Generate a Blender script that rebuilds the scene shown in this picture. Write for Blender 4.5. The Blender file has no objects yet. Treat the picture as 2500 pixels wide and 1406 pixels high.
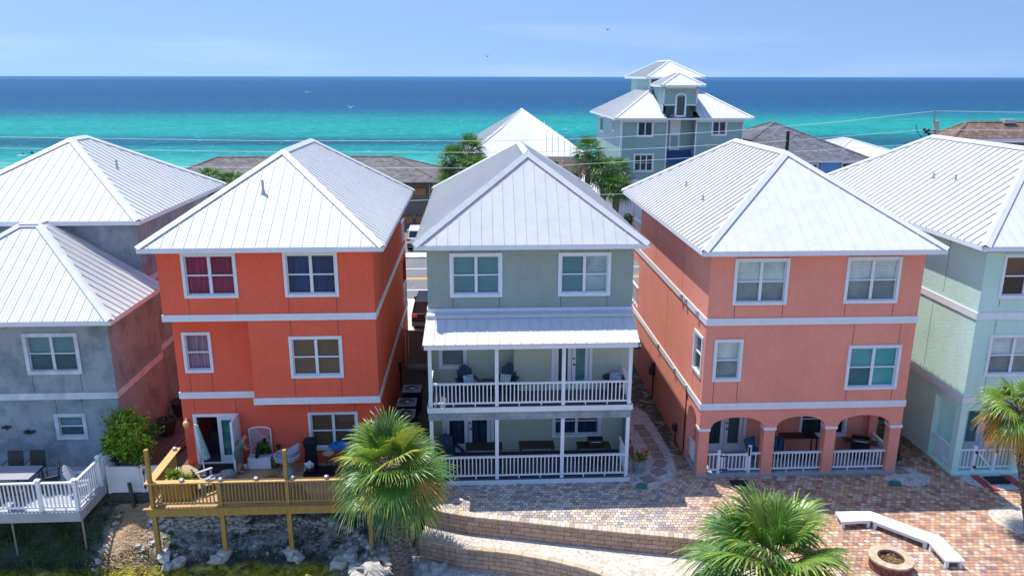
import bpy, math, random
from mathutils import Vector, Matrix, noise as mnoise
R = math.radians
scene = bpy.context.scene
COL = scene.collection

# ---------------- camera ----------------
cam_data = bpy.data.cameras.new('camera'); cam = bpy.data.objects.new('camera', cam_data); COL.objects.link(cam)
cam_data.sensor_width = 36.0; cam_data.lens = 27.262; cam_data.clip_start = 0.3; cam_data.clip_end = 60000
PITCH, YAW, ROLL, CH = R(15.239), R(2.763), R(0.084), 13.584
_f = Vector((math.sin(YAW)*math.cos(PITCH), math.cos(YAW)*math.cos(PITCH), -math.sin(PITCH)))
_r = Vector((math.cos(YAW), -math.sin(YAW), 0)); _u = _r.cross(_f)
_r2 = _r*math.cos(ROLL)+_u*math.sin(ROLL); _u2 = -_r*math.sin(ROLL)+_u*math.cos(ROLL)
m3 = Matrix((_r2, _u2, -_f)).transposed()
cam.matrix_world = Matrix.Translation((0, 0, CH)) @ m3.to_4x4()
scene.camera = cam

# ---------------- world, sun, exposure ----------------
SUNV = Vector((-0.278, 0.242, 0.96)).normalized()
SUN_EL = math.asin(SUNV.z); SUN_AZ = math.atan2(SUNV.x, SUNV.y)
world = bpy.data.worlds.new('World'); scene.world = world; world.use_nodes = True
wt = world.node_tree; wt.nodes.clear()
def wn(t): return wt.nodes.new(t)
sky = wn('ShaderNodeTexSky'); sky.sky_type = 'NISHITA'; sky.sun_disc = False
sky.sun_elevation = SUN_EL; sky.sun_rotation = SUN_AZ; sky.altitude = 0; sky.air_density = 1.0; sky.dust_density = 0.3; sky.ozone_density = 2.5
tc = wn('ShaderNodeTexCoord'); sep = wn('ShaderNodeSeparateXYZ'); wt.links.new(tc.outputs['Generated'], sep.inputs[0])
# look a little higher up the sky dome so that the horizon keeps the clear blue of the day
lift = wn('ShaderNodeMath'); lift.operation = 'MULTIPLY_ADD'; lift.inputs[1].default_value = 0.9; lift.inputs[2].default_value = 0.27
wt.links.new(sep.outputs[2], lift.inputs[0])
comb = wn('ShaderNodeCombineXYZ'); wt.links.new(sep.outputs[0], comb.inputs[0]); wt.links.new(sep.outputs[1], comb.inputs[1]); wt.links.new(lift.outputs[0], comb.inputs[2])
nrm = wn('ShaderNodeVectorMath'); nrm.operation = 'NORMALIZE'; wt.links.new(comb.outputs[0], nrm.inputs[0])
wt.links.new(nrm.outputs[0], sky.inputs[0])
# thin streaks of high cloud
cmap = wn('ShaderNodeMapping'); cmap.inputs['Scale'].default_value = (1.6, 1.6, 16); cmap.inputs['Location'].default_value = (0.55, 0.2, 0.35)
wt.links.new(tc.outputs['Generated'], cmap.inputs[0])
cn = wn('ShaderNodeTexNoise'); cn.inputs['Scale'].default_value = 1.7; cn.inputs['Detail'].default_value = 6; cn.inputs['Roughness'].default_value = 0.5
wt.links.new(cmap.outputs[0], cn.inputs['Vector'])
cr = wn('ShaderNodeValToRGB'); cr.color_ramp.elements[0].position = 0.5; cr.color_ramp.elements[1].position = 0.85
wt.links.new(cn.outputs['Fac'], cr.inputs[0])
tint = wn('ShaderNodeMixRGB'); tint.blend_type = 'MULTIPLY'; tint.inputs[0].default_value = 1; tint.inputs[2].default_value = (0.88, 0.98, 1.10, 1)
wt.links.new(sky.outputs[0], tint.inputs[1])
# the sky is deeper blue-grey low over the sea
low = wn('ShaderNodeValToRGB'); low.color_ramp.elements[0].position = 0.10; low.color_ramp.elements[0].color = (0.64, 0.60, 0.56, 1); low.color_ramp.elements[1].position = 0.30; low.color_ramp.elements[1].color = (1, 1, 1, 1)
wt.links.new(sep.outputs[2], low.inputs[0])
lowm = wn('ShaderNodeMixRGB'); lowm.blend_type = 'MULTIPLY'; lowm.inputs[0].default_value = 1; wt.links.new(tint.outputs[0], lowm.inputs[1]); wt.links.new(low.outputs[0], lowm.inputs[2])
mx = wn('ShaderNodeMixRGB'); mx.inputs[2].default_value = (7.0, 6.6, 8.0, 1)
ml = wn('ShaderNodeMath'); ml.operation = 'MULTIPLY'; ml.inputs[1].default_value = 0.09
wt.links.new(cr.outputs[0], ml.inputs[0]); wt.links.new(ml.outputs[0], mx.inputs[0]); wt.links.new(lowm.outputs[0], mx.inputs[1])
bg = wn('ShaderNodeBackground'); bg.inputs['Strength'].default_value = 0.14; wt.links.new(mx.outputs[0], bg.inputs[0])
wo = wn('ShaderNodeOutputWorld'); wt.links.new(bg.outputs[0], wo.inputs[0])
sl = bpy.data.lights.new('sun', 'SUN'); sl.energy = 2.7; sl.angle = R(0.5); sl.color = (1.0, 0.955, 0.89)
so = bpy.data.objects.new('sun', sl); COL.objects.link(so); so.rotation_euler = SUNV.to_track_quat('Z', 'Y').to_euler(); so.location = (-20, 20, 60)
scene.view_settings.view_transform = 'Standard'; scene.view_settings.look = 'None'
scene.view_settings.exposure = 1.1; scene.view_settings.gamma = 1.0
scene.cycles.max_bounces = 6; scene.cycles.transparent_max_bounces = 12; scene.cycles.use_denoising = True
scene.cycles.caustics_reflective = False; scene.cycles.caustics_refractive = False

# ---------------- materials ----------------
MATS = {}
def newmat(name):
    m = bpy.data.materials.new(name); m.use_nodes = True; nt = m.node_tree
    return m, nt, nt.nodes['Principled BSDF']
def lk(nt, a, b): nt.links.new(a, b)
def objcoord(nt, scale=(1, 1, 1), loc=(0, 0, 0), rot=(0, 0, 0), src='Object', world_pos=True):
    if world_pos:
        g = nt.nodes.new('ShaderNodeNewGeometry'); out = g.outputs['Position']
    else:
        t = nt.nodes.new('ShaderNodeTexCoord'); out = t.outputs[src]
    mp = nt.nodes.new('ShaderNodeMapping'); mp.inputs['Scale'].default_value = scale; mp.inputs['Location'].default_value = loc; mp.inputs['Rotation'].default_value = rot
    lk(nt, out, mp.inputs[0]); return mp.outputs[0]
def noisen(nt, vec, scale, detail=4, rough=0.55, dist=0):
    n = nt.nodes.new('ShaderNodeTexNoise'); n.inputs['Scale'].default_value = scale; n.inputs['Detail'].default_value = detail
    n.inputs['Roughness'].default_value = rough; n.inputs['Distortion'].default_value = dist; lk(nt, vec, n.inputs['Vector']); return n.outputs['Fac']
def ramp(nt, fac, stops, interp='LINEAR'):
    r = nt.nodes.new('ShaderNodeValToRGB'); r.color_ramp.interpolation = interp
    el = r.color_ramp.elements
    while len(el) < len(stops): el.new(0.5)
    for i, (p, c) in enumerate(stops):
        el[i].position = p
        el[i].color = (c[0], c[1], c[2], 1) if not isinstance(c, (int, float)) else (c, c, c, 1)
    lk(nt, fac, r.inputs[0]); return r.outputs[0]
def mix(nt, fac, a, b, mode='MIX'):
    m = nt.nodes.new('ShaderNodeMixRGB'); m.blend_type = mode
    for i, v in ((0, fac), (1, a), (2, b)):
        if isinstance(v, (int, float)): m.inputs[i].default_value = v if i == 0 else (v, v, v, 1)
        elif isinstance(v, tuple): m.inputs[i].default_value = (*v[:3], 1)
        else: lk(nt, v, m.inputs[i])
    return m.outputs[0]
def bump(nt, bsdf, h, strength=0.3, dist=0.02):
    b = nt.nodes.new('ShaderNodeBump'); b.inputs['Strength'].default_value = strength; b.inputs['Distance'].default_value = dist
    lk(nt, h, b.inputs['Height']); lk(nt, b.outputs[0], bsdf.inputs['Normal'])
def mul(c, k): return tuple(min(1, v*k) for v in c)
def plain(name, c, rough=0.5, metal=0.0, var=0.12, vs=3.0, bmp=0, spec=0.5):
    m, nt, b = newmat(name)
    v = objcoord(nt)
    f = noisen(nt, v, vs, 5)
    col = ramp(nt, f, [(0.3, mul(c, 1-var)), (0.7, mul(c, 1+var))])
    lk(nt, col, b.inputs['Base Color']); b.inputs['Roughness'].default_value = rough; b.inputs['Metallic'].default_value = metal
    b.inputs['Specular IOR Level'].default_value = spec
    if bmp: bump(nt, b, noisen(nt, v, 60, 3), bmp, 0.01)
    MATS[name] = m; return m
def stucco(name, c, weather=0.0, wc=(0.1, 0.13, 0.12)):
    m, nt, b = newmat(name); v = objcoord(nt)
    big = noisen(nt, v, 0.7, 6, 0.6)
    col = ramp(nt, big, [(0.3, mul(c, 0.93)), (0.7, mul(c, 1.05))])
    fine = noisen(nt, v, 22, 3, 0.6)
    col = mix(nt, 1.0, col, ramp(nt, fine, [(0.35, 0.9), (0.65, 1.04)]), 'MULTIPLY')
    # rain streaks, real dirt
    sv = objcoord(nt, scale=(2.6, 2.6, 0.22))
    st = noisen(nt, sv, 1.6, 5, 0.65)
    col = mix(nt, ramp(nt, st, [(0.52, 0.0), (0.78, 0.17+weather*0.5)]), col, mul(c, 0.55))
    if weather:
        w = noisen(nt, objcoord(nt, loc=(3, 7, 1)), 0.9, 10, 0.72)
        col = mix(nt, ramp(nt, w, [(0.46, 0.0), (0.66, weather)]), col, wc)
    lk(nt, col, b.inputs['Base Color']); b.inputs['Roughness'].default_value = 0.88; b.inputs['Specular IOR Level'].default_value = 0.2
    h = nt.nodes.new('ShaderNodeMath'); h.operation = 'ADD'
    lk(nt, noisen(nt, v, 34, 3, 0.6), h.inputs[0]); lk(nt, noisen(nt, objcoord(nt, scale=(1, 1, 2.4)), 9, 4, 0.6), h.inputs[1])
    bump(nt, b, h.outputs[0], 0.55, 0.02); MATS[name] = m; return m
stucco('stucco_orange', (0.86, 0.145, 0.08)); stucco('stucco_pink', (0.84, 0.32, 0.235)); stucco('stucco_sage', (0.32, 0.38, 0.33))
stucco('stucco_sage_light', (0.50, 0.55, 0.44)); stucco('stucco_mint', (0.56, 0.80, 0.70), 0.06, (0.2, 0.3, 0.25)); stucco('stucco_grey', (0.33, 0.38, 0.40), 0.8, (0.12, 0.17, 0.18))
stucco('stucco_tan', (0.50, 0.36, 0.26)); stucco('stucco_brown_grey', (0.22, 0.20, 0.18), 0.2); stucco('stucco_peach', (0.78, 0.55, 0.38)); stucco('stucco_blue', (0.14, 0.33, 0.66))
stucco('concrete_wall', (0.36, 0.35, 0.33), 0.2)
plain('joint', (0.06, 0.05, 0.05), 0.9)
plain('white_paint', (0.70, 0.73, 0.77), 0.45, var=0.05, vs=5)
plain('weathered_white', (0.56, 0.60, 0.64), 0.6, var=0.2, vs=2.5)
plain('white_vinyl', (0.76, 0.78, 0.80), 0.35, var=0.03)
plain('grey_deck', (0.30, 0.32, 0.35), 0.7, var=0.15, vs=6)
plain('dark_deck', (0.075, 0.075, 0.09), 0.7, var=0.2)
plain('black_metal', (0.012, 0.012, 0.014), 0.4, var=0.2)
plain('dark_bronze', (0.03, 0.028, 0.025), 0.5)
plain('navy_plastic', (0.010, 0.028, 0.065), 0.4)
plain('blue_cushion', (0.03, 0.14, 0.26), 0.9)
plain('teal_cloth', (0.25, 0.42, 0.38), 0.9, var=0.3, vs=14)
plain('steel_grey', (0.30, 0.31, 0.32), 0.4, 0.6)
plain('vent_grey', (0.42, 0.43, 0.43), 0.5, 0.2)
plain('ac_side', (0.022, 0.022, 0.024), 0.7); plain('ac_top', (0.28, 0.27, 0.25), 0.6)
plain('terracotta_grey', (0.24, 0.29, 0.27), 0.8, var=0.2, vs=8); plain('dark_pot', (0.035, 0.030, 0.028), 0.8, var=0.3, vs=6)
plain('green_lid', (0.01, 0.17, 0.12), 0.5); plain('green_glaze', (0.06, 0.15, 0.02), 0.2)
plain('amber_globe', (0.85, 0.42, 0.12), 0.3, var=0.02); plain('blue_glass', (0.02, 0.16, 0.42), 0.12, var=0.5, vs=7)
plain('stone_grey', (0.34, 0.38, 0.42), 0.75, var=0.15, vs=12)
plain('skin', (0.45, 0.20, 0.13), 0.55, var=0.06); plain('shirt_green', (0.11, 0.15, 0.12), 0.9, var=0.18, vs=9); plain('shorts_tan', (0.16, 0.14, 0.11), 0.9)
plain('car_black', (0.008, 0.010, 0.014), 0.55, 0.0, var=0.02, spec=0.2); plain('car_white', (0.72, 0.73, 0.74), 0.2, var=0.02); plain('tyre', (0.015, 0.015, 0.015), 0.9)
plain('tail_red', (0.55, 0.012, 0.015), 0.2, var=0.02); plain('plate_orange', (0.70, 0.28, 0.08), 0.5, var=0.1, vs=20)
plain('car_glass', (0.010, 0.018, 0.028), 0.04, var=0.0); plain('silver', (0.5, 0.52, 0.55), 0.3, 0.7)
plain('wire', (0.55, 0.55, 0.55), 0.6, var=0.02); plain('pole_concrete', (0.42, 0.38, 0.31), 0.9, var=0.15, vs=8); plain('pole_wood', (0.022, 0.018, 0.016), 0.9)
plain('red_paver', (0.36, 0.05, 0.045), 0.8, var=0.2); plain('mat_black', (0.010, 0.012, 0.014), 0.95)
plain('rock', (0.42, 0.40, 0.36), 0.9, var=0.35, vs=4, bmp=0.8); plain('stack_stone', (0.44, 0.42, 0.38), 0.9, var=0.4, vs=5, bmp=0.8)
plain('cap_stone', (0.48, 0.37, 0.25), 0.85, var=0.22, vs=5, bmp=0.5); plain('pit_red', (0.25, 0.085, 0.065), 0.9, var=0.35, vs=12, bmp=0.8)
plain('ash', (0.05, 0.04, 0.03), 0.95, var=0.5, vs=16); plain('dry_twig', (0.34, 0.22, 0.09), 0.9, var=0.35, vs=30)
plain('step_stone', (0.24, 0.19, 0.17), 0.9, var=0.2, vs=9)
plain('trunk_palm', (0.15, 0.125, 0.105), 0.95, var=0.5, vs=14, bmp=0.8); plain('boot_palm', (0.21, 0.17, 0.14), 0.9, var=0.5, vs=9); plain('bark', (0.10, 0.07, 0.05), 0.95, var=0.3, vs=20)
plain('flower_red', (0.70, 0.06, 0.06), 0.6); plain('flower_stalk', (0.30, 0.27, 0.06), 0.8, var=0.3, vs=20)
plain('bird_white', (0.7, 0.7, 0.7), 0.8); plain('bird_dark', (0.05, 0.05, 0.06), 0.8); plain('board_white', (0.8, 0.8, 0.78), 0.5)
plain('room_dark', (0.05, 0.05, 0.055), 0.9); plain('green_screen', (0.035, 0.055, 0.055), 0.5, spec=0.8)
plain('straw', (0.50, 0.34, 0.19), 0.95, var=0.4, vs=18); plain('rail_grey_wood', (0.06, 0.07, 0.06), 0.9, var=0.4, vs=8)
plain('oven_black', (0.006, 0.006, 0.007), 0.25)
plain('pillow_flower', (0.30, 0.40, 0.52), 0.9, var=0.9, vs=24); plain('orange_door', (0.42, 0.20, 0.085), 0.5)

def leafmat(name, c, var=0.35, rough=0.4, trans=0.25):
    m, nt, b = newmat(name)
    v = objcoord(nt); f = noisen(nt, v, 2.2, 4, 0.7)
    col = ramp(nt, f, [(0.3, mul(c, 1-var)), (0.7, mul(c, 1+var))])
    lk(nt, col, b.inputs['Base Color']); b.inputs['Roughness'].default_value = rough; b.inputs['Specular IOR Level'].default_value = 0.5
    t = nt.nodes.new('ShaderNodeBsdfTranslucent'); lk(nt, mix(nt, 1.0, col, (1.2, 1.3, 0.5), 'MULTIPLY'), t.inputs[0])
    ms = nt.nodes.new('ShaderNodeMixShader'); ms.inputs[0].default_value = trans
    lk(nt, b.outputs[0], ms.inputs[1]); lk(nt, t.outputs[0], ms.inputs[2]); lk(nt, ms.outputs[0], nt.nodes['Material Output'].inputs[0])
    MATS[name] = m; return m
leafmat('palm_green', (0.085, 0.19, 0.03), .45); leafmat('palm_bright', (0.18, 0.29, 0.045), .4); leafmat('palm_yellow', (0.36, 0.38, 0.07))
leafmat('palm_gold', (0.52, 0.27, 0.045)); leafmat('palm_dead', (0.23, 0.16, 0.085), trans=0.1); leafmat('leaf_lime', (0.24, 0.38, 0.025), 0.5); leafmat('leaf_mid', (0.07, 0.15, 0.02), 0.5)
leafmat('leaf_dark', (0.022, 0.055, 0.016), 0.4); leafmat('grass_blade', (0.07, 0.15, 0.025), 0.6); leafmat('moss', (0.40, 0.34, 0.02), 0.6)

def metal_white(name, c, rough=0.35):
    m, nt, b = newmat(name); v = objcoord(nt)
    col = ramp(nt, noisen(nt, v, 0.8, 6, 0.6), [(0.3, mul(c, 0.96)), (0.7, c)])
    st = noisen(nt, objcoord(nt, scale=(3, 3, 1)), 2.5, 8, 0.7)
    col = mix(nt, ramp(nt, st, [(0.55, 0), (0.8, 0.15)]), col, mul(c, 0.66))
    pv = noisen(nt, objcoord(nt, scale=(2.6, 2.6, 0.3)), 1.0, 3, 0.7)
    col = mix(nt, 1.0, col, ramp(nt, pv, [(0.35, 0.95), (0.6, 1.03)]), 'MULTIPLY')
    lk(nt, col, b.inputs['Base Color']); b.inputs['Roughness'].default_value = rough; b.inputs['Specular IOR Level'].default_value = 0.2
    bump(nt, b, noisen(nt, v, 1.3, 2), 0.12, 0.05); MATS[name] = m
metal_white('roof_white', (0.585, 0.575, 0.555), 0.6); metal_white('roof_rib', (0.57, 0.565, 0.55), 0.6); metal_white('roof_cap', (0.58, 0.58, 0.57)); metal_white('roof_silver', (0.52, 0.54, 0.58))
metal_white('roof_navy', (0.05, 0.11, 0.24))

def shingles(name, c):
    m, nt, b = newmat(name)
    br = nt.nodes.new('ShaderNodeTexBrick'); lk(nt, objcoord(nt, scale=(1, 1, 1)), br.inputs[0])
    br.inputs['Color1'].default_value = (*mul(c, 0.7), 1); br.inputs['Color2'].default_value = (*mul(c, 1.3), 1); br.inputs['Mortar'].default_value = (*mul(c, 0.4), 1)
    br.inputs['Scale'].default_value = 1.0; br.inputs['Brick Width'].default_value = 0.5; br.inputs['Row Height'].default_value = 0.32; br.inputs['Mortar Size'].default_value = 0.02
    col = mix(nt, 1.0, br.outputs[0], ramp(nt, noisen(nt, objcoord(nt), 2.5, 5, 0.8), [(0.3, 0.7), (0.7, 1.25)]), 'MULTIPLY')
    lk(nt, col, b.inputs['Base Color']); b.inputs['Roughness'].default_value = 0.95; MATS[name] = m
shingles('shingle_grey', (0.15, 0.135, 0.125)); shingles('shingle_charcoal', (0.12, 0.12, 0.135)); shingles('shingle_brown', (0.20, 0.125, 0.09))

def stripes_z(name, c1, c2, period, rough=0.6, axis=2, duty=0.5, noise_amt=0.1, bmpd=0.01):
    m, nt, b = newmat(name)
    g = nt.nodes.new('ShaderNodeNewGeometry'); s = nt.nodes.new('ShaderNodeSeparateXYZ'); lk(nt, g.outputs['Position'], s.inputs[0])
    d = nt.nodes.new('ShaderNodeMath'); d.operation = 'DIVIDE'; d.inputs[1].default_value = period; lk(nt, s.outputs[axis], d.inputs[0])
    f = nt.nodes.new('ShaderNodeMath'); f.operation = 'FRACT'; lk(nt, d.outputs[0], f.inputs[0])
    col = ramp(nt, f.outputs[0], [(0.0, c2), (duty*0.6, c1), (0.9, c1), (1.0, c2)])
    col = mix(nt, 1.0, col, ramp(nt, noisen(nt, objcoord(nt), 1.2, 5, 0.6), [(0.3, 1-noise_amt), (0.7, 1+noise_amt)]), 'MULTIPLY')
    lk(nt, col, b.inputs['Base Color']); b.inputs['Roughness'].default_value = rough
    bump(nt, b, f.outputs[0], 0.6, bmpd); MATS[name] = m
stripes_z('siding_teal', (0.27, 0.43, 0.40), (0.17, 0.29, 0.28), 0.2); stripes_z('blind_grey', (0.50, 0.58, 0.60), (0.22, 0.28, 0.31), 0.05, noise_amt=0.35); stripes_z('blind_white', (0.85, 0.88, 0.86), (0.42, 0.46, 0.46), 0.05, noise_amt=0.3)  # strong noise on the grey and white blinds paints in window reflections
stripes_z('blind_teal', (0.14, 0.32, 0.36), (0.05, 0.16, 0.19), 0.05); stripes_z('blind_green', (0.42, 0.60, 0.60), (0.20, 0.32, 0.33), 0.05); stripes_z('blind_brown', (0.21, 0.10, 0.055), (0.13, 0.06, 0.035), 0.05)
stripes_z('blind_aqua', (0.10, 0.52, 0.56), (0.04, 0.32, 0.36), 0.06); stripes_z('blind_dark', (0.13, 0.15, 0.16), (0.06, 0.08, 0.08), 0.05); stripes_z('striped_pillow', (0.5, 0.62, 0.62), (0.03, 0.12, 0.18), 0.08, axis=0)  # dark grey slats for the pink house side window and porch door
stripes_z('planks_orange', (0.44, 0.29, 0.16), (0.20, 0.12, 0.06), 0.14, axis=1, noise_amt=0.25); stripes_z('planks_grey', (0.42, 0.42, 0.45), (0.20, 0.21, 0.24), 0.14, axis=1, noise_amt=0.15)
stripes_z('slat_table', (0.36, 0.34, 0.36), (0.09, 0.09, 0.11), 0.06, axis=0); stripes_z('bench_white', (0.80, 0.81, 0.83), (0.45, 0.46, 0.48), 0.15, axis=1, duty=0.2, noise_amt=0.05)
def wood(name, c):
    m, nt, b = newmat(name)
    f = noisen(nt, objcoord(nt, scale=(1, 1, 0.25)), 9, 6, 0.65)
    col = ramp(nt, f, [(0.25, mul(c, 0.65)), (0.75, mul(c, 1.25))])
    lk(nt, col, b.inputs['Base Color']); b.inputs['Roughness'].default_value = 0.75; bump(nt, b, f, 0.3, 0.01); MATS[name] = m
wood('wood_gold', (0.40, 0.25, 0.06)); wood('wood_cap', (0.62, 0.37, 0.13)); wood('log_grey', (0.17, 0.12, 0.10))
def curtain(name, c, k=0.5):
    m, nt, b = newmat(name)
    f = noisen(nt, objcoord(nt, scale=(14, 14, 0.5)), 1.0, 4, 0.6)
    lk(nt, ramp(nt, f, [(0.35, mul(c, k)), (0.65, mul(c, 1.5))]), b.inputs['Base Color']); b.inputs['Roughness'].default_value = 0.8
    MATS[name] = m
curtain('curtain_magenta', (0.42, 0.010, 0.10)); curtain('curtain_navy', (0.008, 0.045, 0.17)); curtain('curtain_pinkstripe', (0.45, 0.22, 0.32)); curtain('curtain_teal', (0.01, 0.20, 0.16)); curtain('curtain_dim', (0.04, 0.06, 0.07))
curtain('room_blue', (0.02, 0.05, 0.12), 0.2)

def glassmat():
    m, nt, b = newmat('glass'); nt.nodes.remove(b)
    tr = nt.nodes.new('ShaderNodeBsdfTransparent'); tr.inputs[0].default_value = (0.80, 0.88, 0.88, 1)
    gl = nt.nodes.new('ShaderNodeBsdfGlossy'); gl.inputs['Roughness'].default_value = 0.03; gl.inputs[0].default_value = (0.9, 0.95, 1, 1)
    lw = nt.nodes.new('ShaderNodeLayerWeight'); fr = nt.nodes.new('ShaderNodeMath'); fr.operation = 'POWER'; fr.inputs[1].default_value = 4.0; lk(nt, lw.outputs['Facing'], fr.inputs[0])
    v = objcoord(nt); bp = nt.nodes.new('ShaderNodeBump'); bp.inputs['Strength'].default_value = 0.25; bp.inputs['Distance'].default_value = 0.02
    lk(nt, noisen(nt, v, 1.4, 2), bp.inputs['Height']); lk(nt, bp.outputs[0], gl.inputs['Normal'])
    a = nt.nodes.new('ShaderNodeMath'); a.operation = 'MULTIPLY_ADD'; a.inputs[1].default_value = 0.8; a.inputs[2].default_value = 0.025; a.use_clamp = True
    lk(nt, fr.outputs[0], a.inputs[0])
    ms = nt.nodes.new('ShaderNodeMixShader'); lk(nt, a.outputs[0], ms.inputs[0]); lk(nt, tr.outputs[0], ms.inputs[1]); lk(nt, gl.outputs[0], ms.inputs[2])
    lk(nt, ms.outputs[0], nt.nodes['Material Output'].inputs[0]); MATS['glass'] = m
    m, nt, b = newmat('screen_mesh'); tr = nt.nodes.new('ShaderNodeBsdfTransparent')
    b.inputs['Base Color'].default_value = (0.02, 0.022, 0.025, 1); b.inputs['Roughness'].default_value = 0.8
    ms = nt.nodes.new('ShaderNodeMixShader'); ms.inputs[0].default_value = 0.35
    lk(nt, tr.outputs[0], ms.inputs[1]); lk(nt, b.outputs[0], ms.inputs[2]); lk(nt, ms.outputs[0], nt.nodes['Material Output'].inputs[0]); MATS['screen_mesh'] = m
    m, nt, b = newmat('rail_netting'); tr = nt.nodes.new('ShaderNodeBsdfTransparent')
    b.inputs['Base Color'].default_value = (0.12, 0.08, 0.06, 1); b.inputs['Roughness'].default_value = 0.8
    ms = nt.nodes.new('ShaderNodeMixShader'); ms.inputs[0].default_value = 0.62
    lk(nt, tr.outputs[0], ms.inputs[1]); lk(nt, b.outputs[0], ms.inputs[2]); lk(nt, ms.outputs[0], nt.nodes['Material Output'].inputs[0]); MATS['rail_netting'] = m
glassmat()

def pavermat():
    m, nt, b = newmat('pavers')
    def bricks(vec, w, h):
        br = nt.nodes.new('ShaderNodeTexBrick'); lk(nt, vec, br.inputs[0]); br.offset = 0.5
        br.inputs['Color1'].default_value = (0, 0, 0, 1); br.inputs['Color2'].default_value = (1, 1, 1, 1); br.inputs['Mortar'].default_value = (0, 0, 0, 1)
        br.inputs['Scale'].default_value = 1.0; br.inputs['Brick Width'].default_value = w; br.inputs['Row Height'].default_value = h
        br.inputs['Mortar Size'].default_value = 0.008; br.inputs['Mortar Smooth'].default_value = 0.3; return br
    geo = nt.nodes.new('ShaderNodeNewGeometry')
    # slight waviness of hand-laid rows
    wv = nt.nodes.new('ShaderNodeTexNoise'); wv.inputs['Scale'].default_value = 0.8; wv.inputs['Detail'].default_value = 1; lk(nt, geo.outputs['Position'], wv.inputs['Vector'])
    sc = nt.nodes.new('ShaderNodeVectorMath'); sc.operation = 'SCALE'; sc.inputs['Scale'].default_value = 0.12; lk(nt, wv.outputs['Color'], sc.inputs[0])
    ad = nt.nodes.new('ShaderNodeVectorMath'); ad.operation = 'ADD'; lk(nt, geo.outputs['Position'], ad.inputs[0]); lk(nt, sc.outputs[0], ad.inputs[1])
    mp = nt.nodes.new('ShaderNodeMapping'); lk(nt, ad.outputs[0], mp.inputs[0])
    mp.inputs['Rotation'].default_value = (0, 0, R(2))
    br = bricks(mp.outputs[0], 0.165, 0.15)
    grey = ramp(nt, br.outputs[0], [(0.0, (0.20, 0.19, 0.19)), (0.08, (0.33, 0.30, 0.28)), (0.24, (0.50, 0.43, 0.34)), (0.4, (0.30, 0.28, 0.28)), (0.52, (0.60, 0.48, 0.33)), (0.64, (0.40, 0.30, 0.23)), (0.76, (0.56, 0.50, 0.44)), (0.88, (0.22, 0.20, 0.21)), (0.94, (0.62, 0.42, 0.22))], 'CONSTANT')
    red = ramp(nt, br.outputs[0], [(0.0, (0.20, 0.11, 0.085)), (0.13, (0.40, 0.20, 0.125)), (0.28, (0.50, 0.31, 0.18)), (0.42, (0.34, 0.19, 0.14)), (0.55, (0.54, 0.38, 0.22)), (0.66, (0.54, 0.45, 0.36)), (0.76, (0.44, 0.22, 0.14)), (0.88, (0.30, 0.24, 0.20)), (0.95, (0.47, 0.38, 0.31))], 'CONSTANT')
    sx = nt.nodes.new('ShaderNodeSeparateXYZ'); lk(nt, geo.outputs['Position'], sx.inputs[0])
    wn_ = noisen(nt, objcoord(nt), 0.9, 3, 0.6)
    a = nt.nodes.new('ShaderNodeMath'); a.operation = 'MULTIPLY_ADD'; a.inputs[1].default_value = 4.0; lk(nt, wn_, a.inputs[0]); lk(nt, sx.outputs[0], a.inputs[2])
    mr = nt.nodes.new('ShaderNodeMapRange'); mr.inputs[1].default_value = 7.0; mr.inputs[2].default_value = 10.5; lk(nt, a.outputs[0], mr.inputs[0])
    col = mix(nt, mr.outputs[0], grey, red)
    col = mix(nt, 0.22, col, mix(nt, mr.outputs[0], (0.40, 0.34, 0.29), (0.41, 0.25, 0.17)))
    col = mix(nt, 1.0, col, ramp(nt, noisen(nt, objcoord(nt), 14, 4, 0.7), [(0.3, 0.95), (0.7, 1.3)]), 'MULTIPLY')
    damp = noisen(nt, objcoord(nt, loc=(5, 2, 0)), 0.55, 5, 0.65)
    col = mix(nt, ramp(nt, damp, [(0.5, 0.0), (0.75, 0.35)]), col, (0.12, 0.10, 0.09))
    # moss and dirt, plus painted shade, in the narrow damp gaps between the houses
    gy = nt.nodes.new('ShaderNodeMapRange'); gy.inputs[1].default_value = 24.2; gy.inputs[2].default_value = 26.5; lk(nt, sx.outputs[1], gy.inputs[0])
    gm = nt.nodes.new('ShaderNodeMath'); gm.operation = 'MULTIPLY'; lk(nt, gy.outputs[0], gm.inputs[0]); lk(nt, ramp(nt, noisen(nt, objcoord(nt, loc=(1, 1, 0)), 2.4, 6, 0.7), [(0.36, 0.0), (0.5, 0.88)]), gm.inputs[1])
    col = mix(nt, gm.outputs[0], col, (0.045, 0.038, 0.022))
    col = mix(nt, br.outputs['Fac'], col, (0.055, 0.045, 0.04))
    lk(nt, col, b.inputs['Base Color']); b.inputs['Roughness'].default_value = 0.85; b.inputs['Specular IOR Level'].default_value = 0.25
    inv = nt.nodes.new('ShaderNodeMath'); inv.operation = 'SUBTRACT'; inv.inputs[0].default_value = 1; lk(nt, br.outputs['Fac'], inv.inputs[1])
    bump(nt, b, inv.outputs[0], 0.7, 0.012); MATS['pavers'] = m
pavermat()
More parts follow.
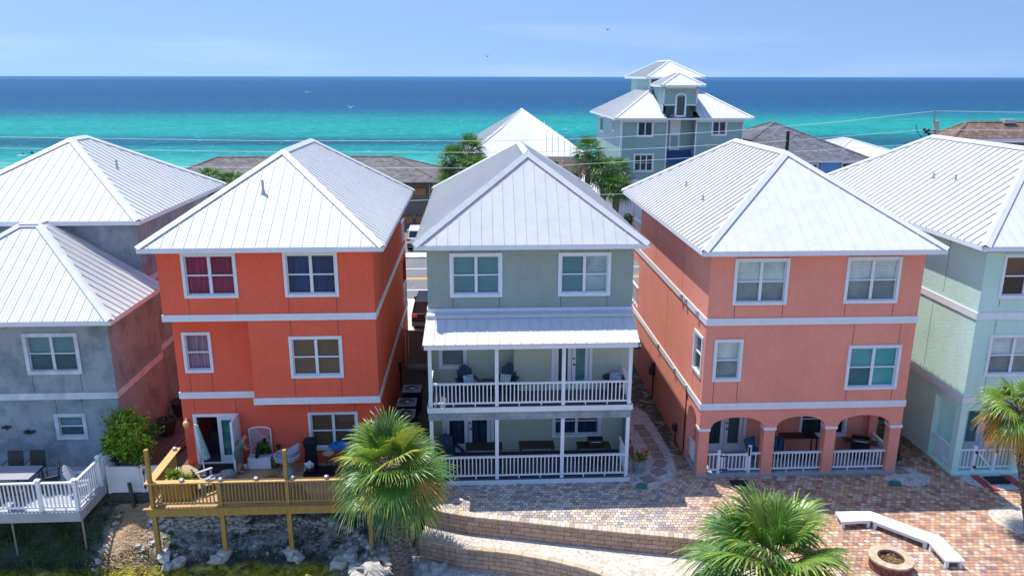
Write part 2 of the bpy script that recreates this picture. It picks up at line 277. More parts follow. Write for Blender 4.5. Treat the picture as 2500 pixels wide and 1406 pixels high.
def blockmat(name, c1, c2, w=0.42, h=0.155):
    m, nt, b = newmat(name)
    uv = nt.nodes.new('ShaderNodeUVMap'); br = nt.nodes.new('ShaderNodeTexBrick'); lk(nt, uv.outputs[0], br.inputs[0])
    br.inputs['Color1'].default_value = (*c1, 1); br.inputs['Color2'].default_value = (*c2, 1); br.inputs['Mortar'].default_value = (0.05, 0.035, 0.025, 1)
    br.inputs['Scale'].default_value = 1; br.inputs['Brick Width'].default_value = w; br.inputs['Row Height'].default_value = h; br.inputs['Mortar Size'].default_value = 0.007
    col = mix(nt, 1.0, br.outputs[0], ramp(nt, noisen(nt, objcoord(nt), 5, 6, 0.7), [(0.3, 0.72), (0.7, 1.25)]), 'MULTIPLY')
    st = noisen(nt, objcoord(nt, scale=(1.5, 1.5, 0.8)), 1.2, 6, 0.7)
    col = mix(nt, ramp(nt, st, [(0.5, 0), (0.72, 0.6)]), col, (0.10, 0.075, 0.045))
    lk(nt, col, b.inputs['Base Color']); b.inputs['Roughness'].default_value = 0.92
    bump(nt, b, mix(nt, 0.5, ramp(nt, br.outputs['Fac'], [(0, 1.0), (1, 0.0)]), noisen(nt, objcoord(nt), 40, 4)), 0.7, 0.02); MATS[name] = m
blockmat('block_tan', (0.40, 0.255, 0.17), (0.47, 0.32, 0.23)); 
def gravel(name, c, scale=30, dark=0.5):
    m, nt, b = newmat(name); v = objcoord(nt)
    vo = nt.nodes.new('ShaderNodeTexVoronoi'); vo.inputs['Scale'].default_value = scale; lk(nt, v, vo.inputs['Vector'])
    sepc = nt.nodes.new('ShaderNodeSeparateColor'); lk(nt, vo.outputs['Color'], sepc.inputs[0])
    col = ramp(nt, sepc.outputs[0], [(0.0, mul(c, dark)), (0.25, mul(c, 0.85)), (1.0, mul(c, 1.1))])
    col = mix(nt, 1.0, col, ramp(nt, noisen(nt, v, 1.1, 6, 0.7), [(0.3, 0.85), (0.7, 1.08)]), 'MULTIPLY')
    lk(nt, col, b.inputs['Base Color']); b.inputs['Roughness'].default_value = 0.95
    bump(nt, b, noisen(nt, v, scale*1.5, 4, 0.7), 0.4, 0.02); MATS[name] = m
gravel('inland', (0.34, 0.31, 0.24), 0.2, 0.7); gravel('gravel_white', (0.60, 0.52, 0.43), 13, 0.65); gravel('gravel_grey', (0.46, 0.45, 0.44), 14, 0.45); gravel('sand', (0.76, 0.71, 0.64), 8, 0.9); gravel('earth', (0.20, 0.15, 0.11), 12, 0.5)
gravel('asphalt', (0.17, 0.165, 0.16), 9, 0.8); gravel('concrete', (0.62, 0.57, 0.46), 4, 0.95); gravel('soil_dark', (0.13, 0.10, 0.075), 14, 0.5)
def bankmat():
    m, nt, b = newmat('bank'); v = objcoord(nt)
    n1 = noisen(nt, v, 1.3, 8, 0.72); n2 = noisen(nt, objcoord(nt, loc=(9, 3, 2)), 4.5, 8, 0.75)
    col = ramp(nt, n2, [(0.25, (0.05, 0.042, 0.032)), (0.40, (0.16, 0.14, 0.12)), (0.52, (0.36, 0.34, 0.31)), (0.68, (0.58, 0.56, 0.52))])
    green = ramp(nt, n2, [(0.3, (0.008, 0.018, 0.006)), (0.7, (0.05, 0.085, 0.018))])
    sx = nt.nodes.new('ShaderNodeSeparateXYZ'); lk(nt, objcoord(nt), sx.inputs[0])
    gx = nt.nodes.new('ShaderNodeMapRange'); gx.inputs[1].default_value = -12.2; gx.inputs[2].default_value = -13.4; gx.inputs[3].default_value = 0.0; gx.inputs[4].default_value = 0.85; lk(nt, sx.outputs[0], gx.inputs[0])
    gm = ramp(nt, n1, [(0.52, 0.0), (0.60, 0.9)])
    mxm = nt.nodes.new('ShaderNodeMath'); mxm.operation = 'MAXIMUM'; lk(nt, gm, mxm.inputs[0]); lk(nt, gx.outputs[0], mxm.inputs[1])
    col = mix(nt, mxm.outputs[0], col, green)
    # straw and sand heap between the two decks
    dx = nt.nodes.new('ShaderNodeMath'); dx.operation = 'ADD'; dx.inputs[1].default_value = 11.7; lk(nt, sx.outputs[0], dx.inputs[0])
    ab = nt.nodes.new('ShaderNodeMath'); ab.operation = 'ABSOLUTE'; lk(nt, dx.outputs[0], ab.inputs[0])
    a2 = nt.nodes.new('ShaderNodeMath'); a2.operation = 'MULTIPLY_ADD'; a2.inputs[1].default_value = -1.2; lk(nt, n1, a2.inputs[0]); lk(nt, ab.outputs[0], a2.inputs[2])
    sm = ramp(nt, a2.outputs[0], [(0.25, 1.0), (0.42, 0.0)])
    straw = ramp(nt, noisen(nt, objcoord(nt, scale=(3, 1, 1)), 12, 6, 0.8), [(0.3, (0.20, 0.12, 0.06)), (0.5, (0.48, 0.32, 0.18)), (0.7, (0.62, 0.50, 0.36))])
    col = mix(nt, sm, col, straw)
    ym = nt.nodes.new('ShaderNodeMapRange'); ym.inputs[1].default_value = 22.85; ym.inputs[2].default_value = 22.65; lk(nt, sx.outputs[1], ym.inputs[0])
    moss = ramp(nt, n2, [(0.36, (0.02, 0.016, 0.006)), (0.46, (0.12, 0.10, 0.012)), (0.55, (0.40, 0.34, 0.03)), (0.70, (0.50, 0.42, 0.07))])
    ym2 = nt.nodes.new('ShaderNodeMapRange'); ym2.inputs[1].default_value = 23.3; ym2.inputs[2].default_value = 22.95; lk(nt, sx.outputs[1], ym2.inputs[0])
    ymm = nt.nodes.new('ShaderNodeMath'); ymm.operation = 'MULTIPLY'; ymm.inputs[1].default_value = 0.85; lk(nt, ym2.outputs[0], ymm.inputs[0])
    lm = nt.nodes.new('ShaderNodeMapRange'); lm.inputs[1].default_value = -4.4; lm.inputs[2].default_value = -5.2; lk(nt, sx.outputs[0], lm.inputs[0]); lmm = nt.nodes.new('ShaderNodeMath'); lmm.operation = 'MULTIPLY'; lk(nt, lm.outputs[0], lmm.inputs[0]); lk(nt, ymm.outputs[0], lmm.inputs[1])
    col = mix(nt, lmm.outputs[0], col, (0.018, 0.016, 0.010))  # shadow gap of the undercut above the moss, painted into the bank colour
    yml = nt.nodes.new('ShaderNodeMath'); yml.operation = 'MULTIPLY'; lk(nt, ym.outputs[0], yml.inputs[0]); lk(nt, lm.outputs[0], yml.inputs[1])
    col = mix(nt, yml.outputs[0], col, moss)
    lk(nt, col, b.inputs['Base Color']); b.inputs['Roughness'].default_value = 0.95
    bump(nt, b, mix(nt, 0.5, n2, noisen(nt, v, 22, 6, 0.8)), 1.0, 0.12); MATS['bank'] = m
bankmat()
def seamat():
    m, nt, b = newmat('sea_water')
    g = nt.nodes.new('ShaderNodeNewGeometry'); s = nt.nodes.new('ShaderNodeSeparateXYZ'); lk(nt, g.outputs['Position'], s.inputs[0])
    # depth bands lie parallel to the shore; 17.6/Y spreads them like the shelving sea bed
    d = nt.nodes.new('ShaderNodeMath'); d.operation = 'DIVIDE'; d.inputs[0].default_value = 17.6; lk(nt, s.outputs[1], d.inputs[1])
    big = noisen(nt, objcoord(nt, scale=(0.25, 1, 1)), 0.018, 5, 0.6)
    dd = nt.nodes.new('ShaderNodeMath'); dd.operation = 'MULTIPLY'; dd.inputs[1].default_value = 0.22; lk(nt, big, dd.inputs[0])
    d2 = nt.nodes.new('ShaderNodeMath'); d2.operation = 'ADD'; d2.inputs[1].default_value = 0.89; lk(nt, dd.outputs[0], d2.inputs[0])
    d3 = nt.nodes.new('ShaderNodeMath'); d3.operation = 'MULTIPLY'; lk(nt, d.outputs[0], d3.inputs[0]); lk(nt, d2.outputs[0], d3.inputs[1])
    d4 = nt.nodes.new('ShaderNodeMath'); d4.operation = 'MULTIPLY'; d4.inputs[1].default_value = 8.0; lk(nt, d3.outputs[0], d4.inputs[0])
    col = ramp(nt, d4.outputs[0], [(0.0, (0.030, 0.100, 0.20)), (0.05, (0.004, 0.055, 0.130)), (0.20, (0.0, 0.042, 0.102)), (0.29, (0.0, 0.052, 0.115)), (0.35, (0.0, 0.085, 0.13)), (0.41, (0.0, 0.165, 0.15)), (0.47, (0.0, 0.215, 0.172)), (0.56, (0.0, 0.195, 0.16)),
        (0.605, (0.0, 0.085, 0.10)), (0.66, (0.0, 0.06, 0.088)), (0.70, (0.0, 0.155, 0.14)), (0.76, (0.005, 0.21, 0.175)), (0.84, (0.04, 0.26, 0.20)), (0.91, (0.13, 0.33, 0.25)), (0.965, (0.25, 0.38, 0.29)), (0.995, (0.42, 0.46, 0.36))])
    pat = noisen(nt, objcoord(nt, scale=(0.3, 1.2, 1), loc=(40, 10, 0)), 0.05, 6, 0.7)
    pm = nt.nodes.new('ShaderNodeMapRange'); pm.inputs[1].default_value = 0.42; pm.inputs[2].default_value = 0.55; lk(nt, d4.outputs[0], pm.inputs[0])
    pm2 = nt.nodes.new('ShaderNodeMath'); pm2.operation = 'MULTIPLY'; lk(nt, pm.outputs[0], pm2.inputs[0]); lk(nt, ramp(nt, pat, [(0.5, 0.0), (0.66, 0.55)]), pm2.inputs[1])
    pm3 = nt.nodes.new('ShaderNodeMath'); pm3.operation = 'MULTIPLY'; lk(nt, pm2.outputs[0], pm3.inputs[0]); lk(nt, ramp(nt, d4.outputs[0], [(0.72, 1.0), (0.8, 0.0)]), pm3.inputs[1])
    col = mix(nt, pm3.outputs[0], col, (0.0, 0.075, 0.12))
    w1 = noisen(nt, objcoord(nt, scale=(0.30, 0.55, 1)), 0.8, 6, 0.8); w2 = noisen(nt, objcoord(nt, scale=(0.25, 0.5, 1)), 0.16, 5, 0.75)
    col = mix(nt, 1.0, col, ramp(nt, w1, [(0.36, 0.6), (0.5, 1.0), (0.65, 1.5)]), 'MULTIPLY')
    col = mix(nt, 1.0, col, ramp(nt, w2, [(0.3, 0.85), (0.7, 1.15)]), 'MULTIPLY')
    foam = noisen(nt, objcoord(nt, scale=(0.5, 1, 1), loc=(7, 7, 0)), 0.8, 2, 0.5)
    col = mix(nt, ramp(nt, foam, [(0.69, 0.0), (0.73, 0.5)]), col, (0.5, 0.75, 0.75))
    lk(nt, col, b.inputs['Base Color']); b.inputs['Roughness'].default_value = 0.4; b.inputs['Specular IOR Level'].default_value = 0.12
    b.inputs['IOR'].default_value = 1.2
    bump(nt, b, mix(nt, 0.5, w1, w2), 0.35, 0.4); MATS['sea_water'] = m
seamat()

# ---------------- mesh helpers ----------------
ORG = {}
class MB:
    def __init__(s): s.v = []; s.f = []; s.m = []; s.uv = {}
    def add(s, vs, fs, m=0):
        o = len(s.v); s.v += [tuple(v) for v in vs]
        for f in fs: s.f.append([i+o for i in f]); s.m.append(m)
    def quad(s, a, b, c, d, m=0, uv=None):
        if uv: s.uv[len(s.f)] = uv
        s.add([a, b, c, d], [(0, 1, 2, 3)], m)
    def box(s, a, b, m=0):
        x0, x1 = sorted((a[0], b[0])); y0, y1 = sorted((a[1], b[1])); z0, z1 = sorted((a[2], b[2]))
        s.add([(x0, y0, z0), (x1, y0, z0), (x1, y1, z0), (x0, y1, z0), (x0, y0, z1), (x1, y0, z1), (x1, y1, z1), (x0, y1, z1)],
              [(3, 2, 1, 0), (4, 5, 6, 7), (0, 1, 5, 4), (1, 2, 6, 5), (2, 3, 7, 6), (3, 0, 4, 7)], m)
    def obox(s, o, ex, ey, ez, m=0):      # origin corner and three edge vectors
        o = Vector(o); ex = Vector(ex); ey = Vector(ey); ez = Vector(ez)
        p = [o, o+ex, o+ex+ey, o+ey]; p += [q+ez for q in p]
        s.add(p, [(3, 2, 1, 0), (4, 5, 6, 7), (0, 1, 5, 4), (1, 2, 6, 5), (2, 3, 7, 6), (3, 0, 4, 7)], m)
    def beam(s, a, b, w, h, m=0, up=(0, 0, 1)):
        a = Vector(a); b = Vector(b); d = (b-a); u = Vector(up); sd = d.cross(u)
        if sd.length < 1e-6: sd = Vector((1, 0, 0)); 
        sd.normalize(); n = sd.cross(d).normalized()
        s.obox(a-sd*w/2-n*h/2, d, sd*w, n*h, m)
    def cyl(s, a, b, r0, r1=None, n=10, m=0, cap=True):
        r1 = r0 if r1 is None else r1; a = Vector(a); b = Vector(b); d = (b-a).normalized()
        t = Vector((0, 0, 1)) if abs(d.z) < 0.9 else Vector((1, 0, 0)); e1 = d.cross(t).normalized(); e2 = d.cross(e1)
        vs = []
        for c, r in ((a, r0), (b, r1)):
            for i in range(n):
                an = 2*math.pi*i/n; vs.append(c+e1*r*math.cos(an)+e2*r*math.sin(an))
        fs = [(i, (i+1) % n, n+(i+1) % n, n+i) for i in range(n)]
        if cap: fs += [tuple(range(n-1, -1, -1)), tuple(range(n, 2*n))]
        s.add(vs, fs, m)
    def tube(s, pts, r, n=6, m=0):
        for i in range(len(pts)-1): s.cyl(pts[i], pts[i+1], r if not isinstance(r, list) else r[i], r if not isinstance(r, list) else r[i+1], n, m, cap=(i in (0, len(pts)-2)))
    def lathe(s, c, prof, n=14, m=0, sx=1, sy=1):
        vs = []
        for r, z in prof:
            for i in range(n):
                an = 2*math.pi*i/n; vs.append((c[0]+r*math.cos(an)*sx, c[1]+r*math.sin(an)*sy, c[2]+z))
        fs = []
        for k in range(len(prof)-1):
            for i in range(n): fs.append((k*n+i, k*n+(i+1) % n, (k+1)*n+(i+1) % n, (k+1)*n+i))
        fs += [tuple(range(n-1, -1, -1)), tuple(range((len(prof)-1)*n, len(prof)*n))]
        s.add(vs, fs, m)
    def build(s, name, mats, parent=None, smooth=False, org=None):
        o = ORG.get(parent.name, Vector((0, 0, 0))) if parent else Vector(org or (0, 0, 0))
        me = bpy.data.meshes.new(name); me.from_pydata([tuple(Vector(v)-o) for v in s.v], [], s.f); 
        if isinstance(mats, str): mats = [mats]
        for m in mats: me.materials.append(MATS[m])
        if len(mats) > 1: me.polygons.foreach_set('material_index', s.m)
        if s.uv:
            uvl = me.uv_layers.new(name='UVMap')
            for fi, uv in s.uv.items():
                for li, t in zip(me.polygons[fi].loop_indices, uv): uvl.data[li].uv = t
        if smooth: me.polygons.foreach_set('use_smooth', [True]*len(me.polygons))
        me.update(); ob = bpy.data.objects.new(name, me); COL.objects.link(ob)
        if parent: ob.parent = parent
        else: ob.location = o
        ORG[ob.name] = o
        return ob
def tag(o, label, cat, group=None, kind=None):
    o['label'] = label; o['category'] = cat
    if group: o['group'] = group
    if kind: o['kind'] = kind
    return o
def thing(name, label, cat, loc=(0, 0, 0), group=None, local=False):
    o = bpy.data.objects.new(name, None); COL.objects.link(o); o.location = loc; o.empty_display_size = 0.2
    ORG[o.name] = Vector((0, 0, 0)) if local else Vector(loc)
    return tag(o, label, cat, group)
def struct(name, mb, mat, label=None, smooth=False, kind='structure'):
    o = mb.build(name, mat, smooth=smooth); o['kind'] = kind
    if label: o['label'] = label
    return o
def kids(o): return [c for c in bpy.data.objects if c.parent == o]
def copy_tree(o, loc, rz=0, label=None, scale=None):
    def rec(src, par):
        c = src.copy(); COL.objects.link(c); c.parent = par
        for k in TREE.get(src.name, kids(src)): rec(k, c)
        return c
    TREE = {}
    r = rec(o, None); r.location = loc; r.rotation_euler = (0, 0, rz)
    if scale: r.scale = (scale,)*3 if isinstance(scale, (int, float)) else scale
    if label: r['label'] = label
    return r
def group_all(g, *os):
    for o in os: o['group'] = g

# ---------------- building helpers ----------------
def PM(ax, c):     # plane mapper: u along the wall, d inward, z up
    if ax == 'y': return lambda u, d, z: (u, c+d, z)
    if ax == '-x': return lambda u, d, z: (c+d, u, z)      # wall that looks to -x
    if ax == '+x': return lambda u, d, z: (c-d, u, z)      # wall that looks to +x
def sheet(mb, ax, c, u0, u1, z0, z1, holes=(), t=0.12, m=0):
    W = PM(ax, c)
    us = sorted({u0, u1, *[v for h in holes for v in (h[0], h[1])]}); zs = sorted({z0, z1, *[v for h in holes for v in (h[2], h[3])]})
    us = [u for u in us if u0 <= u <= u1]; zs = [z for z in zs if z0 <= z <= z1]
    for i in range(len(us)-1):
        for j in range(len(zs)-1):
            cu, cz = (us[i]+us[i+1])/2, (zs[j]+zs[j+1])/2
            if any(h[0] < cu < h[1] and h[2] < cz < h[3] for h in holes): continue
            mb.quad(W(us[i], 0, zs[j]), W(us[i+1], 0, zs[j]), W(us[i+1], 0, zs[j+1]), W(us[i], 0, zs[j+1]), m)
    for h in holes:
        a, b, c_, d = h
        for p, q in (((a, c_), (b, c_)), ((b, c_), (b, d)), ((b, d), (a, d)), ((a, d), (a, c_))):
            mb.quad(W(p[0], 0, p[1]), W(q[0], 0, q[1]), W(q[0], t, q[1]), W(p[0], t, p[1]), m)
CAS = 0.10
def hole(w): return (w[0]+CAS-0.01, w[1]-CAS+0.01, w[2]+CAS-0.01, w[3]-CAS+0.01)
def joint_lines(mb, ax, c, pts, m=1):
    W = PM(ax, c)
    for u, z0, z1 in pts: mb.box(W(u-0.008, -0.003, z0), W(u+0.008, 0.01, z1), m)
def window(parent, ax, c, w, cols=2, mid=True, cover='blind_grey', screen=True, frame='white_paint', cas=CAS, name='window', rows=None, cover2=None, proud=0.04):
    W = PM(ax, c); u0, u1, z0, z1 = w; mb = MB()
    B = lambda a, b: mb.box(W(*a), W(*b))
    B((u0, -proud, z0), (u0+cas, 0.03, z1)); B((u1-cas, -proud, z0), (u1, 0.03, z1))
    B((u0+cas, -proud, z1-cas), (u1-cas, 0.03, z1)); B((u0+cas, -proud, z0), (u1-cas, 0.03, z0+cas))
    a0, a1, b0, b1 = u0+cas, u1-cas, z0+cas, z1-cas
    s = 0.035
    B((a0, 0.035, b0), (a0+s, 0.08, b1)); B((a1-s, 0.035, b0), (a1, 0.08, b1)); B((a0+s, 0.035, b1-s), (a1-s, 0.08, b1)); B((a0+s, 0.035, b0), (a1-s, 0.08, b0+s+0.01))
    B((a0-0.02, -0.055, z0+cas-0.012), (a1+0.02, 0.035, z0+cas+0.012))   # sill nosing
    for k in range(1, cols):
        uc = a0+(a1-a0)*k/cols; B((uc-0.05, 0.02, b0+s), (uc+0.05, 0.085, b1-s))
    if mid:
        zc = (b0+b1)/2; 
        for k in range(cols):
            ua = a0+(a1-a0)*k/cols+(0.05 if k else s); ub = a0+(a1-a0)*(k+1)/cols-(0.05 if k < cols-1 else s)
            B((ua, 0.025, zc-0.022), (ub, 0.083, zc+0.022))
    fr = mb.build(name, frame, parent)
    g = MB(); g.quad(W(a0, 0.06, b0), W(a1, 0.06, b0), W(a1, 0.06, b1), W(a0, 0.06, b1)); g.build('pane', 'glass', fr)
    if cover:
        cs = cover if isinstance(cover, (list, tuple)) else [cover]*cols
        for k in range(cols):
            ua, ub = a0+(a1-a0)*k/cols, a0+(a1-a0)*(k+1)/cols; q = MB()
            if cs[k] is None: continue
            if 'curtain' in cs[k]:
                n = 22
                for i in range(n):
                    x, y = ua+(ub-ua)*i/n, ua+(ub-ua)*(i+1)/n
                    q.quad(W(x, 0.17+0.02*math.sin(i*1.9), b0), W(y, 0.17+0.02*math.sin((i+1)*1.9), b0), W(y, 0.17+0.02*math.sin((i+1)*1.9), b1), W(x, 0.17+0.02*math.sin(i*1.9), b1))
                q.build('curtain', cs[k], fr)
            else:
                q.quad(W(ua, 0.10, b0), W(ub, 0.10, b0), W(ub, 0.10, b1), W(ua, 0.10, b1)); q.build('blind', cs[k], fr)
    if screen and mid:
        for k in range(cols):
            ua, ub = a0+(a1-a0)*k/cols, a0+(a1-a0)*(k+1)/cols
            if screen == 'left' and k: continue
            q = MB(); q.quad(W(ua+s, 0.03, b0+s), W(ub-s, 0.03, b0+s), W(ub-s, 0.03, (b0+b1)/2), W(ua+s, 0.03, (b0+b1)/2)); q.build('insect_screen', 'screen_mesh', fr)
    return fr
def door(parent, ax, c, w, covers=('blind_teal', 'blind_teal'), frame='white_paint', name='french_door', handle=True):
    W = PM(ax, c); u0, u1, z0, z1 = w; mb = MB(); n = len(covers); t = 0.11
    B = lambda a, b, q=mb: q.box(W(*a), W(*b))
    B((u0, -0.04, z0), (u0+t, 0.04, z1)); B((u1-t, -0.04, z0), (u1, 0.04, z1)); B((u0+t, -0.04, z1-t), (u1-t, 0.04, z1)); B((u0+t, -0.02, z0), (u1-t, 0.05, z0+0.04))
    fr = mb.build(name, frame, parent)
    for k in range(n):
        a = u0+t+(u1-u0-2*t)*k/n; b = u0+t+(u1-u0-2*t)*(k+1)/n; q = MB(); st = 0.14
        B((a+0.008, 0.03, z0+0.045), (a+st, 0.08, z1-t-0.01), q); B((b-st, 0.03, z0+0.045), (b-0.008, 0.08, z1-t-0.01), q)
        B((a+st, 0.03, z0+0.045), (b-st, 0.08, z0+0.30), q); B((a+st, 0.03, z1-t-0.16), (b-st, 0.08, z1-t-0.01), q)
        lf = q.build('door_leaf', frame, fr)
        if covers[k] is not None:
            g = MB(); g.quad(W(a+st, 0.05, z0+0.3), W(b-st, 0.05, z0+0.3), W(b-st, 0.05, z1-t-0.16), W(a+st, 0.05, z1-t-0.16)); g.build('pane', 'glass', fr)
            g = MB(); g.quad(W(a+st, 0.09, z0+0.3), W(b-st, 0.09, z0+0.3), W(b-st, 0.09, z1-t-0.16), W(a+st, 0.09, z1-t-0.16)); g.build('blind', covers[k], fr)
    if handle:
        q = MB(); uc = u0+t+(u1-u0-2*t)/n+(0.07 if n > 1 else -0.2); zz = z0+0.92
        q.cyl(W(uc, 0.03, zz+0.22), W(uc, -0.01, zz+0.22), 0.03); q.cyl(W(uc, 0.03, zz), W(uc, -0.03, zz), 0.028); q.box(W(uc-0.01, -0.05, zz-0.012), W(uc+0.11, -0.03, zz+0.012))
        q.build('handle', 'black_metal', fr)
    return fr
def railing(parent, a, b, z0, z1, sp=0.125, w=0.035, mat='white_vinyl', name='railing', top=0.09, posts=(), pw=0.1, gap=0.10, feet=True, capmat=None):
    a = Vector((a[0], a[1], 0)); b = Vector((b[0], b[1], 0)); L = (b-a).length; d = (b-a)/L; mb = MB(); zv = Vector((0, 0, 1))
    def bm(p, q, ww, z_0, z_1):
        sd = Vector((d.y, -d.x, 0)); mb.obox(p-sd*ww/2+zv*z_0, q-p, sd*ww, zv*(z_1-z_0))
    bm(a, b, top, z1-0.05, z1); bm(a, b, 0.045, z0+gap, z0+gap+0.055)
    n = max(2, int(L/sp))
    for i in range(1, n):
        p = a+d*(L*i/n); bm(p-d*w/2, p+d*w/2, w, z0+gap+0.055, z1-0.05)
    if feet:
        for k in (0.33, 0.68): p = a+d*L*k; bm(p-d*0.02, p+d*0.02, 0.04, z0, z0+gap)
    return mb.build(name, mat, parent)
def roof(parent, slopes, caps, rect, ze, sp=0.38, rw=0.026, rh=0.04, mats=('roof_white', 'roof_rib', 'roof_cap'), minor=0, fascia=0.16, capw=0.15, fmat='white_paint', name='roof', front_rib=(.018, .02)):
    mb = MB()
    for si, poly in enumerate(slopes):
        if front_rib and si == 0: rww, rhh = front_rib
        else: rww, rhh = rw, rh
        P = [Vector(p) for p in poly]; n = (P[1]-P[0]).cross(P[-1]-P[0]).normalized()
        if n.z < 0: n = -n
        e = (P[1]-P[0]); L = e.length; e.normalize(); s = n.cross(e).normalized()
        if s.z < 0: s = -s
        mb.add(P, [tuple(range(len(P)))], 0)
        P2 = [((p-P[0]).dot(e), (p-P[0]).dot(s)) for p in P]
        def vtop(u):
            best = 0
            for i in range(len(P2)):
                (ua, va), (ub, vb) = P2[i], P2[(i+1) % len(P2)]
                if (ua-u)*(ub-u) <= 0 and abs(ua-ub) > 1e-6: best = max(best, va+(vb-va)*(u-ua)/(ub-ua))
            return best
        if sp:
            k = max(1, round(L/sp)); st = L/k
            for i in range(1, k):
                v = vtop(i*st)-0.10
                if v > 0.15:
                    o = P[0]+e*(i*st-rww/2)-n*0.001; mb.obox(o, e*rww, s*v, n*rhh, 1)
                if minor:
                    for q in range(1, minor+1):
                        u = i*st-st+st*q/(minor+1); v = vtop(u)-0.12
                        if v > 0.2: o = P[0]+e*(u-0.022)-n*0.001; mb.obox(o, e*0.044, s*v, n*0.007, 0)
    rf = mb.build(name, list(mats[:2]), parent)
    # fascia and soffit
    x0, x1, y0, y1 = rect; q = MB(); t = 0.05
    q.box((x0, y0, ze-fascia), (x1, y0+t, ze-0.004)); q.box((x0, y1-t, ze-fascia), (x1, y1, ze-0.004)); q.box((x0, y0+t, ze-fascia), (x0+t, y1-t, ze-0.004)); q.box((x1-t, y0+t, ze-fascia), (x1, y1-t, ze-0.004))
    q.quad((x0+t, y0+t, ze-fascia+0.02), (x1-t, y0+t, ze-fascia+0.02), (x1-t, y1-t, ze-fascia+0.02), (x0+t, y1-t, ze-fascia+0.02))
    q.build('fascia', fmat, rf)
    cp = MB()
    for a, b, n1, n2 in caps:      # a cap strip folded over a hip or ridge
        a = Vector(a); b = Vector(b); n1 = Vector(n1).normalized(); n2 = Vector(n2).normalized(); d = (b-a).normalized()
        w1 = n1.cross(d).normalized(); w2 = n2.cross(d).normalized()
        nm = (n1+n2).normalized()
        if w1.dot(n2) > 0: w1 = -w1
        if w2.dot(n1) > 0: w2 = -w2
        h = 0.055
        for w, nn in ((w1, n1), (w2, n2)):
            c0, c1 = a+nm*(h+0.03), b+nm*(h+0.03); e0, e1 = a+w*capw+nn*h, b+w*capw+nn*h; g0, g1 = a+w*capw+nn*0.02, b+w*capw+nn*0.02
            cp.quad(c0, c1, e1, e0); cp.quad(e0, e1, g1, g0)
    cp.build('ridge_cap', mats[2], rf)
    return rf
def hip(parent, x0, x1, y0, y1, ze, zr, r0, r1, axis='y', **kw):
    """hip roof over the eave rectangle; the ridge runs from r0 to r1 along the axis"""
    A, B, C, D = (x0, y0, ze), (x1, y0, ze), (x1, y1, ze), (x0, y1, ze)
    if axis == 'y':
        xc = (x0+x1)/2; P, Q = (xc, r0, zr), (xc, r1, zr)
        sl = [[A, B, P], [B, C, Q, P], [C, D, Q], [D, A, P, Q]]
    else:
        yc = (y0+y1)/2; P, Q = (r0, yc, zr), (r1, yc, zr)
        sl = [[A, B, Q, P], [B, C, Q], [C, D, P, Q], [D, A, P]]
    ns = []
    for p in sl:
        v = [Vector(k) for k in p]; n = (v[1]-v[0]).cross(v[2]-v[0]); n = -n if n.z < 0 else n; ns.append(n.normalized())
    if axis == 'y': caps = [(A, P, ns[0], ns[3]), (B, P, ns[0], ns[1]), (C, Q, ns[1], ns[2]), (D, Q, ns[2], ns[3]), (P, Q, ns[1], ns[3])]
    else: caps = [(A, P, ns[0], ns[3]), (B, Q, ns[0], ns[1]), (C, Q, ns[1], ns[2]), (D, P, ns[2], ns[3]), (P, Q, ns[0], ns[2])]
    return roof(parent, sl, caps, (x0, x1, y0, y1), ze, **kw)
def vent_pipe(rf, x, y, z, h=0.35, r=0.045):
    q = MB(); q.cyl((x, y, z-0.15), (x, y, z+h), r, r, 10); q.cyl((x, y, z-0.12), (x, y, z+0.06), r*2.2, r*1.2, 10); return q.build('vent_pipe', 'vent_grey', rf)
def band(mb, x0, x1, y0, y1, z0, z1, t=0.035, m=0, sides='flrb'):
    if 'f' in sides: mb.box((x0-t, y0-t, z0), (x1+t, y0-0.001, z1), m)
    if 'l' in sides: mb.box((x0-t, y0-0.001, z0), (x0-0.001, y1, z1), m)
    if 'r' in sides: mb.box((x1+0.001, y0-0.001, z0), (x1+t, y1, z1), m)
ZE, ZR = 8.22, 10.95

# ================= SETTING: ground, sea, road =================
def hz(x, y):
    """height of the land behind the road, falling to the beach"""
    if y < 66: return -0.06
    if y < 90: return -0.06-(y-66)*0.05
    if y < 150: return -1.26-(y-90)*0.042
    return -3.78-(y-150)*0.05
mb = MB()
ys = [25.5, 40, 60, 66, 75, 90, 105, 120, 135, 145, 150, 154, 158, 165, 180, 220]; xs = [-260+i*20 for i in range(27)]
for j in range(len(ys)-1):
    for i in range(len(xs)-1):
        p = [(xs[i], ys[j]), (xs[i+1], ys[j]), (xs[i+1], ys[j+1]), (xs[i], ys[j+1])]
        mb.quad(*[(x, y, hz(x, y)) for x, y in p], m=1 if ys[j] >= 90 else 0)
o = mb.build('ground', ['earth', 'sand']); o['kind'] = 'structure'
mb = MB(); mb.quad((-25000, 140, -4), (25000, 140, -4), (25000, 45000, -4), (-25000, 45000, -4)); struct('sea', mb, 'sea_water')
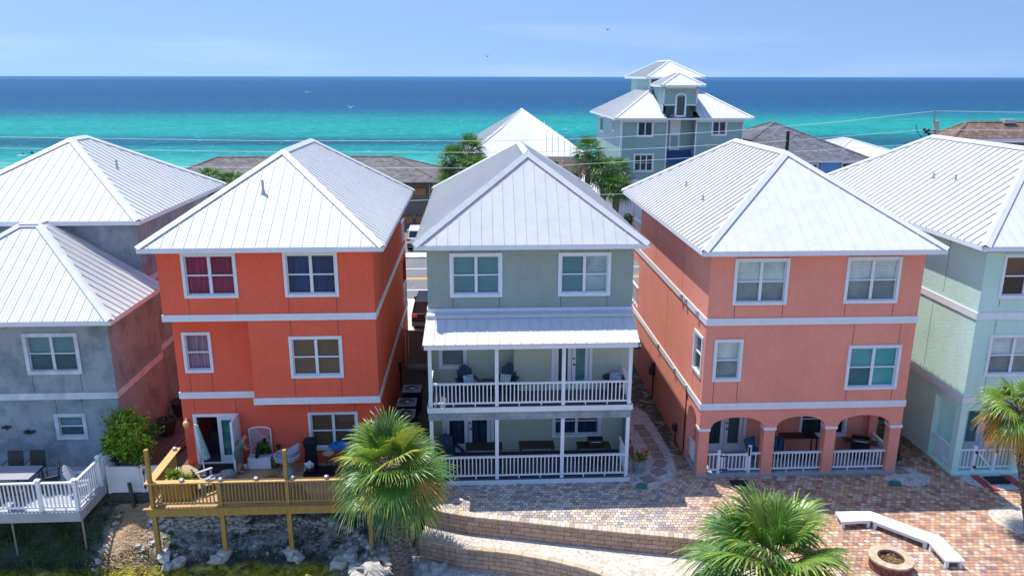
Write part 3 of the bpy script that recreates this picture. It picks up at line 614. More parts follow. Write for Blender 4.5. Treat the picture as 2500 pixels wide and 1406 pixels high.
# road with kerbs, lane lines
mb = MB(); mb.quad((-200, 47.6, -0.05), (200, 47.6, -0.05), (200, 59.0, -0.05), (-200, 59.0, -0.05)); struct('road', mb, 'asphalt')
mb = MB()
for y, w in ((49.7, 0.12), (55.6, 0.12)): mb.quad((-200, y, -0.045), (200, y, -0.045), (200, y+w, -0.045), (-200, y+w, -0.045), 0)
for y in (52.55, 52.85): mb.quad((-200, y, -0.045), (200, y, -0.045), (200, y+0.14, -0.045), (-200, y+0.14, -0.045), 1)
plain('line_white', (0.75, 0.75, 0.75), 0.7); plain('line_yellow', (0.75, 0.38, 0.04), 0.7)
o = mb.build('road_markings', ['line_white', 'line_yellow']); o['kind'] = 'structure'
mb = MB(); mb.quad((-200, 38.5, -0.045), (200, 38.5, -0.045), (200, 47.6, -0.045), (-200, 47.6, -0.045)); struct('driveway', mb, 'concrete')
mb = MB(); mb.box((-200, 59.0, -0.2), (200, 59.2, 0.06)); mb.box((-200, 59.2, -0.2), (200, 60.6, 0.055)); struct('sidewalk', mb, 'concrete')
mb = MB(); mb.quad((-200, 60.6, -0.05), (200, 60.6, -0.05), (200, 66, -0.05), (-200, 66, -0.05)); struct('parking_lot', mb, 'asphalt')
# beach dunes scrub behind the houses is mostly hidden; patio
CURVE = [(-1.75, 22.62), (-1.57, 22.56), (-0.57, 22.15), (1.06, 21.74), (2.96, 21.28), (4.81, 20.86), (6.62, 20.47), (8.1, 19.95), (9.0, 19.1), (9.45, 18.0), (9.6, 16.5), (9.6, 13.0)]
def smooth(pts, n=5):
    out = []
    P = [Vector(p) for p in pts]
    for i in range(len(P)-1):
        a = P[max(0, i-1)]; b = P[i]; c = P[i+1]; d = P[min(len(P)-1, i+2)]
        for k in range(n):
            t = k/n; out.append(0.5*((2*b)+(-a+c)*t+(2*a-5*b+4*c-d)*t*t+(-a+3*b-3*c+d)*t*t*t))
    out.append(P[-1]); return out
C1 = smooth(CURVE)
mb = MB()
for i in range(len(C1)-1):
    a, b = C1[i], C1[i+1]; mb.quad((a.x, a.y, 0), (b.x, b.y, 0), (max(b.x, -1.75), 27 if b.y > 21 or True else 0, 0), (a.x, 27, 0)) if b.x-a.x > 1e-4 else None
mb.quad((9.6, 10, 0), (34, 10, 0), (34, 27, 0), (9.6, 27, 0)); mb.quad((-1.75, 27, 0), (34, 27, 0), (34, 38.5, 0), (-1.75, 38.5, 0))
struct('patio', mb, 'pavers')
mb = MB(); mb.quad((-3.45, 25.2, -0.01), (-1.75, 25.2, -0.01), (-1.75, 38.5, -0.01), (-3.45, 38.5, -0.01)); struct('path', mb, 'soil_dark')
mb = MB(); mb.quad((-12.8, 26.0, -0.02), (-10.5, 26.0, -0.02), (-10.5, 38.5, -0.02), (-12.8, 38.5, -0.02)); struct('gap_path', mb, 'soil_dark')
# retaining walls (block courses) : a strip with depth and a row of cap pavers
def strip_wall(name, label, pts, zb, zt, th, capm, mat='block_tan', capw=0.26, capl=0.145, seed=1, inward=1):
    root = thing(name, label, 'wall', (pts[0].x, pts[0].y, zb)); mb = MB(); u = 0; rnd = random.Random(seed)
    for i in range(len(pts)-1):
        a, b = pts[i], pts[i+1]; L = (b-a).length; d = (b-a)/L; n = Vector((-d.y, d.x))*th*inward
        mb.quad((a.x, a.y, zb), (b.x, b.y, zb), (b.x, b.y, zt-0.004), (a.x, a.y, zt-0.004), uv=[(u, zb), (u+L, zb), (u+L, zt), (u, zt)])
        mb.quad((a.x+n.x, a.y+n.y, zb), (b.x+n.x, b.y+n.y, zb), (b.x+n.x, b.y+n.y, zt-0.006), (a.x+n.x, a.y+n.y, zt-0.006), uv=[(u, zb), (u+L, zb), (u+L, zt), (u, zt)])
        u += L
    mb.build('wall_face', mat, root)
    cp = MB(); acc = 0; pos = 0; total = u; i = 0; seg = 0
    # walk along the curve placing cap stones
    def at(s):
        for i in range(len(pts)-1):
            L = (pts[i+1]-pts[i]).length
            if s <= L or i == len(pts)-2: d = (pts[i+1]-pts[i])/L; return pts[i]+d*s, d
            s -= L
    s = 0
    while s < total-capl:
        p, d = at(s+capl/2); n = Vector((-d.y, d.x))*inward; j = rnd.uniform(-0.006, 0.006)
        o = p-d*(capl/2-0.004)-n*0.03; cp.obox((o.x, o.y, zt-0.01), (d.x*(capl-0.008), d.y*(capl-0.008), 0), (n.x*capw, n.y*capw, 0), (0, 0, 0.045+j), m=rnd.randrange(len(capm)))
        s += capl
    cp.build('cap_course', capm, root); return root
plain('cap_a', (0.50, 0.42, 0.32), 0.85, var=0.15); plain('cap_b', (0.52, 0.40, 0.26), 0.85); plain('cap_c', (0.36, 0.27, 0.22), 0.85); plain('cap_d', (0.55, 0.50, 0.44), 0.85)
strip_wall('retaining_wall', 'long curved tan block retaining wall along the patio edge, paver capped', C1, -0.66, 0.0, 0.2, ['cap_a', 'cap_b', 'cap_c', 'cap_d', 'cap_a'])
C2 = smooth([(-1.9, 21.75), (-1.5, 21.62), (-0.5, 21.22), (1.0, 20.88), (2.6, 20.28), (3.6, 19.7), (4.3, 18.9), (4.8, 17.6), (5.0, 15.5), (5.0, 12.0)])
strip_wall('retaining_wall', 'lower curved block retaining wall with big tan cap stones, below the white gravel terrace', C2, -1.4, -0.60, 0.2, ['cap_stone', 'cap_b', 'cap_stone'], capl=0.42, capw=0.2, seed=4)
mb = MB()
n = min(len(C1), len(C2)); 
def rs(P, k):
    L = [0]
    for i in range(len(P)-1): L.append(L[-1]+(P[i+1]-P[i]).length)
    out = []
    for j in range(k):
        s = L[-1]*j/(k-1); i = max(q for q in range(len(L)-1) if L[q] <= s+1e-9); t = (s-L[i])/(L[i+1]-L[i]); out.append(P[i].lerp(P[i+1], min(1, t)))
    return out
A1, A2 = rs(C1, 40), rs(C2, 40)
for i in range(39): mb.quad((A2[i].x, A2[i].y+0.05, -0.62), (A2[i+1].x, A2[i+1].y+0.05, -0.62), (A1[i+1].x, A1[i+1].y, -0.62), (A1[i].x, A1[i].y, -0.62))
struct('gravel_terrace', mb, 'gravel_white')
mb = MB(); mb.quad((-2.2, 21.9, -1.35), (-2.2, 14, -1.5), (5.2, 14, -1.5), (5.2, 21.9, -1.35)); struct('lower_gravel', mb, 'gravel_grey')

mb = MB(); mb.quad((-3000, -4000, -2.45), (3000, -4000, -2.45), (3000, 30, -2.45), (-3000, 30, -2.45)); struct('inland_ground', mb, 'inland')
# rough bank below the decks
def bankz(x, y):
    k = (y-22.4)
    z = -2.2+max(0, k)*0.52 if y < 25.0 else min(-.12, -.85+(y-25.0)*1.2)
    z = min(z, -0.15)
    if x > -4.2: z += (x+4.2)*0.32*max(0, 1-abs(y-21.8)/2.6)
    nz = mnoise.fractal(Vector((x*1.3, y*1.3, 3.1)), 1.0, 2.0, 5)
    z += nz*0.13*(0 if y > 25.4 else 1)
    hp = math.exp(-((x+11.7)/0.8)**2-((y-23.6)/1.3)**2)*0.32
    z += hp
    if y < 22.5: z = min(z, -2.0+nz*0.12) if x < -4.2 else z
    return z
mb = MB(); NX, NY = 150, 56
X = [-21+i*(19.0/NX) for i in range(NX+1)]; Y = [20.0+j*(6.2/NY) for j in range(NY+1)]
vs = [(x, y, bankz(x, y)) for y in Y for x in X]
mb.add(vs, [(j*(NX+1)+i, j*(NX+1)+i+1, (j+1)*(NX+1)+i+1, (j+1)*(NX+1)+i) for j in range(NY) for i in range(NX)])
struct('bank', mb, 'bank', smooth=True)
rnd = random.Random(7)
def rock_mesh(mb, c, r, rnd, flat=0.6, m=0):
    import bmesh
    bm = bmesh.new(); bmesh.ops.create_icosphere(bm, subdivisions=2 if r > 0.12 else 1, radius=1)
    off = rnd.uniform(0, 99); sx, sy = rnd.uniform(0.8, 1.4), rnd.uniform(0.7, 1.2); an = rnd.uniform(0, 3.14)
    vs = []
    for v in bm.verts:
        p = v.co; q = Vector([max(-.72, min(.72, c_+.25*mnoise.noise(p*1.1+Vector((off, off, c_))))) for c_ in p])*1.25
        q *= 1+0.5*mnoise.noise(p*1.5+Vector((off, 0, 0)))+.22*mnoise.noise(p*4+Vector((0, off, 0)))
        x, y = q.x*sx*math.cos(an)-q.y*sy*math.sin(an), q.x*sx*math.sin(an)+q.y*sy*math.cos(an)
        vs.append((c[0]+x*r, c[1]+y*r, c[2]+q.z*r*flat))
    mb.add(vs, [[v.index for v in f.verts] for f in bm.faces], m); bm.free()
mb = MB()
for k in range(620):
    x = rnd.uniform(-11.5, -2.0); y = rnd.uniform(21.3, 24.4)
    if y < 22.95 and x < -4.0: continue
    rock_mesh(mb, (x, y, bankz(x, y)), rnd.choice([0.03, 0.04, 0.05, 0.06, 0.09]), rnd)
tag(mb.build('rubble', 'rock'), 'loose pale broken rock scattered over the bank below the wooden deck', 'rubble', kind='stuff')
big = [(-9.9, 22.9, .24), (-10.4, 23.0, .22), (-10.2, 22.75, .2), (-8.5, 23.1, .26), (-8.7, 22.85, .2), (-6.3, 23.1, .26), (-6.0, 22.9, .18), (-4.6, 22.7, .25), (-4.3, 22.9, .2), (-4.0, 22.4, .3), (-3.5, 22.2, .34), (-3.2, 21.7, .38), (-3.9, 21.9, .28), (-3.0, 22.5, .25), (-1.9, 21.9, .24), (-1.7, 21.6, .3), (-1.3, 21.3, .28), (-1.5, 21.0, .25), (-3.6, 21.5, .3), (-4.2, 21.7, .22), (-2.8, 21.3, .22), (-1.9, 21.3, .2)]
for x, y, r in big:
    q = MB(); rock_mesh(q, (x, y, bankz(x, y)+r*0.15), r, rnd, 0.65)
    tag(q.build('boulder', 'rock', org=(x, y, bankz(x, y))), 'rough pale boulder lying on the bank below the wooden deck and around the palm foot', 'boulder', 'boulders on the bank')
# dry-stacked stone wall of rounded blocks
def stacked(name, label, pts, courses, seed):
    P = smooth(pts, 6); mb = MB(); r = random.Random(seed); tot = sum((P[i+1]-P[i]).length for i in range(len(P)-1))
    root = None
    for c in range(courses):
        s = (c % 2)*0.11
        while s < tot:
            q = s; 
            for i in range(len(P)-1):
                L = (P[i+1]-P[i]).length
                if q <= L: break
                q -= L
            p = P[i].lerp(P[i+1], min(1, q/L)); z = bankz(p.x, p.y)-0.05+c*0.125
            rock_mesh(mb, (p.x+r.uniform(-.01, .01), p.y+c*0.05+r.uniform(-.02, .02), z), 0.125, r, 0.58)
            s += 0.235
    return tag(mb.build(name, 'stack_stone', org=(pts[0][0], pts[0][1], -2)), label, 'stone wall')
stacked('stone_wall', 'dry stacked wall of rounded grey blocks behind the left posts of the wooden deck', [(-11.1, 23.95), (-10, 24.0), (-8.9, 24.0), (-7.9, 23.9)], 5, 3)
stacked('stone_wall', 'low arc of stacked pale stones behind the right posts of the wooden deck', [(-7.7, 24.0), (-6.5, 24.15), (-5.2, 24.05), (-4.2, 23.6), (-3.5, 23.0)], 2, 5)
stacked('stone_edging', 'slanting row of edging stones left of the straw heap', [(-12.35, 24.4), (-12.45, 23.6), (-12.6, 22.7)], 1, 8)
# grass under the left deck, and moss by the water line
mb = MB(); rg = random.Random(11)
for k in range(9000):
    x = rg.uniform(-17.5, -12.2); y = rg.uniform(22.2, 25.2)
    if mnoise.noise(Vector((x*1.1, y*1.1, 0))) < -0.08: continue
    z = bankz(x, y); h = rg.uniform(0.05, 0.16); a = rg.uniform(0, 6.28); dx, dy = math.cos(a)*0.014, math.sin(a)*0.014; lx, ly = rg.uniform(-.06, .06), rg.uniform(-.06, .06)
    mb.add([(x-dx, y-dy, z-.01), (x+dx, y+dy, z-.01), (x+lx, y+ly, z+h)], [(0, 1, 2)])
tag(mb.build('grass', 'grass_blade'), 'dark green grass and weeds growing on the slope under the grey deck', 'grass', kind='stuff')
mb = MB()
for k in range(16000):
    x = rg.uniform(-17, -4.6); y = rg.uniform(21.6, 22.68+0.12*math.sin(x*2.3))
    if mnoise.noise(Vector((x*1.7, y*2.5, 4))) < -0.12: continue
    z = bankz(x, y); h = rg.uniform(0.01, 0.05); a = rg.uniform(0, 6.28); r = rg.uniform(0.012, 0.03)
    mb.add([(x+r*math.cos(a+b), y+r*math.sin(a+b), z+h+rg.uniform(0, .02)) for b in (0, 2.1, 4.2)], [(0, 1, 2)])
tag(mb.build('moss', 'moss'), 'yellow green mossy weed along the bottom of the bank', 'moss', kind='stuff')
mb = MB()
for k in range(2600):
    x = rg.gauss(-11.75, 0.42); y = rg.uniform(22.6, 24.6); z = bankz(x, y)+rg.uniform(0, .03); a = rg.uniform(0, 3.14); L = rg.uniform(.05, .16)
    d = Vector((math.cos(a)*L, math.sin(a)*L, rg.uniform(-.02, .05))); mb.quad((x, y, z), Vector((x, y, z))+d, Vector((x+.008, y+.012, z+.004))+d, (x+.008, y+.012, z+.004))
tag(mb.build('straw', 'straw'), 'dry straw and palm litter heaped on the bank between the two decks', 'straw', kind='stuff')

mb = MB(); rw_ = random.Random(31)
for k in range(70):
    cx, cy = rw_.uniform(-11.2, -2.4), rw_.uniform(22.9, 24.9); n = rw_.randint(40, 170); r = rw_.uniform(.08, .3)
    for j in range(n):
        x, y = rw_.gauss(cx, r), rw_.gauss(cy, r*.6); z = bankz(x, y)+rw_.uniform(0, .07); a = Vector([rw_.gauss(0, 1) for _ in range(3)]).normalized()*rw_.uniform(.015, .04); b = a.cross(Vector((0, .3, 1))).normalized()*a.length*.5
        mb.quad((x-a.x, y-a.y, z-a.z), (x+b.x, y+b.y, z+b.z), (x+a.x, y+a.y, z+a.z), (x-b.x, y-b.y, z-b.z), rw_.choice((0, 0, 1)))
tag(mb.build('weeds', ['leaf_dark', 'leaf_mid']), 'dark green weeds growing between the stones below the wooden deck', 'weeds', kind='stuff')
for k, (x, y, x2, y2) in enumerate([(-10.4, 24.2, -9.3, 23.95), (-5.1, 23.5, -4.5, 23.3)]):
    q = MB(); q.beam((x, y, bankz(x, y)+.12), (x2, y2, bankz(x2, y2)+.1), .05, .03); tag(q.build('fallen_stick', 'log_grey', org=(x, y, bankz(x, y))), 'pale board lying on the bank behind the left deck post' if k == 0 else 'short broken stick on the bank near the right deck post', 'stick')

# ================= THE FIVE FRONT HOUSES =================
# --- orange ---
xL, xR, yF, yB = -10.50, -3.43, 25.39, 37.4; yr = 26.04; zt = 8.06
H = thing('stucco_house', 'bright orange stucco house with white metal roof, behind the golden wood deck', 'house', (xL, yF, 0), 'stucco beach houses in the front row')
w1, w2, w3, w4, w5 = (-9.71, -7.93, 6.43, 7.97), (-6.39, -4.60, 6.43, 7.97), (-10.22, -9.23, 3.53, 5.03), (-6.40, -4.60, 3.52, 5.04), (-6.09, -4.31, 0.46, 1.95)
dr = (-10.15, -8.52, 0.0, 1.96); xs_ = -7.72
mb = MB()
sheet(mb, 'y', yF, xL, xR, 5.60, zt, [hole(w1), hole(w2)]); sheet(mb, 'y', yF, xs_, xR, 2.56, 5.60, [hole(w4)])
sheet(mb, 'y', yr, xL, xs_, 2.56, 5.60, [hole(w3)]); sheet(mb, 'y', yr, xL, xR, -0.6, 2.56, [hole(w5), (dr[0]+.1, dr[1]-.1, 0, dr[3]-.1)])
mb.quad((xs_, yF, 2.56), (xs_, yr, 2.56), (xs_, yr, 5.60), (xs_, yF, 5.60)); mb.quad((xL, yF, 5.60), (xs_, yF, 5.60), (xs_, yr, 5.60), (xL, yr, 5.60)); mb.quad((xs_, yF, 2.56), (xR, yF, 2.56), (xR, yr, 2.56), (xs_, yr, 2.56))
mb.quad((xL, yF, 5.6), (xL, yr, 5.6), (xL, yr, zt), (xL, yF, zt)); mb.quad((xR, yF, 2.56), (xR, yr, 2.56), (xR, yr, zt), (xR, yF, zt))
# right wall stops before the street-side balconies
sheet(mb, '+x', xR, yr, 35.6, -0.2, zt); sheet(mb, '+x', xR, 37.2, yB, -0.2, zt)
sheet(mb, '+x', xR, 35.6, 37.2, -0.2, 2.9); sheet(mb, '+x', xR, 35.6, 37.2, 5.2, 5.95); 
mb.quad((xR, 35.6, 2.9), (xR-1.6, 35.6, 2.9), (xR-1.6, 35.6, 5.2), (xR, 35.6, 5.2)); mb.quad((xR, 35.6, 5.95), (xR-1.6, 35.6, 5.95), (xR-1.6, 35.6, zt), (xR, 35.6, zt))
sheet(mb, '-x', xL, yr, yB, -0.2, zt); mb.quad((xL, yB, -.2), (xR, yB, -.2), (xR, yB, 5.9), (xL, yB, 5.9))
joint_lines(mb, 'y', yF, [(-9.6, 5.85, 6.42), (-8.03, 5.85, 6.42), (-6.3, 5.85, 6.42), (-4.7, 5.85, 6.42), (-6.3, 5.05, 5.6), (-4.7, 5.05, 5.6), (-6.3, 2.8, 3.5), (-4.7, 2.8, 3.5)])
joint_lines(mb, 'y', yr, [(-10.1, 2.8, 3.5), (-9.33, 2.8, 3.5), (-10.05, 1.98, 2.56), (-8.6, 1.98, 2.56), (-6, 1.96, 2.56), (-4.4, 1.96, 2.56)])
mb.build('wall', ['stucco_orange', 'joint'], H)
mb = MB(); band(mb, xL, xR, yF, yB, 5.62, 5.85, sides='fr'); mb.box((xL-.035, yF-.001, 5.62), (xL-.001, yB, 5.85)); mb.box((xs_-.035, yF-.036, 2.56), (xR+.035, yF-.001, 2.80)); mb.box((xR+.001, yF-.001, 2.56), (xR+.035, yB, 2.80))
mb.box((xs_-.035, yF-.001, 2.56), (xs_-.001, yr-.036, 2.80)); mb.box((xL-.035, yr-.036, 2.56), (xs_-.036, yr-.001, 2.80)); mb.box((xL-.035, yr-.001, 2.56), (xL-.001, yB, 2.8))
mb.build('trim_band', 'white_paint', H)
rf = hip(H, xL-.42, xR+.42, yF-.45, yB+.6, ZE, ZR, 29.0, 34.0, minor=2, rh=.028); vent_pipe(rf, -7.3, 27.1, 9.72, .42)
window(H, 'y', yF, w1, 2, cover='curtain_magenta', screen=False); window(H, 'y', yF, w2, 2, cover='curtain_navy', screen=False)
window(H, 'y', yr, w3, 1, cover='curtain_pinkstripe', screen=False); window(H, 'y', yF, w4, 2, cover='blind_brown', screen=False); window(H, 'y', yr, w5, 2, cover='blind_brown', screen=False)
# open french door: one leaf swung, dark room behind
fr = door(H, 'y', yr, dr, covers=(None, 'curtain_teal'), handle=False)
for k in kids(fr):
    if k.name.startswith('door_leaf'): bpy.data.objects.remove(k, do_unlink=True); break
q = MB(); q.box((-8.60, yr-0.86, 0.03), (-8.52, yr-0.03, 1.98)); q.build('door_leaf', 'white_paint', fr)
q = MB(); q.quad((-10.1, yr+1.6, 0), (-8.6, yr+1.6, 0), (-8.6, yr+1.6, 2), (-10.1, yr+1.6, 2)); q.quad((-10.1, yr+.1, 0.005), (-8.6, yr+.1, 0.005), (-8.6, yr+1.6, 0.005), (-10.1, yr+1.6, 0.005)); q.box((-10.0, yr+1.0, 0), (-9.4, yr+1.4, .8)); q.build('room', 'room_dark', fr)
for xx in (-10.36, -3.62):
    q = MB(); q.lathe((xx, yr-.13, 1.62), [(0.03, -.14), (.10, -.10), (.125, 0), (.10, .10), (.04, .14)], 14); l = q.build('lantern', 'amber_globe', H, smooth=True); q = MB(); q.box((xx-.03, yr-.13, 1.76), (xx+.03, yr, 1.82)); q.build('bracket', 'white_paint', l)
for zz in (3.0, 6.05): railing(H, (xR-.02, 35.65), (xR-.02, 37.15), zz-.1, zz+.95)
q = MB(); q.box((xR, 32.2, 1.0), (xR+.12, 32.5, 1.5)); q.cyl((xR+.06, 32.35, .1), (xR+.06, 32.35, 1.0), .03); q.build('utility_box', 'dark_bronze', H)
q = MB(); q.box((xR+.035, 33.4, 2.62), (xR+.16, 33.55, 2.76)); q.build('dryer_vent', 'white_paint', H)

# --- sage green centre house ---
xL, xR, yF, yB = -1.64, 5.38, 25.47, 37.8
H = thing('stucco_house', 'sage green stucco house with stacked white railed porches, in the middle of the row', 'house', (xL, yF, 0), 'stucco beach houses in the front row')
w1, w2 = (-0.88, 0.90, 6.33, 7.87), (2.80, 4.60, 6.33, 7.86)
wu = (-1.34, -0.35, 3.55, 4.95); du = (2.62, 4.06, 2.90, 4.95); yb = 26.15; yu = 26.0
wl = (2.75, 4.56, 0.72, 1.98); dl = (-1.28, 0.60, 0.2, 2.2)
mb = MB(); sheet(mb, 'y', yF, xL, xR, 5.22, zt, [hole(w1), hole(w2)])
sheet(mb, 'y', yu, xL, 1.30, 2.85, 5.22, [hole(wu)], m=2); sheet(mb, 'y', yF+.02, 1.30, xR, 2.85, 5.22, [(du[0]+.1, du[1]-.1, 2.95, du[3]-.1)], m=2)
mb.quad((1.30, yF+.02, 2.85), (1.30, yu, 2.85), (1.30, yu, 5.22), (1.30, yF+.02, 5.22), 2)
mb.quad((xL, yF, 5.22), (xR, yF, 5.22), (xR, yb, 5.22), (xL, yb, 5.22))
sheet(mb, 'y', yb, xL, xR, 0.0, 2.85, [hole(wl), (dl[0]+.1, dl[1]-.1, .2, dl[3]-.1)], m=2)
for ax, c in (('-x', xL), ('+x', xR)): sheet(mb, ax, c, yF, yB, 0, zt, [])
mb.quad((xL, yB, 0), (xR, yB, 0), (xR, yB, zt), (xL, yB, zt))
joint_lines(mb, 'y', yF, [(-.78, 5.85, 6.32), (.80, 5.85, 6.32), (2.9, 5.85, 6.32), (4.5, 5.85, 6.32), (-.78, 7.9, 8.06), (.8, 7.9, 8.06), (2.9, 7.9, 8.06), (4.5, 7.9, 8.06)])
mb.build('wall', ['stucco_sage', 'joint', 'stucco_sage_light'], H)
mb = MB(); band(mb, xL, xR, yF, yB, 5.78, 5.93, sides='flr'); mb.build('trim_band', 'white_paint', H)
rf = hip(H, xL-.40, xR+.40, yF-.45, yB+1.0, ZE, ZR+.03, 27.6, 32.2); vent_pipe(rf, 4.45, 33.0, 9.05, .38)
window(H, 'y', yF, w1, 2, cover='blind_teal', cas=.11, screen=False); window(H, 'y', yF, w2, 2, cover=['blind_teal', 'blind_grey'], cas=.11, screen=False)
window(H, 'y', yu, wu, 1, cover='blind_grey'); door(H, 'y', yF+.02, du, covers=('curtain_dim', 'blind_teal'))
window(H, 'y', yb, wl, 2, cover='room_blue', screen=False); door(H, 'y', yb, dl, covers=('room_blue', 'room_blue'))
yP = 24.10; xp = [-1.55, 0.66, 2.90, 5.14]
mb = MB(); mb.box((xL, yP, 2.70), (5.24, yb, 2.86)); f = mb.build('porch_floor', 'dark_deck', H)
mb = MB(); mb.box((xL-.03, yP-.03, 2.70), (5.24, yP-.001, 2.88)); mb.box((xL-.03, yP-.001, 2.70), (xL-.001, yF, 2.88)); mb.box((5.241, yP-.03, 2.7), (5.27, yF-.05, 2.88)); mb.build('fascia', 'white_paint', f)
mb = MB(); mb.box((xL, yP+.02, 2.40), (5.22, yP+.16, 2.70)); mb.build('beam', 'stucco_grey', f)
mb = MB(); mb.box((xL+.05, yP, -.02), (5.24, yb, 0.17)); f = mb.build('porch_floor', 'dark_deck', H)
mb = MB(); mb.box((xL+.02, yP-.03, -.02), (5.24, yP-.001, 0.15)); mb.box((5.241, yP-.03, -.02), (5.27, yF-.05, 0.15)); mb.build('fascia', 'white_paint', f)
for x in xp:
    mb = MB(); mb.box((x-.06, yP+.02, 2.88), (x+.06, yP+.14, 5.05)); mb.build('porch_post', 'white_paint', H)
    mb = MB(); mb.box((x-.06, yP+.02, .17), (x+.06, yP+.14, 2.40)); mb.build('porch_post', 'white_paint', H)
for i in range(3):
    railing(H, (xp[i]+.06, yP+.08), (xp[i+1]-.06, yP+.08), 2.87, 3.72); railing(H, (xp[i]+.06, yP+.08), (xp[i+1]-.06, yP+.08), .17, 1.02)
for z in (2.87, .17):
    railing(H, (xp[0], yP+.14), (xp[0], yF), z, z+.85); railing(H, (xp[3], yP+.14), (xp[3], yF), z, z+.85)
# porch shed roof
E0, E1, W0, W1 = (-1.74, 23.66, 5.25), (5.32, 23.66, 5.25), (5.38, 25.44, 5.80), (-1.68, 25.44, 5.80)
mb = MB(); mb.add([E0, E1, W0, W1], [(0, 1, 2, 3)]); n = Vector((0, -.3, 1)).normalized(); s_ = (Vector(W1)-Vector(E0)); s_.x = 0
for i in range(1, 20):
    x = E0[0]+(E1[0]-E0[0])*i/20; mb.obox((x-.012, E0[1], E0[2]), (.024, 0, 0), s_, n*.03, 1)
mb.box((-1.68, 25.05, 5.70), (5.37, 25.44, 5.815), 0)
mb.add([E0, W1, (-1.68, 25.44, 5.05), (-1.78, 23.66, 5.1)], [(0, 1, 2, 3)]); mb.add([E1, W0, (5.38, 25.44, 5.05), (5.32, 23.66, 5.1)], [(0, 1, 2, 3)])
pr = mb.build('porch_roof', ['roof_white', 'roof_rib'], H)
mb = MB(); mb.box((-1.70, 23.72, 5.06), (5.28, 23.77, 5.235)); mb.box((-1.66, yP+.0, 5.03), (5.24, yP+.16, 5.17)); mb.quad((-1.7, 23.77, 5.08), (5.4, 23.77, 5.08), (5.4, yb, 5.08), (-1.7, yb, 5.08)); mb.build('fascia', 'white_paint', pr)
q = MB(); q.box((5.2, 23.9, 4.93), (5.38, 24.08, 5.04)); q.build('flood_light', 'black_metal', H)

# --- pink house ---
xL, xR, yF, yB = 7.66, 14.82, 24.24, 36.9
H = thing('stucco_house', 'salmon pink stucco house with three arches on its ground floor porch', 'house', (xL, yF, 0), 'stucco beach houses in the front row')
w1, w2, w3, w4, w5 = (8.46, 10.28, 6.30, 7.88), (12.20, 14.04, 6.31, 7.90), (7.97, 8.95, 3.60, 5.11), (12.59, 14.43, 3.22, 4.83), (24.47, 25.50, 3.61, 5.10)
yb = 25.95; dp = (8.35, 9.95, .1, 2.15); wp = (11.95, 13.75, .62, 2.05)
mb = MB(); sheet(mb, 'y', yF, xL, xR, 2.56, zt, [hole(w1), hole(w2), hole(w3), hole(w4)])
sheet(mb, '-x', xL, 26.1, yB, 0, 2.56); sheet(mb, '-x', xL, yF, yB-1.9, 2.56, zt, [hole(w5)]); sheet(mb, '-x', xL, yB-1.9, yB, 2.56, 3.0); sheet(mb, '-x', xL, yB-1.9, yB, 5.1, 6.1); sheet(mb, '-x', xL, yB-.3, yB, 3.0, zt)
mb.quad((xL, yB-1.9, 2.9), (xL+1.6, yB-1.9, 2.9), (xL+1.6, yB-1.9, zt), (xL, yB-1.9, zt))
sheet(mb, '+x', xR, 26.1, yB, 0, 2.56); sheet(mb, '+x', xR, yF, yB, 2.56, zt)
sheet(mb, 'y', yb, xL, xR, 0, 2.56, [hole(wp), (dp[0]+.1, dp[1]-.1, .1, dp[3]-.1)])
mb.quad((xL, yF, 2.56), (xR, yF, 2.56), (xR, yb, 2.56), (xL, yb, 2.56)); mb.quad((xL+2, yB, 0), (xR, yB, 0), (xR, yB, zt), (xL+2, yB, zt))
mb.box((xL, 26.1, 0), (xL+.3, 26.1001, 2.56)); mb.quad((xL, 26.1, 0), (xL, yb, 0), (xL, yb, 2.56), (xL, 26.1, 2.56)); mb.quad((xR, 26.1, 0), (xR, yb, 0), (xR, yb, 2.56), (xR, 26.1, 2.56))
joint_lines(mb, 'y', yF, [(8.56, 5.85, 6.29), (10.18, 5.85, 6.29), (12.3, 5.85, 6.29), (13.94, 5.85, 6.29), (8.56, 7.9, 8.06), (10.18, 7.9, 8.06), (12.3, 7.92, 8.06), (13.94, 7.92, 8.06), (8.05, 2.8, 3.59), (8.87, 2.8, 3.59), (12.7, 2.8, 3.2), (14.3, 2.8, 3.2), (12.7, 4.85, 5.6), (14.3, 4.85, 5.6)])
joint_lines(mb, '-x', xL, [(24.6, 2.8, 3.6), (25.4, 2.8, 3.6), (27.5, 5.85, 8), (29.5, 2.8, 5.6), (31.8, 5.85, 8), (33.6, 2.8, 5.6)])
mb.build('wall', ['stucco_pink', 'joint'], H)
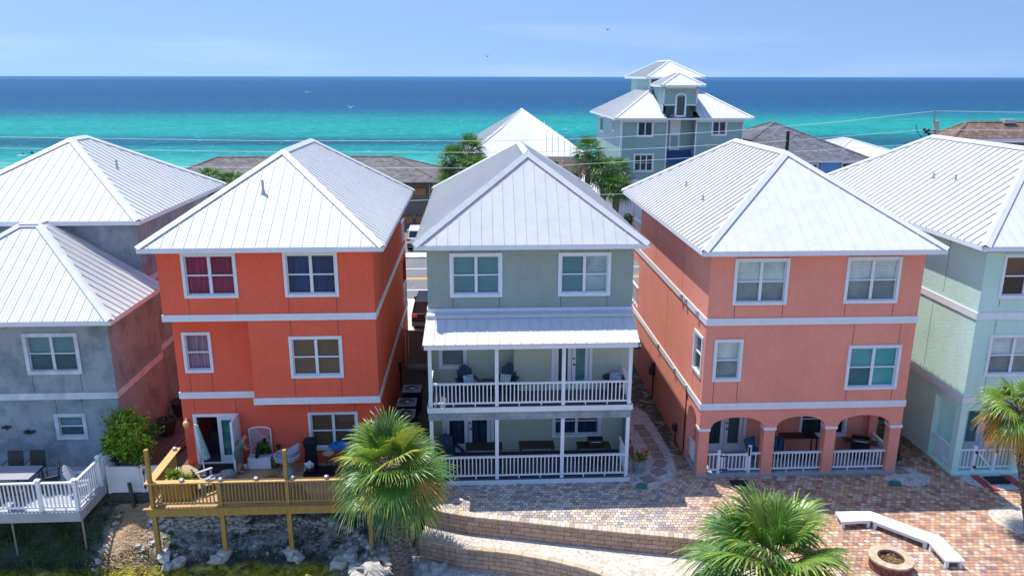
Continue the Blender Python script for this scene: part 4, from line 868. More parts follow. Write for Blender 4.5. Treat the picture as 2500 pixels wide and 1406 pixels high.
def arcade(parent, ax, c, u0, u1, piers, zspring, zarch, ztop, t, mat, caps=True, name='arcade'):
    """piers = list of (ua, ub); arches spring between them"""
    mb = MB(); W = PM(ax, c)
    for a, b in piers: mb.box(W(a, 0, 0), W(b, t, zspring))
    sp = [(piers[i][1], piers[i+1][0]) for i in range(len(piers)-1)]
    for a, b in piers: 
        mb.quad(W(a, 0, zspring), W(b, 0, zspring), W(b, 0, ztop), W(a, 0, ztop)); mb.quad(W(a, t, zspring), W(b, t, zspring), W(b, t, ztop), W(a, t, ztop))
    for (a, _), e in ((piers[0], 0), ((piers[-1][1], 0), 1)): mb.quad(W(a, 0, zspring), W(a, t, zspring), W(a, t, ztop), W(a, 0, ztop))
    N = 16
    for a, b in sp:
        pts = []
        for i in range(N+1):
            u = a+(b-a)*i/N; k = (u-(a+b)/2)/((b-a)/2); z = zspring+(zarch-zspring)*max(0, 1-abs(k)**2.2)**0.5; pts.append((u, z))
        for i in range(N):
            (p, zp), (q, zq) = pts[i], pts[i+1]
            for d in (0, t): mb.quad(W(p, d, zp), W(q, d, zq), W(q, d, ztop), W(p, d, ztop))
            mb.quad(W(p, 0, zp), W(q, 0, zq), W(q, t, zq), W(p, t, zp))
    ar = mb.build(name, mat, parent)
    if caps:
        for a, b in piers: q = MB(); q.box(W(a-.03, -.03, zspring-.05), W(b+.03, t+.03, zspring+.05)); q.build('pier_cap', 'white_paint', ar)
    return ar
arcade(H, 'y', yF, xL, xR, [(7.66, 8.02), (9.96, 10.34), (12.13, 12.51), (14.44, 14.82)], 1.81, 2.26, 2.56, .34, 'stucco_pink')
arcade(H, '-x', xL, yF+.341, yb, [(yF+.341, yF+.36), (25.75, 26.1)], 1.81, 2.26, 2.555, .3, 'stucco_pink', caps=False); arcade(H, '+x', xR, yF+.341, yb, [(yF+.341, yF+.36), (25.75, 26.1)], 1.81, 2.26, 2.555, .3, 'stucco_pink', caps=False)
mb = MB(); band(mb, xL, xR, yF, yB, 5.60, 5.84, sides='flr'); band(mb, xL, xR, yF, yB, 2.56, 2.80, sides='flr'); mb.build('trim_band', 'white_paint', H)
mb = MB(); mb.box((xL-.02, yF-.05, -.02), (xR+.02, yb, .08)); mb.build('porch_floor', 'grey_deck', H)
rf = hip(H, xL-.42, xR+.42, yF-.48, yB+.7, ZE, ZR, 27.8, 33.4, rh=.05, rw=.03); vent_pipe(rf, 8.55, 28.6, 8.98, .32); vent_pipe(rf, 8.72, 31.6, 9.12, .3)
window(H, 'y', yF, w1, 2, cover='blind_white'); window(H, 'y', yF, w2, 2, cover='blind_white'); window(H, 'y', yF, w3, 1, cover='blind_white'); window(H, 'y', yF, w4, 2, cover='blind_aqua', screen='left'); window(H, '-x', xL, w5, 1, cover='blind_dark')
door(H, 'y', yb, dp, covers=('curtain_dim', 'blind_dark')); window(H, 'y', yb, wp, 2, cover='curtain_dim')
yy = yF+.15
railing(H, (8.02, yy), (8.42, yy), .08, .84, feet=False); railing(H, (9.62, yy), (9.96, yy), .08, .84, feet=False)
railing(H, (10.34, yy), (12.13, yy), .08, .84); railing(H, (12.51, yy), (14.44, yy), .08, .84)
railing(H, (7.8, yF+.36), (7.8, 25.75), .08, .84); railing(H, (14.68, yF+.36), (14.68, 25.75), .08, .84)
g = railing(H, (8.56, yy), (9.50, yy), .08, .80, name='gate', feet=False)
q = MB(); q.box((8.56, yy-.03, .15), (8.63, yy+.03, .83)); q.box((9.43, yy-.03, .15), (9.50, yy+.03, .83)); q.build('gate_stile', 'white_vinyl', g)
for x, h in ((8.47, .95), (9.56, 1.12)): q = MB(); q.box((x-.05, yy-.05, .08), (x+.05, yy+.05, h)); q.build('gate_post', 'white_vinyl', g)
q = MB(); q.box((8.50, yy-.06, .72), (8.80, yy-.035, .76)); q.box((8.50, yy-.06, .20), (8.80, yy-.035, .24)); q.box((9.50, yy-.07, .74), (9.56, yy-.035, 1.08)); q.build('hinge', 'black_metal', g)
for y in (25.1, 26.6, 27.2, 30.3): q = MB(); z = 5.68 if y != 30.3 else 2.66; q.box((xL-.12, y, z), (xL-.036, y+.14, z+.16)); q.build('dryer_vent', 'vent_grey', H)
for y in (25.9, 27.6): q = MB(); z = 2.62; q.box((xL-.12, y, z), (xL-.036, y+.14, z+.16)); q.build('dryer_vent', 'vent_grey', H)
q = MB(); q.box((xL-.14, 30.9, 1.2), (xL, 31.2, 1.75)); q.cyl((xL-.07, 31.3, 1.1), (xL-.07, 31.3, 1.4), .11); q.cyl((xL-.05, 31.05, .0), (xL-.05, 31.05, 1.2), .03); q.build('electric_meter', 'dark_bronze', H)
q = MB(); q.lathe((xL-.1, 27.0, .62), [(.02, -.17), (.16, -.12), (.18, 0), (.16, .12), (.02, .17)], 12, sx=.5); q.cyl((xL-.06, 27.0, 0), (xL-.06, 27.0, .5), .02); q.build('hose_reel', 'black_metal', H)
for zz in (3.05, 6.15): railing(H, (xL+.02, yB-1.85), (xL+.02, yB-.35), zz-.1, zz+.9)

# --- mint green house, right edge ---
xL, xR, yF, yB = 16.73, 23.9, 24.0, 37.0
H = thing('stucco_house', 'mint green stucco house with white rails, cut off by the right photo edge', 'house', (xL, yF, 0), 'stucco beach houses in the front row')
w1, w2 = (17.32, 19.1, 6.49, 8.0), (17.30, 19.14, 3.72, 5.22); yb = 25.7; dg = (18.0, 19.6, .1, 2.15); wg = (24.6, 25.5, .7, 2.2)
mb = MB(); sheet(mb, 'y', yF, xL, xR, 2.75, zt, [hole(w1), hole(w2)]); sheet(mb, '-x', xL, yb, yB, 0, 2.75); sheet(mb, '-x', xL, yF, yB, 2.75, zt); sheet(mb, '+x', xR, yF, yB, 0, zt)
sheet(mb, 'y', yb, xL, xR, 0, 2.75, [(dg[0]+.1, dg[1]-.1, .1, dg[3]-.1)]); mb.quad((xL, yF, 2.75), (xR, yF, 2.75), (xR, yb, 2.75), (xL, yb, 2.75)); mb.quad((xL, yB, 0), (xR, yB, 0), (xR, yB, zt), (xL, yB, zt))
joint_lines(mb, '-x', xL, [(26.0, 6.2, 8), (26.5, 3.1, 5.7)]); joint_lines(mb, 'y', yF, [(17.42, 3.0, 3.7), (17.42, 6.2, 6.48), (18.9, 6.2, 6.48), (17.42, 5.25, 5.75), (18.5, 5.25, 5.75)])
mb.build('wall', ['stucco_mint', 'joint'], H)
piers = [(16.73, 16.97), (18.90, 19.24), (21.2, 21.5), (23.6, 23.9)]
q = MB()
for a, b in piers: q.box((a, yF, 0), (b, yF+.3, 2.45))
q.box((xL, yF, 2.45), (xR, yF+.3, 2.75)); q.box((xL, yF+.3, 2.45), (xL+.25, yb, 2.75)); q.box((xL, yb-.2, 0), (xL+.25, yb, 2.45)); q.build('porch_pier', 'stucco_mint', H)
mb = MB(); band(mb, xL, xR, yF, yB, 5.76, 6.0, sides='fl'); band(mb, xL, xR, yF, yB, 2.75, 2.96, sides='fl'); mb.build('trim_band', 'white_paint', H)
rf = hip(H, xL-.42, xR+.42, yF-.45, yB+1.2, ZE+.12, ZR+.1, 27.6, 34.0, rh=.05, rw=.03); vent_pipe(rf, 18.4, 28.9, 9.7, .3); vent_pipe(rf, 18.3, 30.2, 9.62, .28)
mb = MB(); mb.box((xL-.02, yF-.05, -.02), (xR, yb, .09)); mb.build('porch_floor', 'stucco_mint', H)
window(H, 'y', yF, w1, 2, cover='blind_brown'); window(H, 'y', yF, w2, 2, cover='blind_white'); door(H, 'y', yb, dg, covers=('blind_teal', 'blind_teal'))
yy = yF+.15; railing(H, (16.97, yy), (17.50, yy), .09, .92, feet=False); railing(H, (18.36, yy), (18.9, yy), .09, .92, feet=False); railing(H, (19.24, yy), (21.2, yy), .09, .92)
railing(H, (16.86, 24.3), (16.86, 25.5), .09, .92)
g = railing(H, (17.62, yy), (18.26, yy), .09, .90, name='gate', feet=False)
for x, h in ((17.56, 1.05), (18.31, 1.25)): q = MB(); q.box((x-.06, yy-.06, .09), (x+.06, yy+.06, h)); q.build('gate_post', 'white_vinyl', g)
q = MB(); q.beam((17.68, yy-.04, .80), (18.22, yy-.04, .2), .02, .06); q.build('gate_brace', 'white_vinyl', g)
q = MB(); q.cyl((17.6, yy-.1, .82), (17.6, yy-.06, .82), .05); q.cyl((17.6, yy-.1, .25), (17.6, yy-.06, .25), .05); q.box((18.3, yy-.09, .8), (18.36, yy-.061, 1.2)); q.build('hinge', 'black_metal', g)

# --- grey-blue house, left edge ---
xL, xR, yF, yM, yB = -20.2, -12.74, 26.15, 30.3, 40.4
H = thing('stucco_house', 'weathered grey blue stucco house with a low front roof, at the left photo edge', 'house', (xR, yF, 0), 'stucco beach houses in the front row')
w1, w2 = (-15.67, -13.80, 3.51, 5.03), (-15.03, -13.93, 1.02, 2.02); xr2 = -13.1
mb = MB(); sheet(mb, 'y', yF, xL, xR, -.3, 5.5, [hole((w1[0], w1[1], w1[2], w1[3])), hole(w2)]); sheet(mb, '+x', xR, yF, yM, -.3, 5.5)
sheet(mb, 'y', yM, -22.0, xr2, 5.0, zt); sheet(mb, '+x', xr2, yM, 38.6, -.3, zt); sheet(mb, 'y', yM, xr2, xR, -.3, 5.5); sheet(mb, '+x', xr2, 38.6, yB, -.3, 7.0)
mb.quad((-22, yB, -.3), (xr2, yB, -.3), (xr2, yB, zt), (-22, yB, zt))
joint_lines(mb, 'y', yF, [(-15.55, 2.85, 3.5), (-13.9, 2.85, 3.5), (-14.9, 2.02, 2.55), (-14.0, 2.02, 2.55)])
mb.build('wall', ['stucco_grey', 'joint'], H)
mb = MB(); band(mb, xL, xR, yF, yM, 2.57, 2.81, sides='fr'); mb.box((xr2+.001, yM+.001, 5.6), (xr2+.035, yB, 5.84)); mb.box((xr2+.001, yM+.001, 2.57), (xr2+.035, yB, 2.81)); mb.build('trim_band', 'weathered_white', H)
rf = hip(H, -21.9, -12.88, 30.0, 40.7, ZE, 10.95, 34.9, 36.2, minor=2, capw=.17); vent_pipe(rf, -15.4, 34.4, 9.75, .38)
z0, z1 = 5.62, 8.2; xc = -16.65; r0 = 29.45; A, B, P, Q = (-21.0, 25.55, z0), (-12.32, 25.55, z0), (xc+.35, r0, z1), (xc-.35, r0, z1); Bm, Am = (-12.32, yM-.01, z0), (-21.0, yM-.01, z0); P2, Q2 = (xc+.30, yM-.01, z1), (xc-.30, yM-.01, z1)
n1 = (Vector(B)-Vector(A)).cross(Vector(P)-Vector(A)); n2 = (Vector(Bm)-Vector(B)).cross(Vector(P)-Vector(B)); n3 = (Vector(Am)-Vector(A)).cross(Vector(Q)-Vector(A)); n3 = -n3 if n3.z < 0 else n3
rf = roof(H, [[A, B, P, Q], [B, Bm, P2, P], [Am, A, Q, Q2]], [(B, P, n1, n2), (A, Q, n1, n3), (P, Q, n1, (0, 1, 1))], (-21, -12.32, 25.55, yM-.05), z0, minor=2)
q = MB(); q.box((xc-.36, r0-.1, z1-.02), (xc+.36, yM-.02, z1+.06)); q.build('ridge_cap', 'roof_cap', rf)
window(H, 'y', yF, w1, 2, cover='blind_teal', frame='weathered_white', cas=.13); window(H, 'y', yF, w2, 1, cover='blind_teal', frame='weathered_white', cas=.13)
for x, z in ((-16.75, 1.55), (-15.95, 1.35)):
    q = MB(); rr = random.Random(int(x*10))
    for i in range(9 if x > -16.2 else 5): a = rr.uniform(0, 6.28); r_ = rr.uniform(.02, .15); rock_mesh(q, (x+r_*math.cos(a)*1.4, yF-.06, z+r_*math.sin(a)*.6), .055, rr, .8)
    tag(q.build('wall_ornament', 'dark_bronze', org=(x, yF, z)), 'dark metal flower ornament on the grey wall' if x > -16.2 else 'dark wall ornament cut by the left photo edge', 'ornament')
# niche with arch on rear side wall
q = MB(); q.box((xr2-.5, 38.7, 5.95), (xr2-.4, 40.3, zt)); q.build('balcony_wall', 'stucco_brown_grey', H)

# ================= DECKS =================
# golden wooden deck of the orange house
D = thing('wooden_deck', 'raised golden wooden deck with railing and tall posts, in front of the orange house', 'deck', (-10.7, 23.05, -2))
mb = MB(); mb.box((-10.75, 23.05, -.09), (-3.2, 26.0, -.02)); mb.build('deck_boards', 'planks_orange', D)
mb = MB(); mb.box((-10.78, 23.0, -.30), (-3.15, 23.049, -.03)); mb.box((-10.78, 23.049, -.30), (-10.751, 26.0, -.03)); mb.box((-3.199, 23.049, -.3), (-3.15, 25.3, -.03)); mb.box((-10.9, 22.96, -.03), (-3.1, 23.09, -.004)); mb.build('rim_joist', 'wood_gold', D)
for x, top in ((-10.62, 2.05), (-8.43, -.3), (-6.25, 1.95), (-3.6, -.3)):
    for zz in ([(-2.0, -.3)] if top < 0 else [(-2.0, -.3), (-.02, top)]):
        w_ = .07 if zz[1] < 0 else .055; q = MB(); q.box((x-w_, 23.06, zz[0]), (x+w_, 23.2, zz[1])); q.build('support_post' if zz[1] < 0 else 'tall_post', 'wood_gold', D)
for x in (-8.45,): q = MB(); q.box((x-.07, 23.08, -.02), (x+.07, 23.2, .92)); q.build('rail_post', 'wood_gold', D)
for a, b in (((-10.55, 23.12), (-8.52, 23.12)), ((-8.38, 23.12), (-6.31, 23.12)), ((-6.19, 23.12), (-3.25, 23.12)), ((-10.66, 23.3), (-10.66, 25.5)), ((-3.25, 23.2), (-3.25, 25.2))):
    railing(D, a, b, -.02, .86, sp=.115, w=.035, mat='wood_gold', top=.05, gap=.10, feet=False)
mb = MB(); mb.box((-10.78, 23.0, .865), (-3.1, 23.22, .905)); mb.box((-10.78, 23.221, .865), (-10.5, 25.55, .905)); mb.box((-3.34, 23.221, .865), (-3.1, 25.3, .905)); mb.build('cap_rail', 'wood_cap', D)
q = MB(); q.quad((-8.36, 23.17, .10), (-6.32, 23.17, .10), (-6.32, 23.17, .82), (-8.36, 23.17, .82)); q.add([(-6.15, 23.17, .12), (-5.5, 23.17, .12), (-5.75, 23.17, .6), (-6.15, 23.17, .8)], [(0, 1, 2, 3)]); q.build('netting', 'rail_netting', D)
SL = [(-9.6, 'deck light cap on the rail, second from the left'), (-8.36, 'deck light cap above the first rail post, left of the netting'), (-7.22, 'deck light cap above the middle of the dark netting'), (-6.05, 'deck light cap just right of the second tall post'), (-4.95, 'deck light cap closest to the palm'), (None, 'deck light cap on the back end of the left rail')]
def deck_light():
    t = thing('deck_light', 'x', 'solar light', (0, 0, 0), 'solar light caps on the wooden deck rail', local=True)
    q = MB(); q.lathe((0, 0, 0), [(.07, 0), (.075, .07), (.085, .075)], 12); q.build('base', 'stone_grey', t)
    q = MB(); q.lathe((0, 0, .076), [(.085, 0), (.07, .03), (.03, .045)], 12); q.build('cap', 'silver', t); return t
dl0 = deck_light()
for i, (x, l) in enumerate(SL):
    loc = (x, 23.11, .906) if x else (-10.64, 25.35, .906)
    if i == 0: dl0.location = loc; dl0['label'] = 'round white capped ' + l
    else: copy_tree(dl0, loc, label='round white capped ' + l)
# grey deck with white rail, left
D = thing('grey_deck', 'raised grey board deck with white railing, at the left edge of the photo', 'deck', (-12.95, 23.0, -2))
mb = MB(); mb.add([(-19, 23.0, -.09), (-12.93, 23.0, -.09), (-12.9, 24.9, -.09), (-12.9, 26.1, -.09), (-19, 26.1, -.09), (-19, 23.0, -.02), (-12.93, 23.0, -.02), (-12.9, 24.9, -.02), (-12.9, 26.1, -.02), (-19, 26.1, -.02)], [(0, 1, 2, 3, 4), (5, 6, 7, 8, 9), (0, 1, 6, 5), (1, 2, 7, 6), (2, 3, 8, 7)]); mb.build('deck_boards', 'planks_grey', D)
mb = MB(); mb.box((-19, 22.95, -.36), (-12.88, 22.998, -.03)); mb.box((-12.93, 22.998, -.36), (-12.88, 24.8, -.03)); mb.build('rim_joist', 'planks_grey', D)
for x, y in ((-15.65, 23.07), (-14.13, 23.07), (-12.98, 23.07), (-12.95, 24.62), (-13.1, 26.0)):
    q = MB(); q.box((x-.055, y-.055, -.02), (x+.055, y+.055, 1.08)); q.box((x-.08, y-.08, 1.08), (x+.08, y+.08, 1.10)); q.lathe((x, y, 1.10), [(.085, 0), (.03, .04)], 4); q.build('rail_post', 'white_vinyl', D)
for a, b in (((-19, 23.07), (-15.71, 23.07)), ((-15.59, 23.07), (-14.19, 23.07)), ((-14.07, 23.07), (-13.04, 23.07)), ((-12.98, 23.13), (-12.95, 24.56)), ((-12.97, 24.68), (-13.1, 25.94))): railing(D, a, b, -.02, 1.0, sp=.12)
for x in (-13.05, -15.3): q = MB(); q.cyl((x, 23.3, -2.0), (x, 23.3, -.36), .035, n=8); q.build('support_post', 'steel_grey', D)
# white vinyl fence and gate between the two houses, on a timber retaining wall
F = thing('vinyl_fence', 'low white vinyl fence with a gate, between the grey deck and the wooden deck', 'fence', (-12.8, 25.0, -.5))
q = MB(); q.box((-12.82, 24.97, -.48), (-11.78, 25.02, .46)); q.box((-12.84, 24.95, .44), (-11.76, 25.04, .5)); q.box((-12.84, 24.95, -.48), (-11.76, 25.04, -.38)); q.build('panel', 'white_vinyl', F)
q = MB(); q.box((-11.62, 24.97, -.45), (-10.85, 25.02, .46)); q.box((-11.64, 24.95, .44), (-10.83, 25.04, .5)); q.box((-11.64, 24.95, -.48), (-10.83, 25.04, -.38)); q.build('gate', 'white_vinyl', F)
for x in (-12.86, -11.70): q = MB(); q.box((x-.05, 24.94, -.5), (x+.05, 25.05, .56)); q.build('fence_post', 'white_vinyl', F)
q = MB(); q.box((-11.66, 24.92, .22), (-11.60, 24.945, .34)); q.box((-11.66, 24.92, -.32), (-11.60, 24.945, -.2)); q.build('hinge', 'black_metal', F)
F = thing('timber_wall', 'dark timber retaining boards with a stump post, below the white vinyl fence', 'retaining wall', (-12.8, 24.8, -1))
q = MB(); q.box((-12.85, 24.82, -.75), (-10.9, 24.93, -.5)); q.box((-12.85, 24.80, -1.1), (-10.9, 24.93, -.77)); q.build('board', 'rail_grey_wood', F)
q = MB(); q.cyl((-11.95, 24.7, -1.5), (-12.05, 24.7, .02), .07, n=8); q.build('post', 'rail_grey_wood', F)

# ================= PLANTS =================
def frond(mb, base, az, el, Lp, Rf, nl, droop, m, rng, ptm=None, fold=.25):
    d = Vector((math.cos(az)*math.cos(el), math.sin(az)*math.cos(el), math.sin(el)))
    p = Vector(base); pts = [p.copy()]; N = 5
    for i in range(N):
        dd = (d+Vector((0, 0, -droop*0.5*(i/N)))).normalized(); p = p+dd*(Lp/N); pts.append(p.copy())
    f = (pts[-1]-pts[-2]).normalized(); f = (f+Vector((0, 0, -.25*droop))).normalized()
    sd = f.cross(Vector((0, 0, 1))); sd = sd.normalized() if sd.length > 1e-3 else Vector((1, 0, 0))
    roll = rng.uniform(-.5, .5); n = sd.cross(f); sd2 = sd*math.cos(roll)+n*math.sin(roll); n = sd2.cross(f).normalized()
    if n.z < 0: n = -n
    for i in range(N): mb.cyl(pts[i], pts[i+1], .018, .014, 4, m if ptm is None else ptm, cap=False)
    c = pts[-1]; A = R(118); da = 2*A/nl
    for i in range(nl):
        a = -A+da*(i+.5)+rng.uniform(-.02, .02); u = f*math.cos(a)+sd2*math.sin(a); pv = sd2*math.cos(a)-f*math.sin(a)
        L = Rf*(1-.38*(abs(a)/A)**1.6)*rng.uniform(.9, 1.08); st = (0, .22, .45, .62, .78, .9, 1.0); prev = None
        tw = (.35 if i % 2 else -.35); tipd = rng.uniform(.2, 1.2); mt = m if rng.random() < .45 else (2 if m < 3 and rng.random() < .8 else m); dr = droop*rng.uniform(.7, 1.4)
        for t in st:
            w = min(L*t*da*.52, Rf*.026)*(1 if t < .5 else max(.05, 1-(t-.5)/.5)**.8) + .001
            q = c+u*L*t*(1-.06*dr*t)+n*(fold*L*t*math.cos(a)*.3*(1-t)+.05*L*t)+Vector((0, 0, -1))*(dr*L*(.55*max(0, t-.25)**2*1.6+tipd*max(0, t-.6)**1.5*1.9))
            wv = (pv+n*tw).normalized()*w; cur = (q-wv, q+wv)
            if prev: mb.quad(prev[0], cur[0], cur[1], prev[1], mt if t > .8 else m)
            prev = cur
def palm_crown(center, n, Lp, Rf, nl, rng, mats=(0, 1, 2, 3, 4), el_hi=82, el_lo=-42, droop=.5, gold=0.0, dead=0.15, flat=1.0):
    mb = MB()
    for i in range(n):
        t = (i+.5)/n; az = i*2.39996+rng.uniform(-.2, .2); el = R(el_hi+(el_lo-el_hi)*t**.85+rng.uniform(-7, 7))
        m = mats[1] if t < .35 and rng.random() < .6 else mats[0]
        if rng.random() < .14: m = mats[2]
        if t > .62 and rng.random() < gold: m = mats[3]
        if t > .85 and rng.random() < dead: m = mats[4]
        b = Vector(center)+Vector((math.cos(az)*.09, math.sin(az)*.09, -.28*t))
        frond(mb, b, az, el, Lp*rng.uniform(.8, 1.1)*(.75+.3*t), Rf*rng.uniform(.85, 1.1)*(1 if t > .12 else .8), nl, droop*(.55+.9*t), m, rng, fold=.35)
    return mb
PM_ = ['palm_green', 'palm_bright', 'palm_yellow', 'palm_gold', 'palm_dead']
PM_FAR = ['leaf_mid', 'palm_green', 'palm_green', 'palm_dead', 'palm_dead']
def palm_tree(name, label, foot, top, n=34, Lp=.75, Rf=.85, nl=34, seed=1, group=None, rt=.17, gold=0, dead=.15, stalks=True, boots=True, droop=.5, el_hi=82, el_lo=-42, pm=None):
    rng = random.Random(seed); t = thing(name, label, 'palm tree', foot, group); foot = Vector(foot); top = Vector(top)
    q = MB(); N = 9; pts = [foot.lerp(top, i/N)+Vector((0.04*math.sin(i), 0.03*math.cos(i*1.3), 0)) for i in range(N+1)]; pts[-1] = top
    q.tube(pts, [rt*(1.15-.25*i/N) for i in range(N+1)], 12); tr = q.build('trunk', 'trunk_palm', t, smooth=True)
    if boots:
        q = MB(); L = (top-foot).length; rows = int(L/.085)
        for r_ in range(rows):
            c = foot.lerp(top, (r_+.5)/rows)
            for k in range(7):
                a = 2*math.pi*(k+.5*(r_ % 2))/7+rng.uniform(-.1, .1); rr = rt*1.02; o = c+Vector((math.cos(a)*rr, math.sin(a)*rr, -.03)); out = Vector((math.cos(a), math.sin(a), 0)); sd = Vector((-out.y, out.x, 0))
                q.obox(o-sd*.05-out*.03, sd*.10+Vector((0, 0, rng.uniform(-.02, .02))), out*.035, out*rng.uniform(.05, .09)+Vector((0, 0, .10)), 0)
        q.build('leaf_boots', 'boot_palm', tr)
    palm_crown(top, n, Lp, Rf, nl, rng, gold=gold, dead=dead, droop=droop, el_hi=el_hi, el_lo=el_lo).build('crown', pm or PM_, t)
    if stalks:
        q = MB()
        for k in range(6):
            a = rng.uniform(0, 6.28); p0 = top+Vector((0, 0, -.05)); p1 = top+Vector((math.cos(a)*.5, math.sin(a)*.5, .15)); p2 = top+Vector((math.cos(a)*.95, math.sin(a)*.95, -.45)); q.tube([p0, p1, p2], .012, 4)
            for j in range(150):
                s = rng.uniform(.35, 1); c = p1.lerp(p2, s)+Vector([rng.gauss(0, .085) for _ in range(3)]); e = rng.uniform(.012, .022); q.add([c+Vector((e, 0, 0)), c+Vector((-e*.5, e, 0)), c+Vector((-e*.5, -e, e))], [(0, 1, 2)])
        q.build('flower_stalks', 'flower_stalk', t)
    return t
palm_tree('cabbage_palm', 'large green fan palm with a rough scaly trunk, in front of the sage green house', (-2.35, 21.05, -1.75), (-2.62, 21.25, 2.40), 40, .92, 1.10, 42, 3, rt=.27, dead=.0, el_lo=-38, droop=.30, gold=.12)
palm_tree('cabbage_palm', 'bright green fan palm at the bottom edge, growing from the white gravel terrace', (7.4, 16.9, -.62), (7.42, 16.9, 1.75), 36, 1.15, 1.42, 50, 5, gold=.08, dead=0, stalks=True, droop=.38, el_lo=-35)
palm_tree('cabbage_palm', 'fan palm with orange dried lower fronds, at the right edge of the photo', (16.75, 19.8, 0), (16.35, 20.9, 4.05), 36, .62, .78, 32, 9, gold=.8, dead=.1, el_lo=-65)
# background palms across the road
BP = [((-1.8, 66.3, 0), 6.9, 1, 'dusty grey green palm at the far left of the clump beside the white roofed house'), ((-.35, 67.2, 0), 7.6, 1, 'palm standing highest against the left end of the white roofed house'), ((-.2, 64.5, 0), 6.3, 2, 'low palm right of the dusty palm, just above the sage house roof'), ((-2.1, 64.8, 0), 5.0, 2, 'lowest palm of the left clump, touching the sage house roof edge'),
      ((9.7, 66.5, 0), 7.5, 1, 'tall palm against the peach wall, left of the teal tower house'), ((10.9, 65.5, 0), 6.1, 2, 'middle palm of the clump beside the teal tower house'), ((11.9, 64.3, 0), 4.9, 2, 'lowest bright palm of the clump beside the teal tower house'), ((12.4, 67.4, 0), 5.9, 1, 'small palm half behind the others in front of the teal wall'),
      ((-22.1, 66.2, 0), 5.4, 2, 'dark leafy palm in front of the long shingle roof, left one of two'), ((-20.2, 65.8, 0), 5.1, 2, 'brighter palm in front of the long shingle roof, right one of two')]
protos = {}
def bg_palm(seed, gold, dead):
    return palm_tree('cabbage_palm', 'x', (0, 0, 0), (0, 0, 5.0), 44, .7, .85, 18, seed, gold=gold, dead=dead, stalks=False, boots=False, rt=.2, el_lo=-60, pm=PM_FAR)
protos[1] = bg_palm(21, .35, .9); protos[2] = bg_palm(22, 0, .3); used = set()
for loc, h, k, lab in BP:
    if k in used: o = copy_tree(protos[k], loc)
    else: o = protos[k]; used.add(k); o.location = loc
    o['label'] = lab; o['group'] = 'palms across the road'; o.rotation_euler = (0, 0, loc[0]*2.1); o.scale = (1.28, 1.28, h/5.0)
def leafy(mb, c, rad, n, rng, sz=(.03, .06), clumps=26, m=(0, 1, 2), flat=1.0):
    cs = []
    for k in range(clumps):
        v = Vector([rng.gauss(0, 1) for _ in range(3)]).normalized()*rng.uniform(.45, 1.12); cs.append((Vector((c[0]+v.x*rad[0], c[1]+v.y*rad[1], c[2]+v.z*rad[2])), rng.uniform(.12, .30)*min(rad)*1.2, rng.choice(m)))
    for k in range(n):
        cc, r, mm = cs[k % clumps]; v = Vector([rng.gauss(0, .6) for _ in range(3)]); p = cc+v*r; s = rng.uniform(*sz)
        a = Vector([rng.gauss(0, 1) for _ in range(3)]).normalized()*s; b = a.cross(Vector([rng.gauss(0, 1) for _ in range(3)])).normalized()*s*.5
        mb.quad(p-a, p+b, p+a, p-b, mm if rng.random() < .8 else rng.choice(m))
    return cs
def small_tree(name, label, cat, foot, c, rad, n, seed, mats=('leaf_lime', 'leaf_mid', 'leaf_dark'), sz=(.03, .06), m=(0, 1, 2), clumps=30, trunk=.04):
    rng = random.Random(seed); t = thing(name, label, cat, foot); q = MB(); cs = leafy(q, c, rad, n, rng, sz, clumps, m); q.build('crown', list(mats), t)
    q = MB(); f = Vector(foot); mid = Vector((c[0], c[1], c[2]-rad[2]*.6)); q.tube([f, mid], [trunk, trunk*.7], 7)
    for cc, r, _ in cs[:14]: q.tube([mid, cc], [trunk*.5, trunk*.2], 5)
    q.build('trunk', 'bark', t); return t
small_tree('shrub_tree', 'lime green leafy small tree between the grey house and the wooden deck', 'tree', (-12.25, 25.6, -.4), (-12.28, 25.55, 1.25), (.85, .8, .82), 9000, 4, sz=(.045, .09), m=(0, 0, 0, 1), clumps=60)
small_tree('shrub', 'dark round shrub beside the teal tower house, above the sage roof edge', 'shrub', (12.6, 63.0, 0), (12.6, 63.0, 1.5), (.8, .8, 1.0), 1500, 6, sz=(.1, .18), m=(1, 2, 2))
small_tree('shrub', 'dark reddish plant by the right corner pier of the pink house', 'shrub', (14.98, 25.0, 0), (15.0, 24.9, .55), (.2, .6, .45), 1200, 8, mats=('leaf_mid', 'leaf_dark', 'pit_red'), m=(0, 1, 2), sz=(.03, .07), trunk=.015)
def blades(mb, c, n, L, rng, w=.025, m=(0,), el=(15, 85)):
    for k in range(n):
        a = rng.uniform(0, 6.28); e = R(rng.uniform(*el)); l = L*rng.uniform(.6, 1.1); d = Vector((math.cos(a)*math.cos(e), math.sin(a)*math.cos(e), math.sin(e))); sd = Vector((-math.sin(a), math.cos(a), 0)); mm = rng.choice(m); prev = None
        for t in (0, .35, .7, 1):
            p = Vector(c)+d*l*t+Vector((0, 0, -.35*l*t*t)); ww = w*(1-t)**.6+.002; cur = (p-sd*ww, p+sd*ww)
            if prev: mb.quad(prev[0], cur[0], cur[1], prev[1], mm)
            prev = cur
def pot_plant(name, label, c, r, h, potmat, n, L, seed, mats, m=(0,), extra=None, cat='potted plant', group=None):
    t = thing(name, label, cat, c, group); q = MB(); q.lathe(c, [(r*.7, 0), (r*.95, h*.5), (r*1.05, h*.95), (r*1.12, h), (r*.9, h), (r*.85, h-.05)], 16); q.build('pot', potmat, t, smooth=False)
    if n:
        q = MB(); rng = random.Random(seed); blades(q, (c[0], c[1], c[2]+h-.03), n, L, rng, m=m)
        if extra: extra(q, rng)
        q.build('leaves', list(mats), t)
    return t
